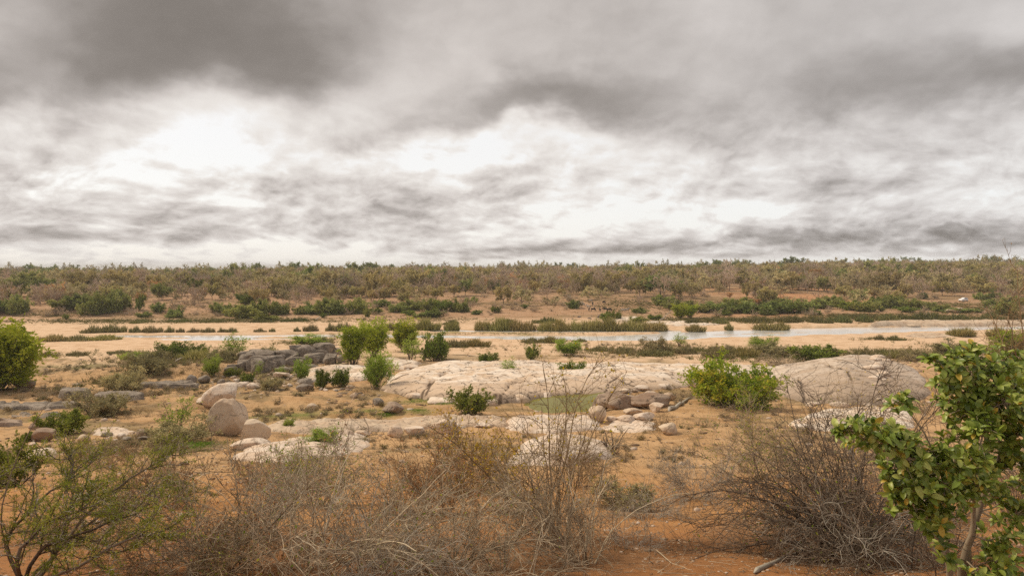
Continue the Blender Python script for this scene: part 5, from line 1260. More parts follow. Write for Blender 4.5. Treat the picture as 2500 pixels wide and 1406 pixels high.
def zone_spots(zones, seed):
    """[(px, py, rx, ry, number, size)] -> points on the ground"""
    r = np.random.default_rng(seed); Pp = []
    for px, py, rx, ry, num, sz in zones:
        X, Y, z = spot(px, py); _, Y1, _ = spot(px, py - ry); ry_m = max(abs(Y1 - Y), 0.4); rx_m = rx * Y / F
        u = r.normal(size=(num, 2)) * 0.55
        Pp.append(np.stack((X + u[:, 0] * rx_m, Y + u[:, 1] * ry_m, sz * r.uniform(0.5, 1.3, num)), 1))
    Pp = np.concatenate(Pp)
    z = ground(Pp[:, 0], Pp[:, 1])
    ok = ((z > 0.02) | (Pp[:, 1] < 150)) & (((Pp[:, 0] - POOL[0]) / POOL[2]) ** 2 + ((Pp[:, 1] - POOL[1]) / POOL[3]) ** 2 > 1.1)
    return [(x, y, zz, s) for (x, y, s), zz, k in zip(Pp, z, ok) if k]
for x, y, z, q in zone_spots([(350, 960, 330, 60, 260, 0.7), (350, 890, 260, 20, 130, 0.8), (720, 1010, 260, 40, 130, 0.6), (700, 910, 140, 18, 80, 0.8), (1500, 1090, 260, 40, 60, 0.5), (250, 1100, 200, 20, 60, 0.6), (900, 1080, 260, 16, 60, 0.5), (1700, 980, 160, 40, 60, 0.7), (2000, 870, 300, 16, 90, 0.9), (1500, 856, 220, 14, 80, 0.8), (1900, 1070, 160, 30, 40, 0.5)], 16):
    if 24 < y < 155:
        lows[int(lr.choice(3, p=(0.3, 0.5, 0.2)))].append((x, y, z - 0.02, lr.uniform(0, 6.28), q))
scatter('low_scrub', [(whole(LOW[k]), p) for k, p in lows.items()], 'low dry scrub and weeds dotted over the near bank')

# ------------------------------------------------ grass and litter nobody could count
def tuft_field(name, mat, spots_, per, h, width, label, spread=0.25, seed=3):
    r = np.random.default_rng(seed)
    S = np.repeat(np.array([s[:3] for s in spots_]), per, 0); sc = np.repeat(np.array([s[3] for s in spots_]), per)
    n = len(S)
    a = r.uniform(0, 6.28, n); q = np.sqrt(r.random(n)) * spread * sc
    S = S + np.stack((np.cos(a) * q, np.sin(a) * q, np.full(n, -0.02)), 1)
    tip = S + np.stack((np.cos(a) * q * 1.5 + r.normal(0, 0.35, n) * h * sc, np.sin(a) * q * 1.5 + r.normal(0, 0.35, n) * h * sc, h * sc * r.uniform(0.5, 1.1, n)), 1)
    sd = unit(np.cross(tip - S, r.normal(size=(n, 3)))) * (width * sc * r.uniform(0.6, 1.4, n))[:, None]
    V = np.stack((S - sd, S + sd, tip + sd * 0.15, tip - sd * 0.15), 1).reshape(-1, 3)
    o = link(name, mk(name, V, np.arange(4 * n).reshape(n, 4), [mat], tint=np.repeat(r.uniform(0, 1, n), 4)))
    return tag(o, label, None, None, 'stuff')
skirts = [(a, b + 1, w * 0.55, 4, 34, 0.75 if b > 900 else 1.2) for _, a, b, w, h, _ in GREEN if b > 840]
skirts += [(556, 1066, 60, 4, 60, 0.5), (614, 1080, 60, 4, 60, 0.5), (541, 1002, 50, 4, 40, 0.5), (1520, 1000, 70, 5, 60, 0.6), (600, 940, 100, 12, 160, 0.6), (700, 905, 120, 10, 220, 0.8), (1300, 985, 60, 4, 40, 0.5), (1100, 985, 90, 4, 60, 0.5), (2080, 992, 120, 4, 80, 0.6)]
tuft_field('dry_grass', M['straw'], zone_spots(skirts + [(500, 905, 90, 16, 300, 1.0), (650, 910, 120, 18, 350, 1.0), (430, 1060, 110, 26, 420, 0.8), (270, 1010, 90, 16, 300, 0.8), (890, 955, 40, 10, 160, 0.9), (1070, 930, 30, 14, 130, 0.7), (740, 1000, 190, 20, 420, 0.35),
           (150, 905, 130, 18, 300, 0.5), (60, 1010, 60, 14, 120, 0.6), (1250, 960, 60, 12, 120, 0.7), (1500, 985, 80, 14, 200, 0.7), (1650, 960, 60, 20, 200, 0.8), (300, 1110, 200, 30, 420, 0.6), (1000, 1120, 300, 30, 420, 0.5), (1640, 1130, 200, 60, 300, 0.35), (500, 1000, 80, 10, 80, 0.5), (1950, 960, 60, 14, 120, 0.8), (640, 945, 60, 10, 120, 0.7), (350, 960, 420, 70, 1800, 0.55), (300, 900, 300, 20, 700, 0.6), (700, 1040, 600, 60, 1400, 0.5), (1500, 1080, 500, 50, 900, 0.4), (1200, 1180, 900, 60, 1200, 0.4), (1900, 1080, 300, 60, 500, 0.5), (800, 960, 250, 30, 600, 0.45)], 1),
           6, 0.34, 0.016, 'dry straw-coloured grass tufts on the near bank')
tuft_field('green_grass', M['grass_green'], zone_spots([(430, 868, 110, 14, 500, 1.3), (360, 895, 80, 14, 240, 1.2), (1110, 842, 70, 7, 200, 1.2), (1560, 860, 160, 9, 420, 1.2), (1780, 862, 120, 9, 420, 1.5), (2180, 866, 150, 9, 480, 1.5), (2360, 855, 90, 12, 260, 1.4), (1330, 832, 70, 4, 140, 1.1), (150, 868, 90, 8, 150, 1.0), (1240, 815, 260, 3, 500, 0.6), (2150, 828, 60, 4, 120, 1.0), (720, 838, 60, 5, 100, 1.2),
           (1620, 845, 120, 8, 200, 1.0), (1180, 848, 120, 6, 120, 0.8)], 2), 9, 0.55, 0.03, 'grey-green grass growing in drifts on the river sand')
tuft_field('far_grass', M['grass_green'], zone_spots([(300, 785, 260, 6, 500, 1.2), (620, 782, 200, 6, 350, 1.2), (1000, 780, 200, 8, 300, 1.0), (1800, 782, 220, 6, 600, 1.4), (2200, 776, 260, 8, 900, 1.5), (1550, 745, 120, 16, 500, 1.2), (1300, 745, 200, 18, 300, 0.9), (1000, 745, 200, 16, 350, 1.0), (2380, 750, 160, 12, 500, 1.3), (1850, 745, 200, 10, 500, 1.3), (450, 755, 160, 18, 300, 1.0), (150, 770, 160, 10, 260, 1.0)], 4), 7, 0.5, 0.06, 'grey-brown grass cover of the far bank', 0.9)
tuft_field('pool_weed', M['weed'], zone_spots([(1045, 975, 60, 8, 420, 0.5), (1095, 984, 40, 6, 200, 0.5), (900, 1003, 110, 5, 260, 0.4), (690, 1012, 100, 6, 260, 0.4), (1020, 1001, 30, 5, 120, 0.4), (940, 1012, 26, 4, 120, 0.5), (470, 1090, 40, 8, 120, 0.8)], 6), 7, 0.22, 0.02, 'low bright green weed on damp ground', 0.4)

# ------------------------------------------------ dry shrubs close to the viewpoint
def near_shrub(seed, name, px, py, label, bark='bark_grey', leaf=None, group='leafless shrubs at the foot of the viewpoint', rot=0.0, Y=None, cat='shrub', scale=1.0, **kw):
    pl = dry_bush(seed, M[bark], M[leaf] if leaf else None, **kw)
    if Y is None:
        X, Y, z = spot(px, py)
    else:
        X = (px - CX) / F * Y; z = float(ground(np.array([X]), np.array([Y]))[0])
    return plant_at(pl, name, (X, Y, z), (scale,) * 3, label, cat, group, rot)
near_shrub(401, 'dry_shrub', 2070, 1350, 'big dark tangled leafless shrub next to the broad-leaved bush', 'bark_brown', 'leaf_gold', h=2.3, stems=70, n_sh=11, n_tw=7, open_=1.15, droop=-0.13, wander=0.22, stemr=0.017, lean=(-0.35, 0, 0), spread=0.30, lf=0.14, lsize=0.04, tw=0.0026)
near_shrub(402, 'dry_shrub', 2110, 1385, 'pale wiry shrub in front of the big dark tangled one', 'bark_pale', None, h=1.5, stems=23, n_sh=6, n_tw=5, open_=1.3, droop=-0.14, wander=0.26, stemr=0.011, spread=0.25, tw=0.0026)
near_shrub(403, 'dry_shrub', 1350, 1320, 'tall upright shrub with yellow leaves in front of the pool', 'bark_red', 'leaf_yellow', h=2.9, stems=14, n_sh=9, n_tw=6, open_=0.5, droop=-0.02, wander=0.2, stemr=0.018, lean=(-0.15, 0, 0), spread=0.2, lf=1.0, lsize=0.05, tw=0.0026)
near_shrub(404, 'dry_shrub', 1420, 1378, 'many-stemmed grey shrub spreading from one dark stool on orange soil', 'bark_grey', None, h=1.45, stems=27, n_sh=8, n_tw=6, open_=0.9, droop=-0.08, wander=0.2, stemr=0.016, lean=(-0.2, 0, 0), spread=0.22, tw=0.0025)
near_shrub(405, 'dry_shrub', 760, 1398, 'wide pale grey shrub of arching bare canes at the bottom edge', 'bark_grey', 'leaf_gold', h=1.6, stems=29, n_sh=9, n_tw=6, open_=1.1, droop=-0.12, wander=0.22, stemr=0.014, spread=0.35, lf=0.16, lsize=0.035, tw=0.0024)
near_shrub(406, 'dry_shrub', 540, 1390, 'grey shrub tinged orange by dead leaves, right of the thorn bush', 'bark_grey', 'leaf_rust', h=1.4, stems=25, n_sh=9, n_tw=6, open_=1.0, droop=-0.1, wander=0.22, stemr=0.013, spread=0.3, lf=1.0, lsize=0.035, tw=0.0024)
near_shrub(407, 'dry_shrub', 930, 1350, 'dense grey bare thicket left of the tall yellow-leaved shrub', 'bark_grey', 'leaf_gold', h=1.45, stems=31, n_sh=9, n_tw=6, open_=1.0, droop=-0.1, wander=0.22, stemr=0.013, spread=0.4, lf=0.27, lsize=0.035, tw=0.0026)
near_shrub(408, 'dry_shrub', 1100, 1395, 'pale grey bare shrub at the bottom edge below the tall shrub', 'bark_grey', 'leaf_gold', h=1.35, stems=24, n_sh=9, n_tw=6, open_=1.1, droop=-0.12, wander=0.24, stemr=0.013, spread=0.3, lf=0.14, lsize=0.035, tw=0.0024)
near_shrub(409, 'dry_shrub', 1080, 1255, 'reddish-brown twiggy thicket behind the grey canes', 'bark_red', 'leaf_rust', h=1.7, stems=31, n_sh=9, n_tw=7, n_fw=0, open_=0.9, droop=-0.04, wander=0.22, stemr=0.014, spread=0.5, lf=1.35, lsize=0.05, tw=0.0038)
near_shrub(410, 'dry_shrub', 1160, 1200, 'rounded shrub crowned with golden yellow leaves', 'bark_red', 'leaf_yellow', h=1.9, stems=32, n_sh=8, n_tw=6, open_=0.85, droop=-0.02, wander=0.2, stemr=0.014, spread=0.5, lf=2.03, lsize=0.075, tw=0.0042)
near_shrub(411, 'dry_shrub', 770, 1230, 'yellow-green flecked shrub in front of the pale pink slab', 'bark_grey', 'leaf_gold', h=1.75, stems=23, n_sh=9, n_tw=6, open_=0.95, droop=-0.05, wander=0.22, stemr=0.014, spread=0.5, lf=1.35, lsize=0.06, tw=0.0036)
near_shrub(412, 'dry_shrub', 620, 1190, 'thin reddish shrub in the sand below the boulders', 'bark_red', 'leaf_rust', h=1.5, stems=16, n_sh=7, n_tw=5, open_=0.9, droop=-0.03, wander=0.22, stemr=0.012, spread=0.3, lf=0.6, lsize=0.07, tw=0.004)
near_shrub(413, 'dry_shrub', 1400, 1190, 'brown twiggy shrub against the white rock back', 'bark_red', 'leaf_gold', h=1.8, stems=22, n_sh=8, n_tw=6, open_=0.9, droop=-0.03, wander=0.24, stemr=0.014, spread=0.4, lf=0.4, lsize=0.055, tw=0.004)
near_shrub(414, 'dry_shrub', 1860, 1170, 'olive and yellow flecked shrub above the big dark tangled one', 'bark_grey', 'leaf_gold', h=3.0, stems=31, n_sh=9, n_tw=6, open_=1.0, droop=-0.06, wander=0.22, stemr=0.016, spread=0.4, lf=1.3, lsize=0.075, tw=0.004)
near_shrub(415, 'dry_shrub', 2090, 1165, 'tall thin straggling shrub with small ochre leaves before the dome', 'bark_grey', 'leaf_yellow', h=4.2, stems=13, n_sh=8, n_tw=6, open_=0.6, droop=-0.02, wander=0.24, stemr=0.018, spread=0.3, lf=0.6, lsize=0.085, tw=0.0042)
near_shrub(416, 'dry_shrub', 2330, 1270, 'bare brown shrub behind the broad-leaved bush', 'bark_brown', 'leaf_rust', h=2.3, stems=27, n_sh=8, n_tw=6, open_=1.0, droop=-0.04, wander=0.24, stemr=0.014, spread=0.4, lf=0.4, lsize=0.05, tw=0.0034)
near_shrub(417, 'dry_shrub', 2500, 1260, 'bare brown shrub at the right edge under the broad-leaved bush', 'bark_brown', None, h=2.0, stems=27, n_sh=8, n_tw=6, open_=1.0, droop=-0.06, wander=0.24, stemr=0.014, spread=0.4, tw=0.0034)
near_shrub(418, 'dry_tree', 2530, 1060, 'tall brown leafless tree cut by the right edge of the picture', 'bark_red', 'leaf_rust', h=10.5, stems=13, n_sh=9, n_tw=7, open_=0.45, droop=0.0, wander=0.2, stemr=0.10, spread=0.4, lf=0.5, lsize=0.16, tw=0.012, cat='tree', group=None)
near_shrub(419, 'dry_shrub', 1700, 1215, 'faint pale twig haze of a bare shrub on the sandy slope', 'bark_pale', None, h=1.5, stems=31, n_sh=9, n_tw=6, open_=1.3, droop=-0.1, wander=0.24, stemr=0.010, spread=0.5, tw=0.0036)
near_shrub(420, 'dry_shrub', 1580, 1265, 'bare grey twigs beside the low dark grey-green shrub', 'bark_pale', None, h=0.9, stems=22, n_sh=7, n_tw=5, open_=1.3, droop=-0.1, wander=0.24, stemr=0.009, spread=0.35, tw=0.0028)
near_shrub(421, 'dry_shrub', 380, 1235, 'brown undergrowth shrub behind the thorn bush', 'bark_red', 'leaf_rust', h=1.5, stems=27, n_sh=8, n_tw=6, open_=1.1, droop=-0.06, wander=0.24, stemr=0.012, spread=0.5, lf=0.5, lsize=0.05, tw=0.0036)
near_shrub(422, 'dry_shrub', 230, 1330, 'grey bare shrub tangled among the thorn bush branches', 'bark_grey', 'leaf_rust', h=1.5, stems=27, n_sh=8, n_tw=6, open_=1.1, droop=-0.08, wander=0.24, stemr=0.012, spread=0.4, lf=0.4, lsize=0.04, tw=0.0026)
near_shrub(423, 'dry_shrub', 230, 1140, 'low brown shrub with a few green leaves near the pale rock hump', 'bark_red', 'leaf_thorn', h=1.3, stems=23, n_sh=8, n_tw=5, open_=1.2, droop=-0.04, wander=0.24, stemr=0.014, spread=0.6, lf=0.8, lsize=0.08, tw=0.005)
near_shrub(424, 'dry_shrub', 1240, 1255, 'grey bare shrub at the foot of the tall yellow-leaved one', 'bark_grey', 'leaf_gold', h=1.2, stems=24, n_sh=8, n_tw=6, open_=1.0, droop=-0.08, wander=0.24, stemr=0.012, spread=0.4, lf=0.47, lsize=0.045, tw=0.0032)
near_shrub(425, 'dry_shrub', 650, 1310, 'pale bare canes between the orange-tinged shrub and the thicket', 'bark_pale', 'leaf_gold', h=1.3, stems=19, n_sh=7, n_tw=5, open_=1.0, droop=-0.1, wander=0.24, stemr=0.012, spread=0.3, lf=0.54, lsize=0.04, tw=0.0028)
near_shrub(430, 'dry_shrub', 900, 1405, 'low tangle of pale dead stems at the bottom edge, left of centre', 'bark_pale', 'leaf_gold', h=0.95, stems=29, n_sh=7, n_tw=5, open_=1.6, droop=-0.12, wander=0.28, stemr=0.010, spread=0.5, lf=0.20, lsize=0.03, tw=0.0022)
near_shrub(431, 'dry_shrub', 430, 1402, 'low brown tangle with green leaf flecks at the bottom edge beside the thorn bush', 'bark_red', 'leaf_thorn', h=1.0, stems=31, n_sh=8, n_tw=6, open_=1.4, droop=-0.1, wander=0.28, stemr=0.010, spread=0.5, lf=0.8, lsize=0.03, tw=0.0022)
near_shrub(432, 'dry_shrub', 1230, 1402, 'low grey tangle of dead stems at the bottom edge below the tall shrub', 'bark_grey', None, h=0.9, stems=29, n_sh=7, n_tw=5, open_=1.6, droop=-0.14, wander=0.28, stemr=0.010, spread=0.5, tw=0.0022)
near_shrub(433, 'dry_shrub', 2200, 1398, 'low brown tangle of dead stems under the broad-leaved bush', 'bark_brown', 'leaf_thorn', h=0.9, stems=32, n_sh=8, n_tw=5, open_=1.6, droop=-0.12, wander=0.28, stemr=0.010, spread=0.5, lf=0.2, lsize=0.03, tw=0.0022)
near_shrub(434, 'dry_shrub', 700, 1180, 'olive-leaved low shrub in front of the pale pink slab', 'bark_grey', 'leaf_gold', h=1.5, stems=23, n_sh=8, n_tw=5, open_=1.1, droop=-0.04, wander=0.24, stemr=0.014, spread=0.5, lf=1.4, lsize=0.07, tw=0.004)
near_shrub(426, 'dead_shrub', 1492, 1108, 'small black dead shrub stump alone on the sandy slope', 'bark_brown', None, h=1.5, stems=13, n_sh=4, n_tw=2, open_=1.5, droop=-0.02, wander=0.25, stemr=0.05, spread=0.25, tw=0.008, cat='dead shrub', group=None)
near_shrub(427, 'dry_shrub', 1610, 1052, 'small dry twig heap beside the lone grey-tan boulder', 'bark_red', None, h=1.6, stems=22, n_sh=7, n_tw=4, open_=1.4, droop=-0.06, wander=0.24, stemr=0.014, spread=0.4, tw=0.007)
near_shrub(428, 'dry_shrub', 1540, 1335, 'low wisp of pale dead twigs on the orange soil', 'bark_pale', None, h=0.5, stems=22, n_sh=6, n_tw=4, open_=1.5, droop=-0.1, wander=0.3, stemr=0.006, spread=0.25, tw=0.002)
drift = near_shrub(429, 'driftwood_heap', 1918, 893, 'tangled grey driftwood heap caught on the dome', 'bark_grey', None, h=3.4, stems=54, n_sh=6, n_tw=3, open_=2.2, droop=-0.2, wander=0.2, stemr=0.07, spread=2.2, tw=0.015, cat='driftwood', group=None)
drift.location.z = max(drift.location.z, surf_z(dome, drift.location.x, drift.location.y) - 0.1)

# ------------------------------------------------ thorn bush at the left edge
def path(pts, k):
    p = np.array([at(a, b, y) for a, b, y in pts]); t = np.linspace(0, len(p) - 1, k + 1); i = np.minimum(t.astype(int), len(p) - 2); u = (t - i)[:, None]
    # smooth through the points
    q = p[i] * (1 - u) + p[i + 1] * u
    for _ in range(2):
        q[1:-1] = (q[:-2] + 2 * q[1:-1] + q[2:]) / 4
    return q
def thorn_bush():
    r = np.random.default_rng(500)
    X0 = (60 - CX) / F * 6.9; z0 = float(ground(np.array([X0]), np.array([6.9]))[0]); root = (60, HZ + F * (ZC - z0) / 6.9, 6.9)
    lines = [[root, (150, 1340, 7.2), (230, 1230, 7.5), (310, 1172, 7.7), (420, 1108, 8.0)], [root, (0, 1330, 6.8), (80, 1240, 6.9), (150, 1185, 7.1), (235, 1120, 7.3)], [root, (80, 1345, 6.6), (180, 1305, 6.7), (300, 1268, 6.9), (385, 1225, 7.1)],
             [root, (160, 1400, 6.3), (240, 1350, 6.3), (340, 1305, 6.4), (400, 1290, 6.5)], [root, (40, 1390, 6.2), (60, 1320, 6.2), (120, 1270, 6.3), (210, 1235, 6.4)], [root, (100, 1380, 7.4), (200, 1290, 7.9), (330, 1210, 8.4), (450, 1180, 8.8)],
             [root, (-60, 1380, 6.6), (-90, 1280, 6.6), (-60, 1200, 6.7), (10, 1150, 6.8)], [root, (120, 1390, 6.9), (170, 1270, 7.0), (180, 1180, 7.1), (170, 1110, 7.2)]]
    P0 = np.stack([path(l, 12) for l in lines]); P0 = P0 + r.normal(0, 0.012, P0.shape)
    s1, d1, t1, _ = spawn(r, P0, 20, 0.22, 1.0, 0.8)
    P1 = grow(r, s1, d1, 0.70 * (1.15 - 0.6 * t1) * r.uniform(0.4, 1.2, len(t1)), 6, 0.22, (0.03, 0, 0.05))
    tallp = path([root, (-10, 1300, 6.6), (10, 1200, 6.6), (50, 1090, 6.6), (100, 1000, 6.7), (138, 960, 6.7)], 12)[None]
    s2, d2, t2, _ = spawn(r, P1, 6, 0.1, 1.0, 0.8)
    P2 = grow(r, s2, d2, 0.24 * r.uniform(0.4, 1.3, len(t2)), 3, 0.25, (0, 0, 0.03))
    o = np.array([X0, 6.9, z0])
    rt = link('thorn_bush', None, loc=o)
    tag(rt, 'green thorn bush with long white thorns at the bottom left corner', 'thorn bush')
    v = prisms([(P0, 0.022, 0.006), (tallp, 0.008, 0.002), (P1, 0.0065, 0.0028)], r, 5, (0, 0.6)); link('branches', mk('branches', v[0] - o, v[1], [M['bark_brown']], tint=v[2]), rt)
    v = prisms([(P2, 0.003, 0.0016)], r, 3, (0, 0.9)); link('twigs', mk('twigs', v[0] - o, v[1], [M['bark_brown']], tint=v[2]), rt)
    allP = [(P1, 12), (P2, 8)]
    S = [spawn(r, p, n, 0.05, 1.0, 0.9)[:2] for p, n in allP]
    s = np.concatenate([q[0] for q in S]); dd = np.concatenate([q[1] for q in S])
    keep = fbm3(s / 0.35, 2, 9) > -0.35; s, dd = s[keep], dd[keep]
    s = np.repeat(s, 5, 0) + r.normal(0, 0.013, (len(s) * 5, 3)); dd = np.repeat(dd, 5, 0)
    v = leaves(r, s, 0.019, 0.45, dd, 0, clump_tint(r, s, 0.3, 0.5, 3)); link('foliage', mk('foliage', v[0] - o, v[1], [M['leaf_thorn']], tint=v[2]), rt)
    S, D, _, _ = spawn(r, P1, 5, 0.05, 0.95, 1.2); S2, D2, _, _ = spawn(r, P2, 1, 0.05, 0.9, 1.2)
    S, D = np.concatenate((S, S2)), np.concatenate((D, D2))
    T = grow(r, S, D, r.uniform(0.03, 0.075, len(S)), 1, 0.0, (0, 0, 0))
    v = prisms([(T, 0.0026, 0.0004)], r, 3, (0.8, 1.0)); link('thorns', mk('thorns', v[0] - o, v[1], [mat_plain('white_thorn', (0.62, 0.56, 0.47), 0.6, 0.3)]), rt)
thorn_bush()

# ------------------------------------------------ broad-leaved bush at the right edge
def leaf_shape(w=0.36, curl=0.1, fold=0.12):
    t = np.array([0.0, 0.28, 0.58, 0.85, 1.0]); hw = np.array([0.03, 0.62, 1.0, 0.78, 0.10]) * w
    z = curl * (t - 0.3) ** 2 * -1.2
    V = np.concatenate([np.stack((s * hw, t, z + (fold * hw if s else 0 * hw)), 1) for s in (-1, 0, 1)])
    FC = np.array([[5 * c + i, 5 * c + i + 1, 5 * (c + 1) + i + 1, 5 * (c + 1) + i] for c in (0, 1) for i in range(4)])
    return V, FC[:, ::-1]
def mat_broadleaf():
    m, q = new_mat('broad_leaf')
    c = q.ramp(q.attr('tint', 'Fac'), [(0, (0.06, 0.095, 0.012)), (0.45, (0.19, 0.26, 0.03)), (0.8, (0.38, 0.44, 0.08)), (0.93, (0.52, 0.54, 0.15)), (0.97, (0.58, 0.42, 0.06)), (1.0, (0.50, 0.26, 0.04))])
    co = q.n.new('ShaderNodeTexCoord').outputs['Object']
    c = q.mix(q.math('MULTIPLY', q.noise(co, 5.0, 3, 0.5), 0.35), c, q.mix(1.0, c, (0.6, 0.62, 0.5), 'MULTIPLY'))
    p = principled(q, c, 0.42, 0.45)
    tr = q.n.new('ShaderNodeBsdfTranslucent'); q.link(c, tr.inputs[0])
    mx = q.n.new('ShaderNodeMixShader'); mx.inputs[0].default_value = 0.25
    q.link(p, mx.inputs[1]); q.link(tr.outputs[0], mx.inputs[2]); finish(q, mx.outputs[0])
    return m
M['broadleaf'] = mat_broadleaf()
def broad_bush():
    r = np.random.default_rng(600)
    Y0 = 6.4
    def gpt(px, Y):
        X = (px - CX) / F * Y; return (px, HZ + F * (ZC - float(ground(np.array([X]), np.array([Y]))[0])) / Y, Y)
    rootA, rootB = gpt(2345, Y0), gpt(2320, 6.2)
    X0 = (2345 - CX) / F * Y0; o = np.array([X0, Y0, float(ground(np.array([X0]), np.array([Y0]))[0])])
    rt = link('broad_leaved_bush', None, loc=o)
    tag(rt, 'leafy bush with big rounded glossy green leaves at the right edge', 'bush')
    # lobes of the crown: column, row, radius in pixels, depth, number of twigs
    lobes = [(2400, 925, 80, 6.3, 46), (2460, 900, 60, 6.5, 26), (2330, 905, 55, 6.2, 22), (2450, 985, 70, 6.0, 34), (2350, 985, 65, 6.3, 26), (2480, 1060, 60, 6.1, 24), (2400, 1055, 50, 5.9, 18),
             (2120, 1062, 48, 5.8, 17), (2180, 1075, 50, 5.9, 18), (2075, 1050, 30, 5.7, 7), (2250, 1120, 65, 5.9, 26), (2330, 1110, 65, 6.0, 28), (2390, 1130, 50, 6.2, 16), (2200, 1160, 55, 6.0, 22), (2280, 1190, 70, 5.8, 30), (2360, 1190, 55, 6.1, 20), (2190, 1220, 35, 6.0, 8),
             (2300, 1250, 50, 5.9, 14), (2205, 985, 26, 5.9, 5), (2440, 1310, 45, 6.2, 11), (2430, 1365, 40, 6.2, 9), (2260, 1290, 25, 6.0, 3), (2500, 1180, 50, 6.4, 10), (2490, 950, 60, 6.8, 22), (2370, 870, 32, 6.3, 8), (2290, 880, 24, 6.1, 4), (2390, 1400, 30, 6.1, 6), (2300, 1345, 32, 6.0, 5), (2235, 1245, 36, 5.9, 6), (2480, 1255, 50, 6.3, 9), (2470, 1385, 45, 6.4, 8), (2440, 1125, 55, 6.3, 14), (2490, 1120, 40, 6.2, 9), (2420, 1195, 45, 6.4, 8), (2465, 1215, 40, 6.5, 6)]
    stems = [[rootA, (2350, 1370, 6.3), (2375, 1290, 6.3), (2410, 1200, 6.3), (2450, 1090, 6.3), (2430, 980, 6.3)], [rootB, (2315, 1370, 6.1), (2305, 1290, 6.1), (2310, 1200, 6.0), (2290, 1130, 6.0)], [rootA, (2365, 1340, 6.3), (2385, 1250, 6.2), (2370, 1100, 6.2), (2370, 960, 6.25)]]
    P0 = np.stack([path(s, 14) for s in stems]); P0 = P0 + r.normal(0, 0.008, P0.shape)
    st = P0.reshape(-1, 3); limbs, tips, tdir = [], [], []
    for a, b, rad, y, n in lobes:
        c = at(a, b, y); R = rad * y / F
        # limb from the closest point of the stems lower than the lobe
        cand = st[st[:, 2] < c[2] + 0.05]; s = cand[np.argmin(((cand - c) ** 2).sum(1) + 0.3 * (c[2] - cand[:, 2]).clip(0) ** 2)]
        mid = (s + c) / 2 + np.array([0, 0, -0.06]) + r.normal(0, 0.03, 3)
        L = np.array([s, s * .6 + mid * .4, mid, mid * .4 + c * .6, c]); limbs.append(L)
        n = int(n * 1.5); q = r.normal(size=(n, 3)); q = unit(q) * (r.random((n, 1)) ** 0.45) * R; q[:, 1] *= 1.15
        tips.append(c + q); tdir.append(unit(q + np.array([0, -0.05, 0.10 + R * 0.2])))
    P1 = np.stack(limbs)
    tips, tdir = np.concatenate(tips), np.concatenate(tdir)
    # twig to each tip from the closest limb point
    lp = np.concatenate((P1[:, 2:].reshape(-1, 3), st))
    near = lp[np.argmin(((tips[:, None] - lp[None]) ** 2).sum(2), 1)]
    P2 = np.stack((near, near * .5 + tips * .5 + r.normal(0, 0.012, tips.shape), tips), 1)
    for k, (ra, rb) in enumerate(((0.040, 0.012), (0.030, 0.009), (0.030, 0.010))):
        v = prisms([(P0[k:k + 1], ra, rb)], r, 7, (0.1, 0.4)); link('stem', mk('stem', v[0] - o, v[1], [M['bark_grey']], tint=v[2], smooth=True), rt)
    v = prisms([(P1, 0.011, 0.005), (P2, 0.004, 0.002)], r, 4, (0.2, 0.8)); link('branches', mk('branches', v[0] - o, v[1], [M['bark_grey']], tint=v[2]), rt)
    # whorls of leaves round the ends of the twigs
    pos, ydir, nrm, siz = [], [], [], []
    for p, d in zip(tips, tdir):
        m = r.integers(5, 10); a0 = r.uniform(0, 6.28)
        h = unit(np.cross(d, [0.3, 0.2, 0.93])); h2 = np.cross(d, h)
        for k in range(m):
            a = a0 + k * 2.4; rad = h * math.cos(a) + h2 * math.sin(a); tilt = r.uniform(0.5, 1.25)
            y = unit(d * math.cos(tilt) + rad * math.sin(tilt) + r.normal(0, 0.12, 3))
            up = unit(d * math.sin(tilt) - rad * math.cos(tilt) + np.array([0, -0.1, 0.35]) + r.normal(0, 0.35, 3))
            pos.append(p - d * r.uniform(0, 0.05)); ydir.append(y); nrm.append(up); siz.append(r.uniform(0.055, 0.108))
    pos, y, up, siz = np.array(pos), np.array(ydir), np.array(nrm), np.array(siz)
    x = unit(np.cross(y, up)); z = np.cross(x, y)
    # the leaves nearest the eye, each its own part
    order = np.argsort((pos[:, 1] + r.normal(0, 0.05, len(pos))))
    vis = order[:300]; rest = order[300:]
    tv = [0.1, 0.3, 0.45, 0.6, 0.75, 0.88, 0.975]
    lm = []
    for k, t in enumerate(tv):
        V, FC = leaf_shape(0.21 + 0.03 * (k % 3), 0.9 * (k % 3 - 0.7), 0.45)
        lm.append(mk('leaf', V, FC, [M['broadleaf']], tint=np.full(len(V), t), smooth=True))
    from mathutils import Matrix
    pk = [0.08, 0.14, 0.2, 0.22, 0.19, 0.13, 0.04]
    for i in vis:
        ob = link('leaf', lm[r.choice(7, p=pk)], rt); s = siz[i]; p = pos[i] - o
        ob.matrix_local = Matrix([[x[i][j] * s, y[i][j] * s, z[i][j] * s, p[j]] for j in range(3)] + [[0, 0, 0, 1]])
    V, FC = leaf_shape(0.24, 0.5, 0.45)
    n = len(rest); A = np.stack((x[rest], y[rest], z[rest]), 1) * siz[rest][:, None, None]
    VV = np.einsum('vk,nkc->nvc', V, A) + (pos[rest] - o)[:, None]
    FF = (FC[None] + (np.arange(n) * len(V))[:, None, None]).reshape(-1, 4)
    fo = link('foliage', mk('foliage', VV.reshape(-1, 3), FF, [M['broadleaf']], tint=np.repeat(r.choice(tv, n, p=pk), len(V)), smooth=True), rt); fo['kind'] = 'stuff'
    print('broad leaves', len(pos))
broad_bush()

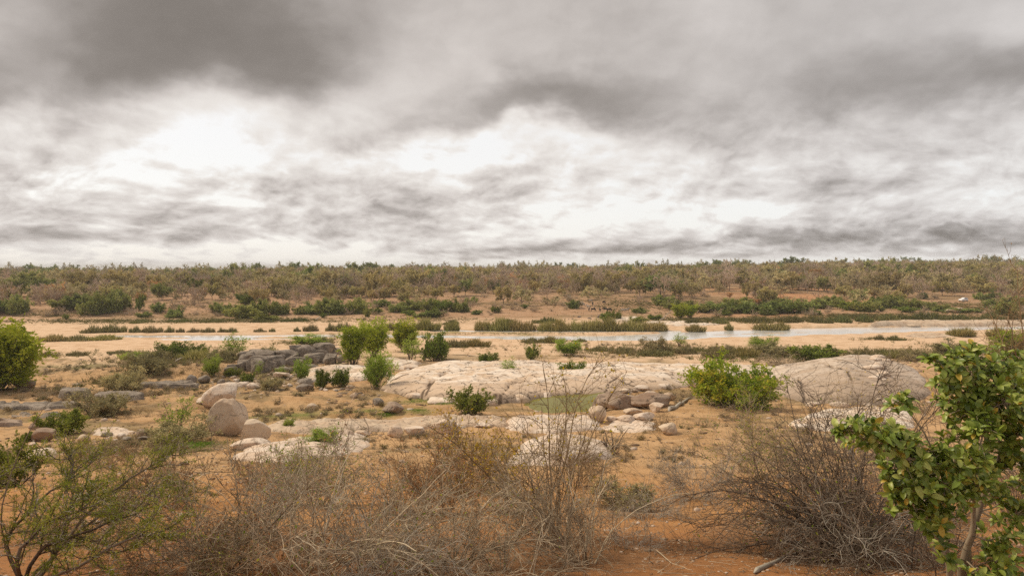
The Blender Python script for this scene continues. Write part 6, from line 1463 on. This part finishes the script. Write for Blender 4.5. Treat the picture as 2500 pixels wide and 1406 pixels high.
# ------------------------------------------------ fallen branches and litter on the near slope
def fallen(seed, pts, r0, label, bark='bark_grey', side=3, name='fallen_branch', group='fallen branches on the near slope', lift=0.5):
    r = np.random.default_rng(seed)
    W = []
    for a, b in pts:
        X, Y, z = spot(a, b); W.append((X, Y, z + r0 * lift))
    W = np.array(W); k = 10
    t = np.linspace(0, len(W) - 1, k + 1); i = np.minimum(t.astype(int), len(W) - 2); u = (t - i)[:, None]
    P = (W[i] * (1 - u) + W[i + 1] * u)[None] + r.normal(0, r0 * 0.35, (1, k + 1, 3))
    sets = [(P[:, 1:], r0, r0 * 0.45), (P[:, :2][:, ::-1], r0, r0 * 0.15)]
    if side:
        L = np.linalg.norm(W[-1] - W[0])
        s, d_, t_, _ = spawn(r, P, side, 0.2, 0.95, 0.8); d_[:, 2] = np.abs(d_[:, 2]) * 0.6
        sets.append((grow(r, s, d_, L * 0.3 * r.uniform(0.4, 1.1, len(s)), 4, 0.2, (0, 0, -0.02)), r0 * 0.45, r0 * 0.12))
    v = prisms(sets, r, 6, (0.3, 0.9)); o = W[0]
    return tag(link(name, mk(name, v[0] - o, v[1], [M[bark]], tint=v[2], smooth=True), loc=o), label, 'branch' if name == 'fallen_branch' else 'log', group)
fallen(1, [(1840, 1404), (1900, 1370), (1965, 1345)], 0.035, 'pale grey fallen log at the foot of the big dark shrub', 'bark_pale', 2, 'fallen_log')
fallen(2, [(1600, 1340), (1640, 1375), (1690, 1392)], 0.008, 'thin fallen branch on the orange soil', 'bark_grey', 5)
fallen(3, [(2090, 1330), (2150, 1325), (2240, 1330)], 0.016, 'pale fallen branch behind the wiry shrub', 'bark_pale', 3)
fallen(4, [(1310, 1390), (1380, 1396), (1430, 1392)], 0.012, 'fallen branch lying beneath the many-stemmed shrub', 'bark_grey', 4)
fallen(5, [(1560, 1375), (1620, 1398), (1700, 1400)], 0.007, 'twig lying near the bottom edge on orange soil', 'bark_grey', 4)
fallen(6, [(1630, 1005), (1660, 990), (1685, 975)], 0.22, 'pale fallen trunk beside the brown rock pile', 'bark_pale', 0, 'fallen_log', 'logs in the river bed')
fallen(7, [(1100, 866), (1140, 868), (1175, 872), (1185, 874)], 0.16, 'long grey driftwood log on the back edge of the granite sheet', 'bark_grey', 2, 'fallen_log', 'logs in the river bed')
fallen(8, [(330, 905), (355, 892)], 0.10, 'pale leaning stick in the tall dry grass', 'bark_pale', 0, 'fallen_log', 'logs in the river bed', 8)
fallen(9, [(428, 890), (448, 880)], 0.10, 'second pale stick in the tall dry grass', 'bark_pale', 0, 'fallen_log', 'logs in the river bed', 6)
fallen(10, [(820, 962), (850, 958), (868, 945)], 0.07, 'bent pale branch on the bare ground near the feathery bush', 'bark_pale', 1, 'fallen_log', 'logs in the river bed')
fallen(11, [(20, 786), (40, 785), (64, 787)], 0.25, 'dark fallen tree at the foot of the eroded slope', 'bark_brown', 3, 'fallen_log', 'logs across the river')
fallen(12, [(128, 782), (140, 784), (156, 783)], 0.22, 'grey fallen trunk at the foot of the eroded slope', 'bark_grey', 2, 'fallen_log', 'logs across the river')
fallen(13, [(770, 784), (786, 774)], 0.18, 'pale leaning log above the short reed tufts', 'bark_pale', 0, 'fallen_log', 'logs across the river', 3)
fallen(14, [(1610, 788), (1622, 780), (1628, 772)], 0.2, 'pale forked driftwood by the end of the reeds', 'bark_pale', 2, 'fallen_log', 'logs across the river', 3)
def litter():
    r = np.random.default_rng(9); n = 9500
    Y = np.exp(r.uniform(math.log(6.5), math.log(30), n)); X = r.uniform(-0.8, 0.8, n) * Y
    z = ground(X, Y) + 0.004
    a = r.uniform(0, 6.28, n); L = r.uniform(0.02, 0.13, n) * (1 + 2 * (r.random(n) < 0.06))
    P = np.stack((np.stack((X, Y, z), 1), np.stack((X + np.cos(a) * L, Y + np.sin(a) * L, z + r.uniform(0, 0.02, n) - (0.35 * np.sin(a) * L * 0.4)), 1)), 1)
    P[:, 1, 2] = ground(P[:, 1, 0], P[:, 1, 1]) + r.uniform(0.003, 0.03, n)
    v = prisms([(P, r.uniform(0.0015, 0.005, n), 0.0015)], r, 3, (0, 1))
    return tag(link('twig_litter', mk('twig_litter', *v[:2], [M['bark_grey']], tint=v[2])), 'dead twigs littering the orange soil', None, None, 'stuff')
litter()
def gravel():
    r = np.random.default_rng(10); n = 8500
    Y = np.exp(r.uniform(math.log(7), math.log(130), n)); X = r.uniform(-0.8, 0.8, n) * Y
    z = ground(X, Y)
    v, f = ico(1); s = r.uniform(0.010, 0.036, n) * (1 + Y / 14) * np.interp(Y, [7, 16, 30], [0.45, 0.6, 1.0])
    s = s * np.where(r.random(n) < 0.07, 2.2, 1.0)
    keep = fbm(X / 6, Y / 6, 3, 77) > -0.15; X, Y, z, s = X[keep], Y[keep], z[keep], s[keep]; n = len(X)
    VV = v[None] * (s[:, None] * r.uniform(0.6, 1.3, (n, 3)) * np.array([1, 1, 0.6]))[:, None, :] * (1 + 0.25 * r.normal(size=(n, len(v), 1))) + np.stack((X, Y, z), 1)[:, None]
    FF = (f[None] + (np.arange(n) * len(v))[:, None, None]).reshape(-1, 3)
    m, q = new_mat('pebble'); finish(q, principled(q, q.ramp(q.attr('tint', 'Fac'), [(0, (0.16, 0.10, 0.06)), (0.6, (0.40, 0.27, 0.17)), (1, (0.56, 0.46, 0.38))]), 0.9, 0.2))
    return tag(link('gravel', mk('gravel', VV.reshape(-1, 3), FF, [m], tint=np.repeat(r.random(n), len(v)))), 'small stones scattered over the near slope', None, None, 'stuff')
gravel()

# ---------------------------------------------------------------- grazing animals across the river
def loft(rings, n=10):
    """rings: [(centre, axis u, axis v)]; closed at both ends"""
    V = []; Fq = []
    for c, u, v in rings:
        c, u, v = map(np.asarray, (c, u, v))
        for k in range(n):
            a = 2 * math.pi * k / n; V.append(c + u * math.cos(a) + v * math.sin(a))
    for i in range(len(rings) - 1):
        for k in range(n):
            Fq.append((i * n + k, i * n + (k + 1) % n, (i + 1) * n + (k + 1) % n, (i + 1) * n + k))
    Fq.append(tuple(range(n - 1, -1, -1))); Fq.append(tuple((len(rings) - 1) * n + k for k in range(n)))
    return V, Fq
def limb(pts):
    """pts: [(x, y, z, radius)] in a mostly vertical plane"""
    P = np.array([p[:3] for p in pts]); R = []
    for i, p in enumerate(pts):
        t = unit(P[min(i + 1, len(P) - 1)] - P[max(i - 1, 0)]); y = np.array([0, 1.0, 0]); w = unit(np.cross(t, y))
        rr = p[3] if isinstance(p[3], tuple) else (p[3], p[3])
        R.append((P[i], w * rr[0], y * rr[1]))
    return R
def animal_mesh(name, pieces, mats, voxel=0.042):
    V, Fq = [], []
    for rings in pieces:
        v, f = loft(rings); k = len(V); V += v; Fq += [tuple(i + k for i in q) for q in f]
    me = bpy.data.meshes.new(name); me.from_pydata([tuple(v) for v in V], [], Fq); me.update()
    tmp = bpy.data.objects.new(name + '_rough', me); COL.objects.link(tmp)
    m = tmp.modifiers.new('skin', 'REMESH'); m.mode = 'VOXEL'; m.voxel_size = voxel; m.use_smooth_shade = True
    s = tmp.modifiers.new('soft', 'SMOOTH'); s.iterations = 3; s.factor = 0.5
    bpy.context.view_layer.update()
    res = bpy.data.meshes.new_from_object(tmp.evaluated_get(bpy.context.evaluated_depsgraph_get()))
    bpy.data.objects.remove(tmp, do_unlink=True)
    res.name = name; res.materials.clear()
    for q in mats:
        res.materials.append(q)
    return res
def legs(sh, hind, h, fr, hr, stride):
    out = []
    for y, sx in ((0.14, stride), (-0.14, -stride)):
        out.append(limb([(sh, y, h * 0.62, (0.13, 0.08)), (sh + 0.02 + sx * 0.3, y, h * 0.44, (0.085, 0.06)), (sh + 0.02 + sx * 0.7, y, h * 0.27, fr), (sh + sx, y, h * 0.08, fr * 0.8), (sh + sx + 0.02, y, 0.0, fr * 1.15)]))
        out.append(limb([(hind, y * 0.95, h * 0.66, (0.19, 0.10)), (hind + 0.05 - sx * 0.2, y, h * 0.48, (0.12, 0.07)), (hind - 0.10 - sx * 0.5, y, h * 0.31, hr), (hind - 0.04 - sx, y, h * 0.10, hr * 0.75), (hind - sx, y, 0.0, hr * 1.1)]))
    return out
def trunk(pr):
    return [((x, 0, z), np.array([0, 0, rz]), np.array([0, ry, 0])) for x, z, rz, ry in pr]
def wildebeest(graze):
    body = trunk([(-0.78, 1.02, 0.10, 0.08), (-0.70, 0.98, 0.24, 0.19), (-0.45, 0.95, 0.29, 0.25), (-0.1, 0.95, 0.33, 0.28), (0.25, 0.98, 0.38, 0.28), (0.52, 1.06, 0.38, 0.24), (0.70, 1.10, 0.27, 0.18), (0.80, 1.10, 0.12, 0.10)])
    if graze:
        nk = limb([(0.60, 0, 1.08, (0.28, 0.15)), (0.85, 0, 0.86, (0.19, 0.11)), (1.02, 0, 0.58, (0.15, 0.09)), (1.10, 0, 0.42, (0.13, 0.10)), (1.13, 0, 0.22, (0.10, 0.085)), (1.15, 0, 0.05, (0.08, 0.08))])
        hp = (1.04, 0.50); hd = (0.05, -0.25)
    else:
        nk = limb([(0.58, 0, 1.12, (0.28, 0.15)), (0.85, 0, 1.20, (0.20, 0.11)), (1.05, 0, 1.27, (0.15, 0.10)), (1.16, 0, 1.20, (0.13, 0.10)), (1.28, 0, 1.02, (0.10, 0.085)), (1.36, 0, 0.84, (0.08, 0.08))])
        hp = (1.08, 1.34); hd = (0.0, 0.1)
    me = animal_mesh('body', [body, nk] + legs(0.52, -0.60, 1.35, 0.042, 0.05, 0.10), [WB_HIDE])
    x, z = hp
    horn = []
    for s in (1, -1):
        horn.append(limb([(x, s * 0.05, z, 0.035), (x, s * 0.22, z - 0.03, 0.032), (x, s * 0.33, z + 0.05, 0.024), (x, s * 0.30, z + 0.19, 0.012), (x, s * 0.25, z + 0.25, 0.005)]))
    hm = animal_mesh('horns', horn, [DARK_HAIR], 0.012)
    tail = animal_mesh('tail', [limb([(-0.78, 0, 1.06, 0.03), (-0.88, 0, 0.90, 0.025), (-0.90, 0, 0.65, 0.045), (-0.89, 0, 0.40, 0.05), (-0.88, 0, 0.25, 0.015)])], [DARK_HAIR], 0.02)
    mp = [(0.35, 1.40), (0.55, 1.42), (0.75, 1.30 if not graze else 1.22), (0.95, 1.36 if not graze else 0.95)]
    mane = animal_mesh('mane', [limb([(a, 0, b, (0.07, 0.03)) for a, b in mp])], [DARK_HAIR], 0.02)
    bp = [(0.75, 0.78), (0.95, 0.88), (1.15, 0.86)] if not graze else [(0.72, 0.72), (0.88, 0.52), (0.98, 0.35)]
    beard = animal_mesh('beard', [limb([(a, 0, b, (0.10, 0.03)) for a, b in bp])], [DARK_HAIR], 0.02)
    return [('body', me), ('horns', hm), ('tail', tail), ('mane', mane), ('beard', beard)]
def zebra(graze):
    body = trunk([(-0.74, 0.98, 0.12, 0.10), (-0.66, 0.94, 0.26, 0.22), (-0.40, 0.93, 0.29, 0.26), (0.0, 0.91, 0.30, 0.28), (0.30, 0.94, 0.30, 0.26), (0.52, 0.98, 0.28, 0.21), (0.66, 1.00, 0.16, 0.12)])
    if graze:
        nk = limb([(0.52, 0, 1.02, (0.22, 0.12)), (0.80, 0, 0.80, (0.16, 0.09)), (1.00, 0, 0.52, (0.13, 0.08)), (1.06, 0, 0.36, (0.12, 0.09)), (1.08, 0, 0.18, (0.08, 0.065)), (1.09, 0, 0.04, (0.06, 0.06))])
        ear = (1.00, 0.56); mp = [(0.50, 1.24), (0.75, 1.02), (0.98, 0.70)]
    else:
        nk = limb([(0.50, 0, 1.05, (0.22, 0.12)), (0.72, 0, 1.25, (0.16, 0.09)), (0.88, 0, 1.42, (0.13, 0.08)), (1.00, 0, 1.42, (0.11, 0.085)), (1.14, 0, 1.28, (0.08, 0.065)), (1.24, 0, 1.16, (0.06, 0.06))])
        ear = (0.90, 1.54); mp = [(0.42, 1.28), (0.62, 1.42), (0.84, 1.60)]
    me = animal_mesh('body', [body, nk] + legs(0.48, -0.54, 1.28, 0.042, 0.05, 0.08), [ZEBRA_HIDE])
    ears = animal_mesh('ears', [limb([(ear[0], s * 0.07, ear[1], 0.03), (ear[0] - 0.02, s * 0.10, ear[1] + 0.08, 0.04), (ear[0] - 0.02, s * 0.11, ear[1] + 0.17, 0.01)]) for s in (1, -1)], [ZEBRA_HIDE], 0.015)
    tail = animal_mesh('tail', [limb([(-0.74, 0, 1.02, 0.03), (-0.84, 0, 0.86, 0.022), (-0.86, 0, 0.62, 0.03), (-0.85, 0, 0.42, 0.04), (-0.85, 0, 0.32, 0.012)])], [DARK_HAIR], 0.02)
    mane = animal_mesh('mane', [limb([(a, 0, b, (0.06, 0.025)) for a, b in mp])], [ZEBRA_HIDE], 0.02)
    return [('body', me), ('ears', ears), ('tail', tail), ('mane', mane)]
def mat_zebra():
    m, q = new_mat('zebra_hide')
    co = q.n.new('ShaderNodeTexCoord').outputs['Object']
    x, y, z = q.sep(co)
    w = q.math('ADD', q.math('MULTIPLY', x, 34.0), q.math('MULTIPLY', q.noise(co, 2.5, 2, 0.5), 6.0))
    w2 = q.math('MULTIPLY', z, 55.0)
    leg = q.smooth(z, 0.62, 0.5)
    s1 = q.smooth(q.math('SINE', w), -0.15, 0.25); s2 = q.smooth(q.math('SINE', w2), -0.15, 0.25)
    s = q.math('ADD', q.math('MULTIPLY', s1, q.math('SUBTRACT', 1.0, leg)), q.math('MULTIPLY', s2, leg))
    finish(q, principled(q, q.mix(s, (0.03, 0.026, 0.024), (0.72, 0.68, 0.62)), 0.8, 0.2))
    return m
WB_HIDE = mat_plain('wildebeest_hide', (0.055, 0.048, 0.044), 0.8, 0.2)
DARK_HAIR = mat_plain('dark_hair', (0.022, 0.018, 0.016), 0.8, 0.2)
ZEBRA_HIDE = mat_zebra()
WB = {True: wildebeest(True), False: wildebeest(False)}
ZB = {True: zebra(True), False: zebra(False)}
def animal(kit, name, px, py, deg, label, s=1.0):
    X, Y, z = spot(px, py)
    rt = link(name, None, loc=(X, Y, z - 0.02), rotz=math.radians(deg), scale=(s, s, s))
    for pn, me in kit:
        link(pn, me, rt)
    return tag(rt, label, name, 'grazing herd on the far bank')
animal(WB[True], 'wildebeest', 1448, 760, 12, 'dark wildebeest seen side-on with its head lowered, facing right')
animal(WB[False], 'wildebeest', 1438, 760, 80, 'dark wildebeest seen from behind beside the side-on one')
animal(WB[False], 'wildebeest', 1465, 761, 100, 'dark wildebeest seen from behind left of the green shrub')
animal(WB[False], 'wildebeest', 1478, 760, 168, 'dark wildebeest partly hidden behind the green shrub on the rock hump')
animal(WB[True], 'wildebeest', 1487, 761, 8, 'dark wildebeest grazing at the end of the row by the shrub')
animal(WB[False], 'wildebeest', 1447, 746, 75, 'lone dark wildebeest seen end-on in the middle of the herd')
animal(WB[True], 'wildebeest', 1474, 742, 40, 'dark wildebeest apart from the others below the brown thickets')
animal(ZB[False], 'zebra', 1437, 753, 150, 'striped zebra standing just above the side-on wildebeest')
animal(ZB[True], 'zebra', 1441, 738, 20, 'pale zebra grazing under the round brown thicket')
animal(ZB[False], 'zebra', 1419, 744, 170, 'striped zebra beside the scrub heap at the herd edge')
animal(ZB[True], 'zebra', 1425, 747, 60, 'second striped zebra beside the scrub heap')
animal(ZB[True], 'zebra', 1521, 762, 185, 'zebra grazing alone in the grass right of the herd')
animal(ZB[False], 'zebra', 1531, 761, 10, 'zebra standing in the grass at the far right of the herd')

# ---------------------------------------------------------------- white car on the far track
def car():
    import bmesh
    paint = None
    m, q = new_mat('white_paint'); finish(q, principled(q, (0.80, 0.80, 0.80), 0.3, 0.5, Coat_Weight=0.4, Coat_Roughness=0.1)); paint = m
    m, q = new_mat('dark_glass'); finish(q, principled(q, (0.025, 0.03, 0.035), 0.08, 0.6)); glass = m
    rubber = mat_plain('tyre_rubber', (0.025, 0.024, 0.023), 0.85, 0.2); rimm = mat_plain('alloy_rim', (0.5, 0.5, 0.5), 0.35, 0.5); plast = mat_plain('black_plastic', (0.04, 0.04, 0.04), 0.6, 0.3)
    lampm = mat_plain('lamp_lens', (0.6, 0.62, 0.65), 0.15, 0.6); redm = mat_plain('red_lens', (0.35, 0.02, 0.02), 0.2, 0.6)
    X, Y, z = spot(2352, 735.5)
    rt = link('car', None, loc=(X, Y, z + 0.0), rotz=math.radians(180 + 24))
    tag(rt, 'white sport utility car parked on the sandy track across the river', 'car')
    # sections across the car: x, half width, sill, beltline, roof height, roof half width
    secs = [(2.28, 0.62, 0.42, 0.66, 0.68, 0.55), (2.18, 0.82, 0.34, 0.84, 0.86, 0.70), (1.75, 0.89, 0.28, 0.97, 0.99, 0.74), (1.05, 0.91, 0.26, 1.04, 1.08, 0.72), (0.80, 0.91, 0.26, 1.05, 1.22, 0.68), (0.15, 0.92, 0.26, 1.07, 1.63, 0.60), (-0.40, 0.92, 0.26, 1.08, 1.69, 0.60),
            (-1.30, 0.92, 0.26, 1.10, 1.66, 0.59), (-1.85, 0.91, 0.28, 1.10, 1.58, 0.57), (-2.12, 0.88, 0.34, 1.08, 1.16, 0.66), (-2.28, 0.78, 0.42, 0.94, 0.97, 0.62)]
    V, Fq, n = [], [], 10
    for x, w, sl, bl, rf, rw in secs:
        pr = [(-w * 0.92, sl), (-w, sl + 0.18), (-w, bl - 0.12), (-w * 0.97, bl), (-rw, rf - 0.05), (-rw * 0.85, rf), (rw * 0.85, rf), (rw, rf - 0.05), (w * 0.97, bl), (w, bl - 0.12), (w, sl + 0.18), (w * 0.92, sl)]
        n = len(pr); V += [(x, y, zz) for y, zz in pr]
    for i in range(len(secs) - 1):
        for k in range(n):
            Fq.append((i * n + k, (i + 1) * n + k, (i + 1) * n + (k + 1) % n, i * n + (k + 1) % n))
    Fq.append(tuple(range(n))); Fq.append(tuple((len(secs) - 1) * n + k for k in range(n - 1, -1, -1)))
    me = bpy.data.meshes.new('body'); me.from_pydata(V, [], Fq); me.materials.append(paint); me.update()
    link('body', me, rt)
    def panel(name, pts, mat, parent=rt, push=0.012, label=None):
        P = np.array(pts, float); nn = unit(np.cross(P[1] - P[0], P[2] - P[0])); c = P.mean(0)
        if nn @ (c - np.array([c[0] * 0.8, 0, 0.8])) < 0:
            nn = -nn
        A = np.concatenate((P + nn * push, P - nn * 0.01)); k = len(P)
        f = [tuple(range(k))] + [(i, (i + 1) % k, k + (i + 1) % k, k + i) for i in range(k)]
        me = bpy.data.meshes.new(name); me.from_pydata([tuple(a) for a in A], [], f); me.materials.append(mat); me.update()
        return link(name, me, parent)
    panel('windscreen', [(0.86, -0.74, 1.10), (0.86, 0.74, 1.10), (0.18, 0.55, 1.58), (0.18, -0.55, 1.58)], glass)
    panel('rear_window', [(-1.90, -0.56, 1.50), (-1.90, 0.56, 1.50), (-2.12, 0.64, 1.16), (-2.12, -0.64, 1.16)], glass)
    for s in (-1, 1):
        panel('side_window', [(0.62, s * 0.86, 1.12), (0.10, s * 0.67, 1.53), (-0.36, s * 0.66, 1.58), (-0.36, s * 0.89, 1.12)], glass)
        panel('side_window', [(-0.44, s * 0.89, 1.12), (-0.44, s * 0.66, 1.58), (-1.16, s * 0.66, 1.56), (-1.20, s * 0.89, 1.13)], glass)
        panel('side_window', [(-1.28, s * 0.89, 1.14), (-1.25, s * 0.66, 1.54), (-1.72, s * 0.65, 1.47), (-1.86, s * 0.86, 1.16)], glass)
        panel('headlight', [(2.14, s * 0.46, 0.66), (2.14, s * 0.76, 0.66), (2.02, s * 0.84, 0.80), (2.14, s * 0.46, 0.80)], lampm, push=0.06)
        panel('tail_light', [(-2.14, s * 0.66, 0.90), (-2.14, s * 0.86, 0.90), (-2.10, s * 0.86, 1.08), (-2.14, s * 0.66, 1.08)], redm, push=0.04)
        panel('sill_trim', [(1.0, s * 0.905, 0.28), (-1.0, s * 0.915, 0.28), (-1.0, s * 0.925, 0.42), (1.0, s * 0.915, 0.42)], plast, push=0.02)
        v, f = ico(2); me = mk('door_mirror', v * np.array([0.07, 0.12, 0.08]), f, [paint], smooth=True); link('door_mirror', me, rt, (0.62, s * 1.0, 1.13))
        for dx in (0.0, -0.95):
            panel('door_handle', [(dx - 0.1, s * 0.925, 0.92), (dx + 0.1, s * 0.925, 0.92), (dx + 0.1, s * 0.925, 0.95), (dx - 0.1, s * 0.925, 0.95)], plast, push=0.03)
        for wx in (1.38, -1.38):
            def wheel(name, prof, mat, par):
                V, Fq, k = [], [], 24
                for y, rr in prof:
                    V += [(math.cos(2 * math.pi * j / k) * rr, y * s, math.sin(2 * math.pi * j / k) * rr) for j in range(k)]
                for a in range(len(prof) - 1):
                    Fq += [(a * k + j, a * k + (j + 1) % k, (a + 1) * k + (j + 1) % k, (a + 1) * k + j) for j in range(k)]
                Fq.append(tuple((len(prof) - 1) * k + j for j in range(k)))
                me = bpy.data.meshes.new(name); me.from_pydata(V, [], Fq); me.materials.append(mat); me.update()
                return link(name, me, par, (wx, s * 0.80, 0.345) if par is rt else None)
            ty = wheel('wheel', [(-0.10, 0.20), (-0.10, 0.33), (-0.06, 0.35), (0.10, 0.35), (0.14, 0.32), (0.145, 0.24), (0.10, 0.23)], rubber, rt)
            wheel('rim', [(0.10, 0.235), (0.135, 0.22), (0.11, 0.16), (0.13, 0.05)], rimm, ty)
    panel('grille', [(2.27, -0.42, 0.50), (2.27, 0.42, 0.50), (2.24, 0.42, 0.64), (2.24, -0.42, 0.64)], plast, push=0.03)
    panel('roof_spoiler', [(-1.78, -0.52, 1.615), (-1.78, 0.52, 1.615), (-2.02, 0.50, 1.585), (-2.02, -0.50, 1.585)], paint, push=0.03)
car()

# ---------------------------------------------------------------- air
def haze():
    m, q = new_mat('dusty_air')
    pv = q.n.new('ShaderNodeVolumePrincipled'); pv.inputs['Color'].default_value = (0.95, 0.93, 0.90, 1); pv.inputs['Density'].default_value = 0.0002; pv.inputs['Anisotropy'].default_value = 0.0
    o = q.n.new('ShaderNodeOutputMaterial'); q.link(pv.outputs[0], o.inputs['Volume'])
    x, y0, y1, z0, z1 = 8200, -60, 4600, -75.0, 34.0
    V = [(a * x, b, c) for c in (z0, z1) for b in (y0, y1) for a in (-1, 1)]
    me = bpy.data.meshes.new('haze'); me.from_pydata(V, [], [(0, 2, 3, 1), (4, 5, 7, 6), (0, 1, 5, 4), (2, 6, 7, 3), (0, 4, 6, 2), (1, 3, 7, 5)]); me.materials.append(m); me.update()
    return tag(link('haze', me), 'thin dusty haze over the valley', None, None, 'stuff')
haze()
